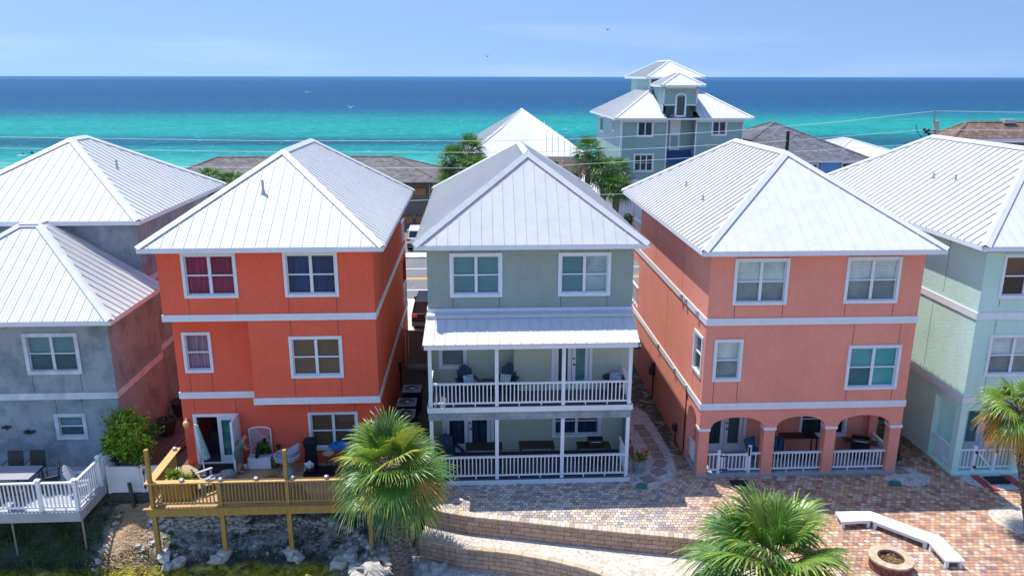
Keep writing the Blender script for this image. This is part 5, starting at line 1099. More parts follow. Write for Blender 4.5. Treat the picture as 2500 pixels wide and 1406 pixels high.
def flowers(c):
    def f(q, rng):
        leafy(q, (c[0], c[1], c[2]), (.32, .28, .14), 700, rng, (.025, .05), 14, (0, 1))
        for k in range(46):
            a = rng.uniform(0, 6.28); p = (c[0]+math.cos(a)*rng.uniform(.1, .38), c[1]+math.sin(a)*rng.uniform(.1, .32), c[2]+rng.uniform(-.1, .22)); rock_mesh(q, p, .022, rng, 1, 2)
    return f
pot_plant('flower_pot', 'large grey green pot of red flowers at the right corner of the sage green porch', (5.72, 24.75, 0), .24, .5, 'terracotta_grey', 60, .5, 2, ('leaf_mid', 'palm_yellow', 'flower_red'), (0, 1), flowers((5.78, 24.75, .62)))
for k, (c, l) in enumerate([((-12.2, 28.6, 0), 'wide dark barrel planter beside the grey house wall, nearer one'), ((-12.3, 30.4, 0), 'dark barrel planter with a small plant, farther back in the gap')]):
    pot_plant('barrel_planter', l, c, .36, .62, 'dark_pot', 14, .35, 30+k, ('leaf_dark', 'leaf_mid'), (0, 1), group='barrel planters in the gap')
q = MB(); rr = random.Random(3)
for k in range(9): x = -11.3+rr.uniform(-.25, .25); q.beam((x-.1, 26.6, .05+rr.uniform(0, .1)), (x+.35+rr.uniform(-.2, .2), 29.2, .08+rr.uniform(0, .15)), .06, .06)
tag(q.build('branch_pile', 'log_grey', org=(-11.3, 27, 0)), 'pile of long grey palm stalks lying in the gap beside the orange house', 'branches')
t = thing('corner_planter', 'wooden corner planter of spiky green and white striped leaves on the wooden deck', 'planter', (-10.1, 23.9, 0))
q = MB(); q.box((-10.45, 23.5, 0), (-9.55, 24.2, .62)); q.build('box', 'wood_gold', t); q = MB(); rr = random.Random(5)
for cx in (-10.3, -10.0, -9.75, -10.15): blades(q, (cx, 23.85+rr.uniform(-.2, .2), .6), 46, .55, rr, w=.03, m=(0, 0, 1, 2))
q.build('leaves', ['palm_bright', 'palm_yellow', 'leaf_mid'], t)

# ================= PATIO THINGS =================
def flat_poly(name, pts, z, mat): 
    q = MB(); P = smooth(pts+[pts[0]], 6)[:-1]; c = sum((Vector(p) for p in P), Vector((0, 0)))/len(P)
    q.add([(p.x, p.y, z) for p in P]+[(c.x, c.y, z)], [(i, (i+1) % len(P), len(P)) for i in range(len(P))]); return struct(name, q, mat)
flat_poly('gravel_bed', [(5.3, 23.75), (6.0, 23.7), (6.8, 24.2), (7.15, 25.2), (7.2, 27.0), (6.95, 30), (5.9, 30.0), (5.9, 26.5), (5.4, 25.2)], .012, 'gravel_grey')
flat_poly('gravel_bed', [(14.15, 23.85), (14.4, 23.5), (15.0, 23.25), (15.6, 23.45), (15.9, 23.9), (15.6, 24.4), (15.1, 24.75), (14.9, 24.3)], .012, 'gravel_grey')
flat_poly('gravel_bed', [(16.9, 23.93), (17.0, 23.35), (17.5, 22.95), (18.4, 22.9), (20, 22.9), (22, 23.0), (22, 23.93), (19, 23.94)], .012, 'gravel_grey')
flat_poly('gravel_circle', [(17.6, 21.85), (16.7, 21.75), (16.35, 21.2), (16.5, 20.5), (16.9, 19.8), (17.6, 19.0), (19, 18.6), (20.5, 19.5), (20.8, 21.2), (19.6, 22.0)], .012, 'gravel_white')
SS = [(5.95, 24.15, 25), (6.42, 24.65, 35), (6.62, 25.25, 60), (6.68, 25.9, 88), (6.66, 26.5, 90), (6.62, 27.1, 92), (6.58, 27.7, 90), (6.52, 28.3, 90), (15.05, 24.35, 10), (15.35, 25.0, 80)]
names = ['nearest the flower pot', 'second from the flower pot', 'third from the flower pot', 'fourth from the flower pot', 'fifth from the flower pot', 'sixth from the flower pot', 'seventh from the flower pot', 'farthest back beside the sage house', 'by the right pier of the pink house', 'behind the pier of the pink house']
for (x, y, a), nm in zip(SS, names):
    q = MB(); ca, sa = math.cos(R(a)), math.sin(R(a)); q.obox((x-.22*ca+.21*sa, y-.22*sa-.21*ca, .013), (.44*ca, .44*sa, 0), (-.42*sa, .42*ca, 0), (0, 0, .035))
    tag(q.build('stepping_stone', 'step_stone', org=(x, y, .013)), 'brown square stepping stone in the gravel, '+nm, 'stepping stone', 'stepping stones in the gravel beds')
for x, y, l in ((5.62, 23.72, 'green valve box lid at the foot of the sage house porch'), (14.45, 23.5, 'green valve box lid by the pink house corner')):
    q = MB(); q.lathe((x, y, .012), [(.17, 0), (.17, .03), (.15, .04)], 16, sx=1.2); tag(q.build('valve_lid', 'green_lid', org=(x, y, 0)), l, 'lid', 'green valve lids')
q = MB(); q.box((8.75, 23.55, .004), (9.35, 23.95, .03)); tag(q.build('door_mat', 'mat_black', org=(9, 23.7, 0)), 'black door mat on the pavers outside the pink porch gate', 'mat')
q = MB(); q.box((17.72, 23.25, .05), (18.42, 23.72, .08)); tag(q.build('door_mat', 'mat_black', org=(18, 23.5, 0)), 'black door mat framed by red pavers outside the mint house gate', 'mat')
for i, (x, y) in enumerate([(17.5, 23.75), (17.5, 23.48), (17.5, 23.2), (17.62, 22.98), (18.64, 23.7), (18.64, 23.42), (18.64, 23.14)]):
    q = MB(); q.box((x-.13, y-.12, .013), (x+.13, y+.12, .045)); tag(q.build('red_paver', 'red_paver', org=(x, y, 0)), 'dark red square paver beside the door mat at the mint house gate', 'paver', 'red pavers around the mat')
q = MB(); q.lathe((10.72, 23.05, .004), [(.045, 0), (.045, .012)], 10); tag(q.build('drain_cap', 'white_vinyl', org=(10.7, 23, 0)), 'small white round drain cap in the pavers before the pink house', 'drain cap')
# bench
t = thing('bench', 'long white angled bench in three sections around the fire pit', 'bench', (12.3, 20.8, 0))
BO = [(11.33, 21.40), (12.46, 21.39), (13.90, 19.86), (13.87, 18.67)]; BI = [(11.27, 20.82), (12.22, 20.86), (13.36, 19.62), (13.33, 18.70)]
q = MB()
for i in range(3):
    a, b, c, d = BI[i], BI[i+1], BO[i+1], BO[i]; q.add([(p[0], p[1], .22) for p in (a, b, c, d)]+[(p[0], p[1], .27) for p in (a, b, c, d)], [(0, 1, 2, 3), (4, 5, 6, 7), (0, 1, 5, 4), (1, 2, 6, 5), (2, 3, 7, 6), (3, 0, 4, 7)])
    for k in (1, 2, 3):
        f = k/4; p = Vector(a).lerp(Vector(d), f); r_ = Vector(b).lerp(Vector(c), f); q.beam((p.x, p.y, .2705), (r_.x, r_.y, .2705), .008, .002, 1)
q.build('seat', ['white_vinyl', 'stone_grey'], t)
for i in range(3):
    a, b, c, d = [Vector(p) for p in (BI[i], BI[i+1], BO[i+1], BO[i])]
    for k in (.08, .92):
        for e in (.12, .88):
            p = a.lerp(b, k).lerp(d.lerp(c, k), e); q = MB(); q.box((p.x-.045, p.y-.045, 0), (p.x+.045, p.y+.045, .22)); q.build('leg', 'white_vinyl', t)
    q = MB(); p = a.lerp(b, .06).lerp(d.lerp(c, .06), .08); r_ = a.lerp(b, .94).lerp(d.lerp(c, .94), .08); q.beam((p.x, p.y, .185), (r_.x, r_.y, .185), .03, .07); q.build('apron', 'white_vinyl', t)
# fire pit
fx, fy = 11.78, 18.85; t = thing('fire_pit', 'round stone fire pit with tan cap ring, filled with dry brush', 'fire pit', (fx, fy, 0))
q = MB(); N = 18; rr = random.Random(2)
for c in range(2):
    for k in range(N):
        a = 2*math.pi*(k+.5*c)/N; b = a+2*math.pi/N*.94; r0, r1 = .38, .56+rr.uniform(-.01, .01); z0, z1 = .005+c*.15, .145+c*.15
        P = [(fx+r*math.cos(w), fy+r*math.sin(w)) for r, w in ((r0, a), (r1, a), (r1, (a+b)/2), (r1, b), (r0, b))]
        q.add([(x, y, z0) for x, y in P]+[(x, y, z1) for x, y in P], [(0, 1, 2, 3, 4), (5, 6, 7, 8, 9), (1, 2, 7, 6), (2, 3, 8, 7), (0, 1, 6, 5), (3, 4, 9, 8), (4, 0, 5, 9)])
q.build('block_ring', 'pit_red', t); q = MB()
for k in range(16):
    a = 2*math.pi*k/16; b = a+2*math.pi/16*.97; P = [(fx+r*math.cos(w), fy+r*math.sin(w)) for r, w in ((.36, a), (.60, a), (.61, (a+b)/2), (.60, b), (.36, b), (.36, (a+b)/2))]
    q.add([(x, y, .30) for x, y in P]+[(x, y, .36) for x, y in P], [(0, 1, 2, 3, 4, 5), (6, 7, 8, 9, 10, 11), (1, 2, 8, 7), (2, 3, 9, 8), (0, 1, 7, 6), (3, 4, 10, 9), (5, 0, 6, 11), (4, 5, 11, 10)])
q.build('cap_ring', 'cap_stone', t)
q = MB(); q.lathe((fx, fy, .01), [(.37, 0), (.37, .1)], 20); q.build('ash_bed', 'ash', t); q = MB()
for k in range(260):
    a = rr.uniform(0, 6.28); r_ = rr.uniform(0, .33); d = Vector((rr.gauss(0, 1), rr.gauss(0, 1), rr.gauss(.1, .5))).normalized()*rr.uniform(.04, .13); p = Vector((fx+r_*math.cos(a), fy+r_*math.sin(a), .14+rr.uniform(0, .16))); q.cyl(p-d, p+d, .006, .003, 3)
q.build('brush', 'dry_twig', t)
# spiky plant and grey sphere ornament at right edge
t = thing('spiky_plant', 'dark spiky plant in the white gravel at the right edge', 'plant', (17.05, 19.95, .012)); q = MB(); blades(q, (17.05, 19.95, .02), 60, .6, random.Random(8), w=.03, m=(0, 1), el=(2, 50)); q.build('leaves', ['leaf_dark', 'log_grey'], t)

# ================= FURNITURE =================
def adirondack(name, label, loc, rz, mat, group=None, s=1.0):
    t = thing(name, label, 'chair', (0, 0, 0), group, local=True); q = MB()      # faces -y
    for i in range(5): q.obox((-.25+i*.102, -.28+.0, .34), (.095, 0, 0), (0, .52, -.10), (0, 0, .02))
    q.build('seat', mat, t); q = MB()
    for i in range(6): h = (.62, .72, .78, .78, .72, .62)[i]; q.obox((-.27+i*.091, .22, .26), (.084, 0, 0), (0, h*.38, h*.92), (0, -.02, .008))
    q.build('backrest', mat, t)
    for sx in (-1, 1):
        q = MB(); q.box((sx*.33-.06, -.36, .54), (sx*.33+.06, .38, .565)); q.build('armrest', mat, t)
        q = MB(); q.box((sx*.29-.02, -.32, 0), (sx*.29+.02, -.24, .54)); q.build('leg', mat, t)
        q = MB(); q.box((sx*.29-.02, .28, 0), (sx*.29+.02, .35, .54)); q.build('leg', mat, t)
    t.location = loc; t.rotation_euler = (0, 0, rz); t.scale = (s,)*3; return t
def pillow(label, c, rz, mat, w=.38, tilt=1.1, flat=False):
    q = MB(); n = 10; vs = []
    for s_ in (1, -1):
        for j in range(n+1):
            for i in range(n+1):
                u, v = i/n*2-1, j/n*2-1; th = .07*(max(0, (1-u**4)*(1-v**4)))**.6; vs.append((u*w/2, s_*th, v*w/2))
    fs = []; N = (n+1)**2
    for s_ in (0, 1):
        for j in range(n):
            for i in range(n): a = s_*N+j*(n+1)+i; fs.append((a, a+1, a+n+2, a+n+1))
    q.add(vs, fs); o = q.build('pillow', mat, smooth=True); o.location = c; o.rotation_euler = (-(1.57-tilt), 0, rz); return tag(o, label, 'pillow')
zu, zl = 2.865, .175
adirondack('adirondack_chair', 'dark blue slatted chair holding the flowered pillow, left on the upper porch', (-.30, 25.15, zu), .35, 'navy_plastic', 'blue slatted chairs on the upper porch')
adirondack('adirondack_chair', 'dark blue slatted chair holding the striped pillow, second on the upper porch', (1.0, 25.2, zu), -.35, 'navy_plastic', 'blue slatted chairs on the upper porch')
pillow('blue and white flowered pillow on the left chair of the upper porch', (-.28, 25.12, zu+.58), .35, 'pillow_flower'); pillow('teal and white striped pillow on the second chair of the upper porch', (.98, 25.12, zu+.58), -.35, 'striped_pillow')
def table(name, label, loc, sx, sy, h, top='dark_bronze', leg='dark_bronze', th=.03, cat='table', shelf=False, rz=0, cross=False):
    t = thing(name, label, cat, (0, 0, 0), local=True); q = MB(); q.box((-sx/2, -sy/2, h-th), (sx/2, sy/2, h)); q.build('tabletop', top, t)
    for a in (-1, 1):
        for b in (-1, 1): q = MB(); x, y = a*(sx/2-.05), b*(sy/2-.05); q.box((x-.02, y-.02, 0), (x+.02, y+.02, h-th)); q.build('leg', leg, t)
    if shelf: q = MB(); q.box((-sx/2+.03, -sy/2+.03, .14), (sx/2-.03, sy/2-.03, .17)); q.build('shelf', top, t)
    t.location = loc; t.rotation_euler = (0, 0, rz); return t
table('side_table', 'small dark blue table between the two blue chairs on the upper porch', (.36, 25.2, zu), .42, .42, .5, 'navy_plastic', 'navy_plastic')
t = thing('papasan_chair', 'round dark bowl chair at the right end of the upper porch', 'chair', (4.78, 25.0, zu)); q = MB(); q.lathe((4.78, 25.05, zu+.36), [(.12, 0), (.32, .08), (.42, .26), (.40, .28), (.28, .14), (.05, .08)], 20); q.build('bowl', 'navy_plastic', t); q = MB(); q.lathe((4.78, 25.05, zu), [(.26, 0), (.25, .04), (.14, .34), (.12, .38)], 14); q.build('base', 'dark_bronze', t)
pillow('blue and white flowered pillow in the round bowl chair', (4.82, 24.98, zu+.66), -.2, 'pillow_flower', .42, .7)
table('patio_table', 'long dark table in the left part of the lower porch', (.22, 25.2, zl), 1.3, .6, .72); table('patio_table', 'long dark table in the middle of the lower porch', (2.1, 25.2, zl), 1.25, .6, .74)
table('patio_table', 'dark table under the small grill at the right of the lower porch', (4.15, 25.2, zl), 1.2, .55, .68, shelf=True)
adirondack('adirondack_chair', 'dark blue slatted chair by the french door on the lower porch', (-.95, 25.3, zl), .5, 'navy_plastic')
def grill(name, label, loc, stand=True, s=1):
    t = thing(name, label, 'grill', (0, 0, 0), local=True); b = .55 if stand else 0; q = MB(); q.box((-.3, -.22, b), (.3, .22, b+.18)); q.build('firebox', 'oven_black', t)
    q = MB(); n = 8; P = [(-.22*math.cos(math.pi*i/n), .17*math.sin(math.pi*i/n)) for i in range(n+1)]
    vs = [(x, y, b+.181+z) for x in (-.3, .3) for y, z in P]; q.add(vs, [(i, i+1, n+2+i, n+1+i) for i in range(n)]+[tuple(range(n+1)), tuple(range(2*n+1, n, -1))]); l = q.build('lid', 'oven_black', t); q = MB(); q.cyl((-.2, -.25, b+.24), (.2, -.25, b+.24), .012, n=6); q.build('handle', 'silver', l)
    if stand:
        q = MB(); q.box((-.6, -.2, b+.12), (-.301, .2, b+.15)); q.box((.301, -.2, b+.12), (.6, .2, b+.15)); q.build('side_shelf', 'oven_black', t)
        q = MB(); q.box((-.29, -.2, .06), (.29, .2, b-.002)); q.build('cart', 'oven_black', t)
        for x in (-.25, .25): q = MB(); q.cyl((x-.02, -.18, .05), (x+.02, -.18, .05), .05, n=10); q.build('wheel', 'tyre', t)
    t.location = loc; t.scale = (s,)*3; return t
grill('grill', 'small black tabletop grill at the right of the lower sage porch', (4.2, 25.2, zl+.68), False, .9); g = grill('grill', 'black cart grill in the right corner of the pink house porch', (13.95, 25.2, .085)); g.rotation_euler = (0, 0, -.35)
q = MB(); q.cyl((-.95, 24.75, zl), (-.95, 24.75, zl+.45), .12, .13, 14); tag(q.build('water_jug', 'blue_cushion', org=(-.95, 24.75, zl)), 'light blue round container behind the lower left porch rail', 'container')
def wicker(label, loc, rz):
    t = thing('tub_chair', label, 'chair', (0, 0, 0), 'blue cushioned chairs on the pink porch', local=True)
    q = MB(); N = 14
    for k in range(N+1):
        a = math.pi*(-.08+1.16*k/N); x, y = .32*math.cos(a), .28*math.sin(a); q.cyl((x*.8, y*.8, .06), (x*1.05, y*1.05, .36+.3*math.sin(max(0, a if a < math.pi else math.pi))**.7 if 0 < a < math.pi else .4), .008, n=4)
    for z, r_ in ((.06, .8), (.36, 1.0)):
        for k in range(16): a, b = 2*math.pi*k/16, 2*math.pi*(k+1)/16; q.cyl((.32*r_*math.cos(a), .28*r_*math.sin(a), z), (.32*r_*math.cos(b), .28*r_*math.sin(b), z), .01, n=4)
    q.build('frame', 'white_vinyl', t); q = MB(); q.lathe((0, -.02, .30), [(.2, 0), (.29, .04), (.28, .1), (.1, .13)], 14); q.build('seat_cushion', 'blue_cushion', t)
    q = MB(); q.obox((-.24, .20, .38), (.48, 0, 0), (0, .08, .38), (0, -.09, .02)); q.build('back_cushion', 'blue_cushion', t); t.location = loc; t.rotation_euler = (0, 0, rz); return t
wicker('white framed chair with blue cushions left of the second pink pier', (10.05, 25.3, .085), .5); wicker('white framed chair with blue cushions right of the second pink pier', (10.88, 25.3, .085), -.3)
table('bar_table', 'tall narrow black metal table with lower shelf on the pink porch', (11.62, 25.2, .085), 1.32, .5, .98, 'black_metal', 'black_metal', shelf=True)
# left deck furniture
table('dining_table', 'grey slatted dining table on the grey deck at the left edge', (-15.85, 24.35, -.02), 1.9, .95, .72, 'slat_table', 'dark_bronze')
def mesh_chair(label, loc, rz):
    t = thing('deck_chair', label, 'chair', (0, 0, 0), 'dark mesh chairs around the slatted table', local=True); q = MB(); q.box((-.26, -.25, .40), (.26, .25, .43)); q.build('seat', 'dark_bronze', t)
    q = MB(); q.obox((-.26, .23, .42), (.52, 0, 0), (0, .10, .55), (0, -.025, 0)); q.build('backrest', 'dark_bronze', t)
    for a in (-1, 1):
        q = MB(); q.tube([(a*.27, .25, .66), (a*.27, -.1, .64), (a*.27, -.27, .55), (a*.25, -.24, 0)], .014, 5); q.build('armrest', 'dark_bronze', t); q = MB(); q.cyl((a*.25, .25, 0), (a*.25, .24, .42), .014, n=5); q.build('leg', 'dark_bronze', t)
    t.location = loc; t.rotation_euler = (0, 0, rz); return t
mesh_chair('dark chair at the right end of the slatted table on the grey deck', (-14.45, 24.35, -.02), -1.2); mesh_chair('dark chair behind the slatted table, nearest the wall ornament', (-15.4, 25.15, -.02), 0)
mesh_chair('dark chair behind the slatted table, second from the right', (-16.15, 25.15, -.02), 0); mesh_chair('dark chair in front of the slatted table by the white rail', (-16.0, 23.55, -.02), 3.14); mesh_chair('dark chair in front of the slatted table, right one', (-15.2, 23.6, -.02), 3.14)
adirondack('adirondack_chair', 'white armed slatted chair in the sunny corner of the grey deck', (-13.4, 24.3, -.02), 1.7, 'weathered_white'); 
t = table('side_bench', 'low dark bench at the back corner of the grey deck', (-13.2, 25.75, -.02), .75, .3, .42, 'dark_bronze', 'dark_bronze', cat='bench')
# orange deck
adirondack('adirondack_chair', 'grey blue slatted lounge chair on the left of the wooden deck', (-9.25, 24.3, -.02), 2.3, 'stone_grey', s=.95)
q = MB(); rock_mesh(q, (-8.75, 24.9, .12), .28, random.Random(4), .55); tag(q.build('covered_bundle', 'ac_top', org=(-8.75, 24.9, 0)), 'grey covered bundle beside the lounge chair on the wooden deck', 'bundle')
q = MB(); q.quad((-10.0, 25.3, -.012), (-8.7, 25.3, -.012), (-8.7, 26.0, -.012), (-10.0, 26.0, -.012)); q.box((-9.9, 25.3, -.018), (-8.7, 25.95, .005)); tag(q.build('door_mat', 'mat_black', org=(-9.3, 25.6, 0)), 'black mat before the open french door of the orange house', 'mat')
t = thing('patio_umbrella', 'closed pale green umbrella on a white pole by the french door', 'umbrella', (-9.55, 25.2, 0)); q = MB(); q.cyl((-9.62, 25.2, 0), (-9.78, 25.2, 1.95), .028, n=8); q.build('pole', 'white_vinyl', t); q = MB(); q.cyl((-9.55, 25.25, .62), (-9.72, 25.22, 1.9), .15, .03, 9); q.build('canopy', 'teal_cloth', t); q = MB(); q.lathe((-9.62, 25.2, 0), [(.2, 0), (.2, .05), (.04, .08)], 12); q.build('base', 'black_metal', t)
t = thing('trellis_planter', 'white planter box with arched lattice back, against the orange wall', 'planter', (-7.95, 25.8, 0)); q = MB(); q.box((-8.22, 25.55, 0), (-7.42, 25.93, .42)); q.build('box', 'white_vinyl', t)
q = MB()
def top_z(x): k = (x+7.82)/.40; return 1.32+.13*math.sqrt(max(0, 1-k*k))
for x in (-8.22, -7.46): q.box((x, 25.94, .1), (x+.04, 25.98, 1.36))
for k in range(24):
    for sgn in (1, -1):
        P = []
        for i in range(30):
            x = -8.18+.72*i/29; z = .3+(k-8)*.085+sgn*(x+8.18); 
            if .42 < z < top_z(x): P.append((x, z))
        if len(P) > 2: q.beam((P[0][0], 25.955+.004*sgn, P[0][1]), (P[-1][0], 25.955+.004*sgn, P[-1][1]), .008, .026, up=(0, 1, 0))
for i in range(12): a, b = -8.2+.76*i/12, -8.2+.76*(i+1)/12; q.beam((a, 25.96, top_z(a)), (b, 25.96, top_z(b)), .04, .04)
q.build('lattice', 'white_vinyl', t); q = MB(); leafy(q, (-7.75, 25.72, .72), (.36, .2, .36), 2400, random.Random(12), (.025, .05), 22, (0, 1)); q.build('plant', ['leaf_dark', 'leaf_mid'], t)
pot_plant('pot', 'small white pot beside the white door edge', (-8.33, 25.6, 0), .09, .15, 'white_vinyl', 0, 0, 1, ())
q = MB(); q.lathe((-7.28, 25.7, 0), [(.07, 0), (.13, .1), (.12, .2), (.05, .3), (.08, .36)], 14); tag(q.build('vase', 'green_glaze', org=(-7.28, 25.7, 0), smooth=True), 'green glazed vase standing right of the trellis planter', 'vase')
pot_plant('pot', 'small dark hanging style pot right of the trellis', (-7.18, 25.85, .62), .08, .14, 'dark_pot', 12, .12, 3, ('leaf_dark',))
t = thing('bird_bath', 'grey octagonal basin on a pedestal holding a tilted box, on the wooden deck', 'basin', (-6.75, 25.15, 0)); q = MB(); q.lathe((-6.72, 25.15, 0), [(.24, 0), (.22, .08), (.12, .3), (.14, .45), (.2, .52)], 8); q.build('pedestal', 'stone_grey', t); q = MB(); q.lathe((-6.72, 25.15, .5), [(.3, 0), (.46, .12), (.48, .26), (.42, .26), (.38, .14), (.05, .08)], 8); q.build('basin', 'stone_grey', t)
q = MB(); q.obox((-6.62, 25.05, .75), (.36, 0, .22), (0, .34, .02), (-.06, 0, .1)); tag(q.build('box', 'stone_grey', org=(-6.5, 25.2, .75)), 'pale grey box tilted on the rim of the octagonal basin', 'box')
t = thing('covered_grill', 'tall narrow thing under a black cover against the orange wall', 'covered grill', (-5.95, 25.6, 0)); q = MB(); q.lathe((-5.98, 25.6, 0), [(.22, 0), (.24, .3), (.2, .7), (.27, 1.0), (.2, 1.12), (.05, 1.16)], 12, sx=1.0, sy=.8); q.build('cover', 'mat_black', t)
q = MB(); rock_mesh(q, (-6.0, 25.28, .18), .15, random.Random(9), 1.3); tag(q.build('bag', 'white_vinyl', org=(-6.0, 25.28, 0)), 'small white and pink bag at the foot of the black cover', 'bag')
q = MB(); q.box((-6.1, 24.75, -.01), (-4.4, 25.35, .18)); q.box((-6.02, 24.83, .181), (-4.48, 25.27, .185)); tag(q.build('tub', 'oven_black', org=(-5.3, 25, 0)), 'long black low tub on the wooden deck', 'tub')
def glass_table(label, loc, r, h, mat, dish=True):
    t = thing('glass_table', label, 'table', (0, 0, 0), local=True); q = MB(); q.lathe((0, 0, h-.03), [(r*.55, 0), (r, .05), (r*1.02, .055), (r*.95, .03) , (r*.2, .01)], 22); q.build('glass_bowl', mat, t, smooth=True)
    for k in range(3): a = 2.1*k; q = MB(); q.tube([(r*.7*math.cos(a), r*.7*math.sin(a), 0), (r*.3*math.cos(a), r*.3*math.sin(a), h*.5), (r*.6*math.cos(a), r*.6*math.sin(a), h-.03)], .009, 5); q.build('leg', 'black_metal', t)
    t.location = loc; return t
glass_table('blue glass topped round table below the ground floor window of the orange house', (-4.95, 25.45, 0), .36, .88, 'blue_glass'); glass_table('small low table with yellow dish, left of the blue glass table', (-5.32, 25.4, 0), .2, .62, 'cap_b'); glass_table('small low blue table right of the blue glass table', (-4.4, 25.4, 0), .26, .62, 'blue_glass')
q = MB(); pts = [(-7.3+.35*math.cos(a*.5)+a*.02, 24.75+.25*math.sin(a*.5), -.0) for a in range(12)]; q.tube(pts, .012, 5); tag(q.build('hose', 'mat_black', org=(-7.3, 24.7, 0)), 'black hose coiled on the wooden deck boards', 'hose')

# ================= PERSON =================
def person():
    t = thing('person', 'bald person in a grey green shirt bending forward at the white door edge', 'person', (-8.42, 25.3, 0))
    V = []; E_ = []; Rr = []
    def pt(x, y, z, r, par=None):
        V.append((x, y, z)); Rr.append(r)
        if par is not None: E_.append((par, len(V)-1))
        return len(V)-1
    # leaning towards +x / +y, back to the camera
    pel = pt(-.10, 0, .78, .155); s1 = pt(-.06, .02, .92, .15, pel); s2 = pt(.0, .05, 1.06, .165, s1); ch = pt(.08, .09, 1.18, .165, s2); nk = pt(.16, .13, 1.28, .06, ch); nk2 = pt(.20, .15, 1.34, .055, nk)
    hd = pt(.24, .17, 1.41, .088, nk2); hd2 = pt(.29, .19, 1.46, .075, hd)
    for sgn in (-1, 1):
        hp = pt(-.10+sgn*.05, sgn*-.09+.0, .72, .10, pel); kn = pt(-.02+sgn*.06, sgn*-.10+.06, .42, .065, hp); an = pt(-.10+sgn*.06, sgn*-.10, .09, .042, kn); ft = pt(.0+sgn*.06, sgn*-.10+.08, .045, .042, an); pt(.07+sgn*.06, sgn*-.10+.13, .035, .03, ft)
        sh = pt(.10-sgn*-.10, .09-sgn*.13, 1.19, .065, ch); el = pt(.26+sgn*.05, .10-sgn*.15, 1.0, .045, sh); wr = pt(.40, .22-sgn*.06, .95, .028, el); pm = pt(.45, .25-sgn*.05, .945, .034, wr); pk = pt(.49, .27-sgn*.05, .94, .030, pm)
        for f in range(4):
            dy = (f-1.5)*.019; L = (.055, .068, .064, .05)[f]; a = pt(.50+L*.5, .28-sgn*.05+dy, .945, .0085, pk); pt(.50+L*.85, .285-sgn*.05+dy, .925, .0075, a)
        a = pt(.47, .26-sgn*.05+sgn*.04, .955, .010, pm); pt(.50, .27-sgn*.05+sgn*.055, .95, .008, a)
    me = bpy.data.meshes.new('body'); o0 = ORG[t.name]; base = Vector((-8.42, 25.3, 0)); me.from_pydata([tuple(Vector(v)) for v in V], E_, []); ob = bpy.data.objects.new('body', me); COL.objects.link(ob); ob.parent = t; ob.scale = (.93,)*3
    md = ob.modifiers.new('Skin', 'SKIN'); 
    for i, v in enumerate(me.skin_vertices[0].data): kf = 1.3 if Rr[i] > .04 else 1.0; v.radius = (Rr[i]*kf, Rr[i]*kf); v.use_root = (i == 0)
    sb = ob.modifiers.new('Sub', 'SUBSURF'); sb.levels = 2; sb.render_levels = 2
    # face, ears and clothing colours by region, so the body stays one mesh
    m, nt, b = newmat('person_skin_and_clothes'); tcn = nt.nodes.new('ShaderNodeTexCoord'); s = nt.nodes.new('ShaderNodeSeparateXYZ'); lk(nt, tcn.outputs['Object'], s.inputs[0])
    shirt = ramp(nt, s.outputs[2], [(0.0, (.45, .22, .15)), (.45, (.13, .12, .10)), (.80, (.115, .155, .125)), (1.0, (.115, .155, .125))], 'CONSTANT')
    up = nt.nodes.new('ShaderNodeMath'); up.operation = 'GREATER_THAN'; up.inputs[1].default_value = 1.27; lk(nt, s.outputs[2], up.inputs[0])
    fx_ = nt.nodes.new('ShaderNodeMath'); fx_.operation = 'GREATER_THAN'; fx_.inputs[1].default_value = .27; lk(nt, s.outputs[0], fx_.inputs[0])
    mxx = nt.nodes.new('ShaderNodeMath'); mxx.operation = 'MAXIMUM'; lk(nt, up.outputs[0], mxx.inputs[0]); lk(nt, fx_.outputs[0], mxx.inputs[1])
    lk(nt, mix(nt, mxx.outputs[0], shirt, (.45, .20, .13)), b.inputs['Base Color']); b.inputs['Roughness'].default_value = .8; MATS['pp'] = m; me.materials.append(m)
    q = MB(); 
    for sgn in (-1, 1): q.lathe((-8.42+(.235-sgn*.04)*.93, 25.3+(.17+sgn*.075)*.93, 1.38*.93), [(.005, -.02), (.018, 0), (.005, .03)], 8)
    q.lathe((-8.42+.375*.93, 25.3+.235*.93, 1.44*.93), [(.004, -.015), (.014, -.005), (.004, .03)], 6); q.build('ears_and_nose', 'skin', t)
person()

# ================= SIDE YARD =================
def ac_unit(label, loc):
    t = thing('ac_unit', label, 'air conditioner', (0, 0, 0), 'air conditioner units in the gap', local=True); q = MB(); q.box((-.38, -.38, .0), (.38, .38, .82))
    q.build('casing', 'ac_side', t); q = MB(); n = 24
    for i in range(n):
        a, b = 2*math.pi*i/n, 2*math.pi*(i+1)/n
        def sq(an): c, s = math.cos(an), math.sin(an); k = .39/max(abs(c), abs(s)); return (c*k, s*k)
        (x0, y0), (x1, y1) = sq(a), sq(b); q.quad((x0, y0, .86), (x1, y1, .86), (.31*math.cos(b), .31*math.sin(b), .86), (.31*math.cos(a), .31*math.sin(a), .86)); q.quad((x0, y0, .821), (x1, y1, .821), (x1, y1, .86), (x0, y0, .86))
    q.build('top_rim', 'ac_top', t); q = MB(); q.lathe((0, 0, .83), [(.3, 0), (.3, .005)], 20); q.build('fan_opening', 'black_metal', t)
    q = MB(); q.lathe((0, 0, .84), [(.09, 0), (.09, .03), (.02, .04)], 12)
    for r_ in (.15, .2, .25, .3):
        for i in range(20): a, b = 2*math.pi*i/20, 2*math.pi*(i+1)/20; q.cyl((r_*math.cos(a), r_*math.sin(a), .862), (r_*math.cos(b), r_*math.sin(b), .862), .004, n=3, cap=False)
    q.build('fan_grille', 'steel_grey', t); t.location = loc; return t
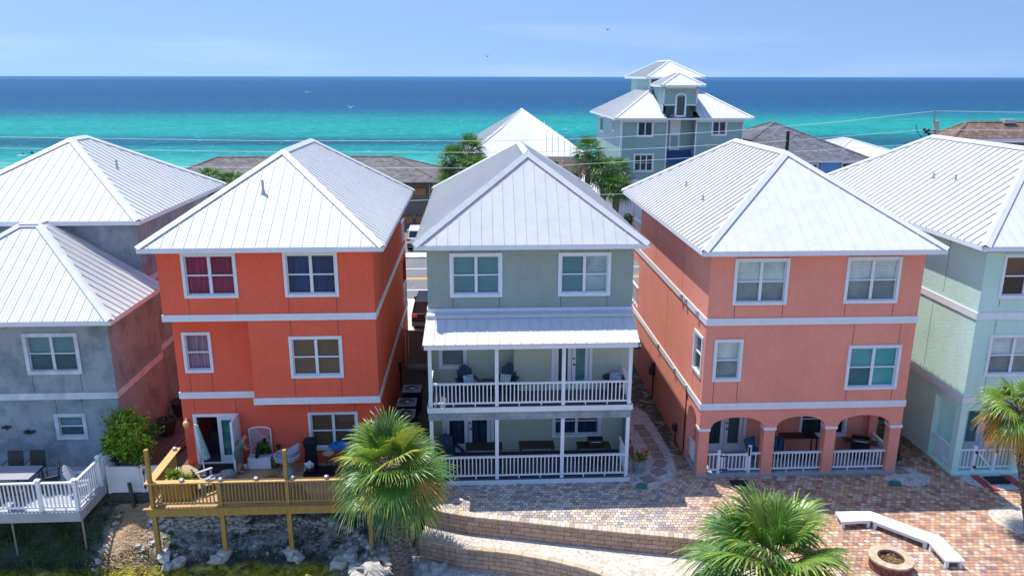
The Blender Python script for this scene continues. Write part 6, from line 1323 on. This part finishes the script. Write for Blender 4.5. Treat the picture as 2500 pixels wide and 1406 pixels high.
ac_unit('air conditioner with a pale top rim, farther one between the orange and sage houses', (-2.75, 30.7, 0)); ac_unit('dark air conditioner nearest the palm, between the orange and sage houses', (-2.85, 29.3, 0)); ac_unit('lowest dark air conditioner half hidden by the palm crown', (-2.82, 28.2, 0))
F = thing('side_fence', 'tall pinkish tan vinyl fence panel closing the gap beside the orange house', 'fence', (-3.0, 35.4, 0)); q = MB(); q.box((-3.25, 35.38, .2), (-2.0, 35.43, 1.85)); q.build('panel', 'stucco_tan', F)
for x in (-3.33, -1.95): q = MB(); q.box((x-.06, 35.33, 0), (x+.06, 35.47, 1.95)); q.build('fence_post', 'stucco_tan', F)
q = MB(); q.box((-3.27, 35.36, 1.78), (-2.01, 35.45, 1.88)); q.box((-3.27, 35.36, .2), (-2.01, 35.45, .34)); q.build('rail', 'stucco_tan', F)

def car(name, label, body, x, y, rz, suv=True, L=4.7, Wd=1.9, Hh=1.72, plate=False, group=None):
    t = thing(name, label, 'car', (0, 0, 0), group, local=True)      # nose along +y, rear at y=0
    q = MB(); prof = [(0.02, .45), (0.0, .75), (.04, 1.02), (.12, 1.06), (.42, Hh-.06), (.75, Hh), (2.3, Hh-.01), (2.75, Hh-.1), (3.45, 1.10), (4.3, 1.0), (4.65, .85), (4.7, .5), (4.6, .3), (.1, .3)]
    n = len(prof)
    def half(z): return Wd/2-.02-(max(0, z-1.0))*.22
    sides = []
    for s_ in (-1, 1): sides.append([(s_*half(z), yy, z) for yy, z in prof])
    q.add(sides[0]+sides[1], [tuple(range(n)), tuple(range(2*n-1, n-1, -1))]+[(i, (i+1) % n, n+(i+1) % n, n+i) for i in range(n)])
    bd = q.build('body', body, t); bv = bd.modifiers.new('bevel', 'BEVEL'); bv.width = .05; bv.segments = 2
    q = MB(); z0, z1 = 1.10, Hh-.14; y0 = .12+(.3)*(z0-1.06)/(Hh-1.12); y1 = .12+.3*(z1-1.06)/(Hh-1.12)
    q.quad((-half(z0)+.14, y0-.015, z0), (half(z0)-.14, y0-.015, z0), (half(z1)-.12, y1-.015, z1), (-half(z1)+.12, y1-.015, z1)); q.build('rear_window', 'car_glass', t)
    q = MB(); q.quad((-half(1.14)+.1, 3.43, 1.16), (half(1.14)-.1, 3.43, 1.16), (half(1.55)-.08, 2.82, 1.60), (-half(1.55)+.08, 2.82, 1.60)); q.build('windscreen', 'car_glass', t)
    for s_ in (-1, 1):
        q = MB(); q.quad((s_*(half(1.12)+.012), .5, 1.12), (s_*(half(1.12)+.012), 3.2, 1.12), (s_*(half(1.6)+.012), 2.6, 1.58), (s_*(half(1.6)+.012), .65, 1.58)); q.build('side_window', 'car_glass', t)
        q = MB(); q.box((s_*(Wd/2-.32), -.03, .86), (s_*(Wd/2-.03), .08, 1.03)); q.build('tail_light', 'tail_red', t)
        q = MB(); q.box((s_*(Wd/2-.2), -.03, .42), (s_*(Wd/2-.06), .05, .56)); q.build('reflector', 'tail_red', t)
        q = MB(); q.box((s_*(Wd/2-.02), 2.75, 1.08), (s_*(Wd/2+.17), 2.9, 1.24)); q.build('mirror', body, t)
        for yy in (.9, 3.75):
            q = MB(); q.cyl((s_*(Wd/2-.22), yy, .35), (s_*(Wd/2+.01), yy, .35), .35, n=20); w_ = q.build('wheel', 'tyre', t); q = MB(); q.cyl((s_*(Wd/2), yy, .35), (s_*(Wd/2+.025), yy, .35), .2, n=14); q.build('rim', 'silver', w_)
    q = MB(); q.box((-.18, -.04, .82), (.16, -.005, .95)); q.build('license_plate', 'plate_orange' if plate else 'white_vinyl', t)
    q = MB(); q.box((-Wd/2+.08, -.06, .38), (Wd/2-.08, .04, .62)); q.build('bumper', 'oven_black', t)
    t.location = (x, y, -.045); t.rotation_euler = (0, 0, rz); return t
car('parked_car', 'black suv with red tail lights parked in the driveway between the orange and sage houses', 'car_black', -2.62, 40.9, -.05, plate=True)
car('parked_car', 'white suv parked across the road before the grey building', 'car_white', -4.6, 61.6, 0); car('parked_car', 'dark car seen just above the far sidewalk, right of the white suv', 'car_black', -2.2, 61.2, .03)

# ================= BUILDINGS BEYOND THE ROAD =================
# long grey building with shingle hip roof
H = thing('long_building', 'long low grey building with a dark shingle roof, behind the orange house', 'building', (-28, 72.5, -1), 'buildings across the road')
mb = MB(); sheet(mb, 'y', 72.6, -29.0, -3.2, -.6, 4.0, [(-6.9, -6.0, 2.85, 3.6), (-5.7, -4.5, 2.85, 3.6), (-6.9, -4.5, .25, .95)]); sheet(mb, '+x', -3.2, 72.6, 82, -1, 4.0); sheet(mb, '-x', -29.0, 72.6, 82, -1, 4.0); sheet(mb, 'y', 72.55, -29, -3.2, 1.15, 1.3)
mb.build('wall', 'stucco_brown_grey', H)
hip(H, -29.8, -2.75, 71.9, 83, 4.15, 6.0, -25.0, -8.0, axis='x', sp=0, mats=('shingle_grey', 'shingle_grey', 'shingle_grey'), fmat='rail_grey_wood', capw=.2)
for u0, u1, z0, z1 in ((-6.9, -6.0, 2.85, 3.6), (-5.75, -4.5, 2.85, 3.6), (-6.9, -5.75, .25, .95), (-5.7, -4.5, .25, .95)):
    q = MB(); q.box((u0, 72.62, z0), (u1, 72.66, z1)); f = q.build('window', 'orange_door', H); q = MB(); q.box((u0, 72.56, z0), (u0+.07, 72.615, z1)); q.box((u1-.07, 72.56, z0), (u1, 72.615, z1)); q.box((u0+.07, 72.56, z1-.06), (u1-.07, 72.615, z1)); q.build('frame', 'rail_grey_wood', f)
q = MB(); q.cyl((-4.2, 72.5, 0), (-4.2, 72.5, 3.9), .06, n=8); q.build('downpipe', 'vent_grey', H)

# white-roofed peach house
H = thing('peach_house', 'peach stucco house with a broad white metal roof, beyond the sage house roof', 'house', (-.5, 71, 0), 'buildings across the road')
mb = MB(); sheet(mb, 'y', 71.2, 0.0, 6.0, 0, 6.5); sheet(mb, 'y', 70.0, 6.0, 9.7, 0, 6.6, [(6.35, 7.55, 4.2, 6.2), (8.9, 9.4, 4.7, 5.2)]); sheet(mb, '+x', 9.7, 70.0, 84, 0, 6.6); sheet(mb, '-x', 0.0, 71.2, 84, 0, 6.5)
mb.quad((6.0, 70, 0), (6.0, 71.2, 0), (6.0, 71.2, 6.5), (6.0, 70, 6.5)); mb.build('wall', 'stucco_peach', H)
q = MB(); q.box((6.35, 70.3, 4.2), (7.55, 70.35, 6.2)); q.build('balcony_opening', 'room_dark', H); q = MB(); q.cyl((7.9, 69.7, 4.2), (7.9, 69.7, 6.3), .1); q.cyl((6.15, 69.7, 4.2), (6.15, 69.7, 6.3), .1); q.build('column', 'stucco_peach', H)
q = MB(); q.box((8.9, 70.1, 4.7), (9.4, 70.14, 5.2)); q.build('window', 'room_dark', H)
A, B, Bm, Am = (-.9, 70.4, 6.65), (6.4, 70.4, 6.65), (6.4, 88.0, 6.65), (-.9, 88.0, 6.65); Pk = (4.6, 77.5, 10.55); Vl = (2.65, 73.9, 9.05)
def sn(p): v = [Vector(k) for k in p]; n = (v[1]-v[0]).cross(v[2]-v[0]); return -n if n.z < 0 else n
s1 = [A, B, (4.6, 72.6, 7.9), Vl]; s2 = [A, Vl, Pk, (4.4, 84, 10.4), Am]; s3 = [(4.0, 70.4, 6.65), (10.0, 70.4, 6.65), Pk, Vl]
rf = roof(H, [[A, (5.9, 70.4, 6.65), Vl], [Am, A, Vl, Pk], [(5.9, 70.4, 6.65), (10.3, 70.2, 6.65), Pk, Vl], [(10.3, 70.2, 6.65), (10.3, 88, 6.65), Pk], [(10.3, 88, 6.65), Am, Pk]],
     [(A, Vl, sn([A, (5.9, 70.4, 6.65), Vl]), (-1, 0, 1)), (Vl, Pk, (-1, .2, 1), (.6, -.8, 1)), ((10.3, 70.2, 6.65), Pk, (0, -1, 1), (1, 0, 1))], (-.9, 10.3, 70.2, 88), 6.65, sp=.55)

# teal tower house
H = thing('tower_house', 'tall teal sided house with a stair tower and rooftop cupola under silver white roofs', 'house', (13.5, 72, 0), 'buildings across the road')
TW = [(14.95, 16.5, 8.2, 9.7), (21.9, 23.35, 8.3, 9.75), (14.75, 16.65, 5.0, 6.7)]
mb = MB()
sheet(mb, 'y', 72, 13.5, 17.8, 4.25, 9.85, [hole(TW[0]), hole(TW[2])]); sheet(mb, 'y', 72, 20.4, 24.9, 4.25, 9.85, [hole(TW[1])]); sheet(mb, 'y', 73.2, 17.8, 20.4, 4.25, 12.6)
sheet(mb, '-x', 13.5, 72, 86, 4.25, 9.85, [(81.7, 84.4, 8.0, 9.5), (75.7, 76.7, 8.5, 9.55)]); sheet(mb, '+x', 24.9, 72, 86, 4.25, 9.85)
mb.quad((17.8, 72, 4.25), (17.8, 73.2, 4.25), (17.8, 73.2, 9.85), (17.8, 72, 9.85)); mb.quad((20.4, 72, 4.25), (20.4, 73.2, 4.25), (20.4, 73.2, 9.85), (20.4, 72, 9.85)); mb.quad((13.5, 86, 4), (24.9, 86, 4), (24.9, 86, 9.85), (13.5, 86, 9.85))
mb.build('wall', 'siding_teal', H)
q = MB(); sheet(q, 'y', 72.1, 13.6, 24.8, 0, 4.25); sheet(q, '-x', 13.6, 72.1, 86, 0, 4.25); q.box((13.45, 71.95, 4.0), (17.8, 71.999, 4.3)); q.build('ground_storey', 'white_paint', H)
q = MB()
for x in (13.5, 17.68, 20.4, 24.78): q.box((x, 71.95, 4.3), (x+.12, 71.998, 9.85))
q.box((13.44, 71.95, 4.3), (13.499, 72.15, 9.85)); q.box((13.5, 71.94, 9.55), (17.8, 71.949, 9.85)); q.box((20.4, 71.94, 9.55), (24.9, 71.949, 9.85)); q.box((13.44, 72.15, 9.65), (13.499, 86, 9.85)); q.build('corner_trim', 'white_paint', H)
rf = roof(H, [[(12.75, 71.3, 9.95), (17.55, 71.3, 9.95), (17.2, 73.6, 11.15), (16.9, 76.0, 12.4)], [(20.6, 71.3, 9.95), (25.6, 71.3, 9.95), (21.5, 76.0, 12.4), (20.3, 73.6, 11.15)], [(12.75, 87, 9.95), (12.75, 71.3, 9.95), (16.9, 76.0, 12.4), (16.9, 82, 12.4)], [(25.6, 71.3, 9.95), (25.6, 87, 9.95), (21.5, 82, 12.4), (21.5, 76, 12.4)], [(25.6, 87, 9.95), (12.75, 87, 9.95), (16.9, 82, 12.4), (21.5, 82, 12.4)]],
     [((12.75, 71.3, 9.95), (16.9, 76, 12.4), (0, -1, 2), (-1, 0, 2)), ((25.6, 71.3, 9.95), (21.5, 76, 12.4), (0, -1, 2), (1, 0, 2)), ((16.9, 76, 12.4), (21.5, 76, 12.4), (0, -1, 2), (0, .01, 2))], (12.75, 25.6, 71.3, 87), 9.95, sp=.42)
q = MB(); sheet(q, 'y', 71.6, 17.2, 20.25, 11.2, 12.7, [(18.25, 19.35, 11.2, 11.85)]); sheet(q, '-x', 17.2, 71.6, 77, 10.5, 12.7); sheet(q, '+x', 20.25, 71.6, 77, 10.5, 12.7); q.quad((17.2, 71.6, 11.2), (20.25, 71.6, 11.2), (20.25, 73.2, 11.2), (17.2, 73.2, 11.2)); q.build('stair_tower', 'siding_teal', H)
q = MB()
for x in (17.15, 20.18): q.box((x, 71.55, 11.1), (x+.12, 71.599, 12.7))
q.box((17.15, 71.55, 11.05), (18.25, 71.599, 11.18)); q.box((19.35, 71.55, 11.05), (20.3, 71.599, 11.18)); q.box((17.15, 71.55, 12.55), (20.3, 71.599, 12.72)); q.build('trim', 'white_paint', H); q = MB(); q.box((18.3, 73.12, 8.3), (19.3, 73.198, 10.2)); q.build('panel', 'white_paint', H)
q = MB(); q.box((18.25, 71.5, 10.15), (18.42, 71.62, 11.8)); q.box((19.13, 71.5, 10.15), (19.3, 71.62, 11.8)); N = 10
for i in range(N): a, b = math.pi*i/N, math.pi*(i+1)/N; q.beam((18.775+.44*math.cos(a), 71.56, 11.8+.30*math.sin(a)), (18.775+.44*math.cos(b), 71.56, 11.8+.30*math.sin(b)), .12, .15)
q.box((18.25, 71.5, 10.05), (19.3, 71.62, 10.2)); f = q.build('arched_window', 'white_paint', H); q = MB(); q.quad((18.4, 71.63, 10.15), (19.15, 71.63, 10.15), (19.15, 71.63, 12.05), (18.4, 71.63, 12.05)); q.build('pane', 'green_screen', f)
hip(H, 16.75, 20.85, 71.0, 75.2, 12.85, 13.95, 72.8, 73.9, sp=.42)
q = MB(); sheet(q, 'y', 76.5, 16.95, 21.6, 12.0, 13.45); sheet(q, '-x', 16.95, 76.5, 85.5, 12.0, 13.45); sheet(q, '+x', 21.6, 76.5, 83, 12, 13.45); q.build('cupola', 'siding_teal', H)
q = MB(); q.box((16.88, 76.42, 12.0), (17.05, 76.499, 13.45)); q.build('trim', 'white_paint', H)
q = MB(); q.box((17.15, 76.4, 12.5), (17.75, 76.47, 13.3)); q.build('window', 'green_screen', H)
hip(H, 16.4, 22.1, 75.6, 86.7, 13.55, 15.1, 78.6, 83.6, sp=.42)
window(H, 'y', 72, TW[0], 2, mid=False, cover='room_blue', screen=False, cas=.14); window(H, 'y', 72, TW[1], 2, mid=False, cover='room_blue', screen=False, cas=.14); window(H, 'y', 72, TW[2], 3, mid=True, cover='curtain_dim', screen=False, cas=.14)
window(H, 'y', 73.15, (18.28, 19.28, 6.95, 8.4), 1, mid=False, cover='room_blue', screen=False, cas=.13)
for u0, u1, z0, z1 in ((81.7, 84.4, 8.0, 9.5), (75.7, 76.7, 8.5, 9.55)): window(H, '-x', 13.5, (u0-.05, u1+.05, z0-.05, z1+.05), 1, mid=False, cover='curtain_dim', screen=False, cas=.14)
q = MB(); q.add([(17.8, 71.5, 5.7), (20.4, 71.5, 5.7), (20.4, 73.2, 6.75), (17.8, 73.2, 6.75)], [(0, 1, 2, 3)])
for i in range(1, 7): x = 17.8+2.6*i/7; q.obox((x-.02, 71.5, 5.7), (.04, 0, 0), (0, 1.7, 1.05), (0, -.02, .04))
q.box((17.8, 73.1, 6.75), (20.4, 73.19, 6.95)); q.build('entry_roof', 'roof_navy', H)

# blue house with charcoal shingle roof
H = thing('blue_house', 'blue stucco house with a charcoal shingle hip roof, behind the pink house roof', 'house', (24.5, 70.5, 0), 'buildings across the road')
mb = MB(); sheet(mb, 'y', 70.5, 26.0, 36.0, 0, 6.1, [(30.4, 31.6, 5.35, 5.85), (33.9, 35.0, 4.0, 5.95)]); sheet(mb, '+x', 36.0, 70.5, 86, 0, 6.1); sheet(mb, '-x', 26.0, 70.5, 86, 0, 6.1); mb.build('wall', 'stucco_blue', H)
hip(H, 22.5, 36.8, 69.9, 84, 6.2, 9.25, 77, 77.6, sp=0, mats=('shingle_charcoal', 'shingle_charcoal', 'shingle_charcoal'), capw=.15)
for w in ((30.35, 31.65, 5.3, 5.9), (33.85, 35.05, 3.95, 6.0)): window(H, 'y', 70.5, w, 2 if w[2] > 5 else 1, mid=w[2] < 5, cover='curtain_dim', screen=False)
q = MB(); q.tube([(32.0, 70.35, 6.1), (31.9, 70.4, 5.7), (31.9, 70.4, 0)], .06, 6); q.build('downpipe', 'vent_grey', H)
# low white roof and brown roof by the sea
H = thing('white_roof_house', 'low house with a pale ribbed metal roof, between the blue house and the utility pole', 'house', (38, 78, 0), 'buildings across the road')
mb = MB(); sheet(mb, 'y', 78.5, 36.5, 44.0, 0, 5.4); sheet(mb, '-x', 36.5, 78.5, 90, 0, 5.4); sheet(mb, '+x', 44, 78.5, 90, 0, 5.4); mb.build('wall', 'concrete_wall', H); hip(H, 36.0, 45.2, 78, 90, 5.6, 7.1, 83, 85, sp=.45)
H = thing('brown_roof_house', 'house with a long brown shingle roof at the right edge, right of the utility pole', 'house', (46, 76, 0), 'buildings across the road')
mb = MB(); sheet(mb, 'y', 76.2, 47.4, 66, 0, 7.5); sheet(mb, '-x', 47.4, 76.2, 79, 0, 7.5); mb.build('wall', 'stucco_brown_grey', H); hip(H, 47.0, 70, 75.4, 79.5, 7.7, 9.25, 49.6, 66, axis='x', sp=0, mats=('shingle_brown', 'shingle_brown', 'shingle_brown'), fascia=.35, capw=.15)
q = MB(); q.box((53.2, 77.0, 9.1), (54.4, 77.8, 9.5)); q.build('roof_vent', 'vent_grey', H)

# ================= POLES AND WIRES =================
t = thing('utility_pole', 'grey concrete utility pole with insulators, rising above the mint house roof', 'utility pole', (37.4, 62.3, 0)); q = MB(); q.cyl((37.7, 62.3, 0), (37.35, 62.3, 10.2), .42, .20, 12); q.build('pole', 'pole_concrete', t); q = MB(); q.cyl((37.15, 62.3, 10.0), (37.1, 62.3, 11.0), .07, n=8); q.build('top_pin', 'steel_grey', t)
q = MB()
for dx, dz in ((-.75, 9.3), (-.5, 9.15), (-.95, 9.5), (-.6, 9.45)): q.lathe((37.2+dx, 62.0, dz), [(.04, -.12), (.13, -.04), (.13, .04), (.04, .12)], 8)
q.beam((36.3, 62.1, 9.2), (37.3, 62.1, 9.2), .05, .05); q.beam((36.4, 62.1, 9.4), (37.3, 62.1, 9.4), .05, .05); q.build('insulator', 'black_metal', t)
t = thing('utility_pole', 'thin black utility pole with a small transformer, behind the peak of the pink house roof', 'utility pole', (25.1, 61.9, 0)); q = MB(); q.cyl((25.2, 61.9, 0), (25.05, 61.9, 9.4), .16, .13, 10); q.build('pole', 'pole_wood', t); q = MB(); q.cyl((25.5, 61.9, 7.9), (25.5, 61.9, 8.3), .12, n=10); q.beam((25.05, 61.9, 8.0), (25.8, 61.9, 8.0), .05, .05); q.build('transformer', 'vent_grey', t)
q = MB(); N = 12; q.tube([(25.8+.32*math.cos(2*math.pi*i/N), 61.9, 8.75+.32*math.sin(2*math.pi*i/N)) for i in range(10)], .02, 4); q.build('cable_loop', 'black_metal', t)
def wire(label, pts, r=.016, mat='wire'):
    P = []; 
    for i in range(len(pts)-1):
        a, b = Vector(pts[i]), Vector(pts[i+1])
        P += [a.lerp(b, k/6) for k in range(6)]
    P.append(Vector(pts[-1])); q = MB(); q.tube(P, r, 4); tag(q.build('power_line', mat, org=pts[0]), label, 'power line', 'power lines along the road')
wire('highest power line, running up to the top pin of the concrete pole', [(-60, 62, 9.55), (-36.2, 62, 9.07), (-17, 62, 8.75), (1.4, 62, 8.67), (10.3, 62, 8.9), (20, 62, 9.4), (29, 62, 10.1), (37.1, 62.3, 10.95), (44.3, 62, 10.85), (60, 62, 10.7)])
wire('second power line from the top, ending at the insulators of the concrete pole', [(-60, 62, 8.8), (-36.3, 62, 8.23), (-17, 62, 7.9), (3, 62, 7.77), (13, 62, 8.02), (25, 61.8, 8.65), (36.6, 62.1, 9.5), (45, 62, 9.45), (60, 62, 9.6)])
wire('third power line from the top, attached to the black pole', [(-60, 62.2, 7.8), (-36.5, 62.2, 7.11), (-23.4, 62.2, 6.71), (3, 62.2, 6.51), (12.5, 62.2, 7.03), (25.05, 61.9, 7.75), (37.5, 62.3, 8.4), (60, 62, 8.6)])
wire('lowest power line, seen in the gaps beside the sage house', [(-60, 62.4, 5.0), (-20, 62.4, 4.1), (-5.2, 62.4, 3.94), (12.6, 62.4, 4.39), (25.1, 62.1, 5.2), (37.6, 62.4, 5.8)])
q = MB(); q.tube([(35.5, 62, 9.9), (35.7, 62, 9.3), (36.3, 62, 8.7), (36.6, 62, 8.3)], .03, 4); tag(q.build('hanging_cable', 'black_metal', org=(35.5, 62, 9.9)), 'black cable hanging from the power line left of the concrete pole', 'cable')

# ================= SEA LIFE: swimmers, birds =================
def swimmer(label, x, y, board):
    t = thing('swimmer', label, 'person', (x, y, -4)); q = MB(); q.lathe((x, y, -3.95), [(.25, -.1), (.3, .15), (.12, .32), (.05, .34)], 10, sy=.7); q.lathe((x+.05, y, -3.62), [(.06, 0), (.14, .1), (.14, .2), (.05, .3)], 10); q.tube([(x+.2, y, -3.75), (x+.55, y-.1, -3.85), (x+.8, y-.2, -3.92)], .06, 6); q.tube([(x-.2, y, -3.75), (x-.5, y-.1, -3.9)], .06, 6); q.build('body', 'bird_dark', t, smooth=True)
    if board: q = MB(); q.lathe((x-.1, y-.3, -3.98), [(.45, 0), (.5, .05), (.3, .1)], 14, sx=2.2, sy=.6); tag(q.build('surfboard', 'board_white', org=(x, y, -4)), 'white board floating beside the nearer swimmer at the far left', 'surfboard')
swimmer('dark haired person in the shallow water with a white board, far left', -103.2, 184.3, True); swimmer('person farther out in the turquoise water, right of the white board', -103.8, 189.2, False)
def bird(label, loc, mat, s=.5, rz=0, seat=False):
    t = thing('seabird', label, 'bird', loc, 'seabirds over the water'); x, y, z = loc; q = MB(); c, n = math.cos(rz), math.sin(rz)
    q.lathe((x, y, z-.05*s), [(.02*s, -.1*s), (.12*s, 0), (.02*s, .1*s)], 8, sx=1.8); q.build('body', mat, t)
    for sg in (-1, 1): q = MB(); q.add([(x, y-.1*s, z), (x, y+.12*s, z), (x+sg*.5*s*c, y+.1*s, z+.28*s), (x+sg*1.0*s*c, y, z+.12*s), (x+sg*.5*s*c, y-.1*s, z+.26*s), (x, y-.1*s, z-.02*s), (x, y+.12*s, z-.02*s), (x+sg*.5*s*c, y+.1*s, z+.25*s), (x+sg*.5*s*c, y-.1*s, z+.23*s)], [(0, 1, 2, 4), (4, 2, 3), (5, 6, 7, 8), (8, 7, 3), (0, 4, 8, 5), (1, 2, 7, 6)]); q.build('wing', mat, t)
bird('small dark bird in the sky left of the tower house', (19.6, 118, 20.2), 'bird_dark', .8); bird('tiny dark bird low in the sky at the centre', (2.6, 150, 17.2), 'bird_dark', .9); bird('dark bird at the far left edge of the sky', (-89, 150, 26.3), 'bird_dark', .8)
bird('white bird low over the dark blue water left of centre', (-37, 180, 10.1), 'bird_white', .9); bird('pale bird over the turquoise water left of centre', (-23, 150, 8.0), 'bird_white', .8)
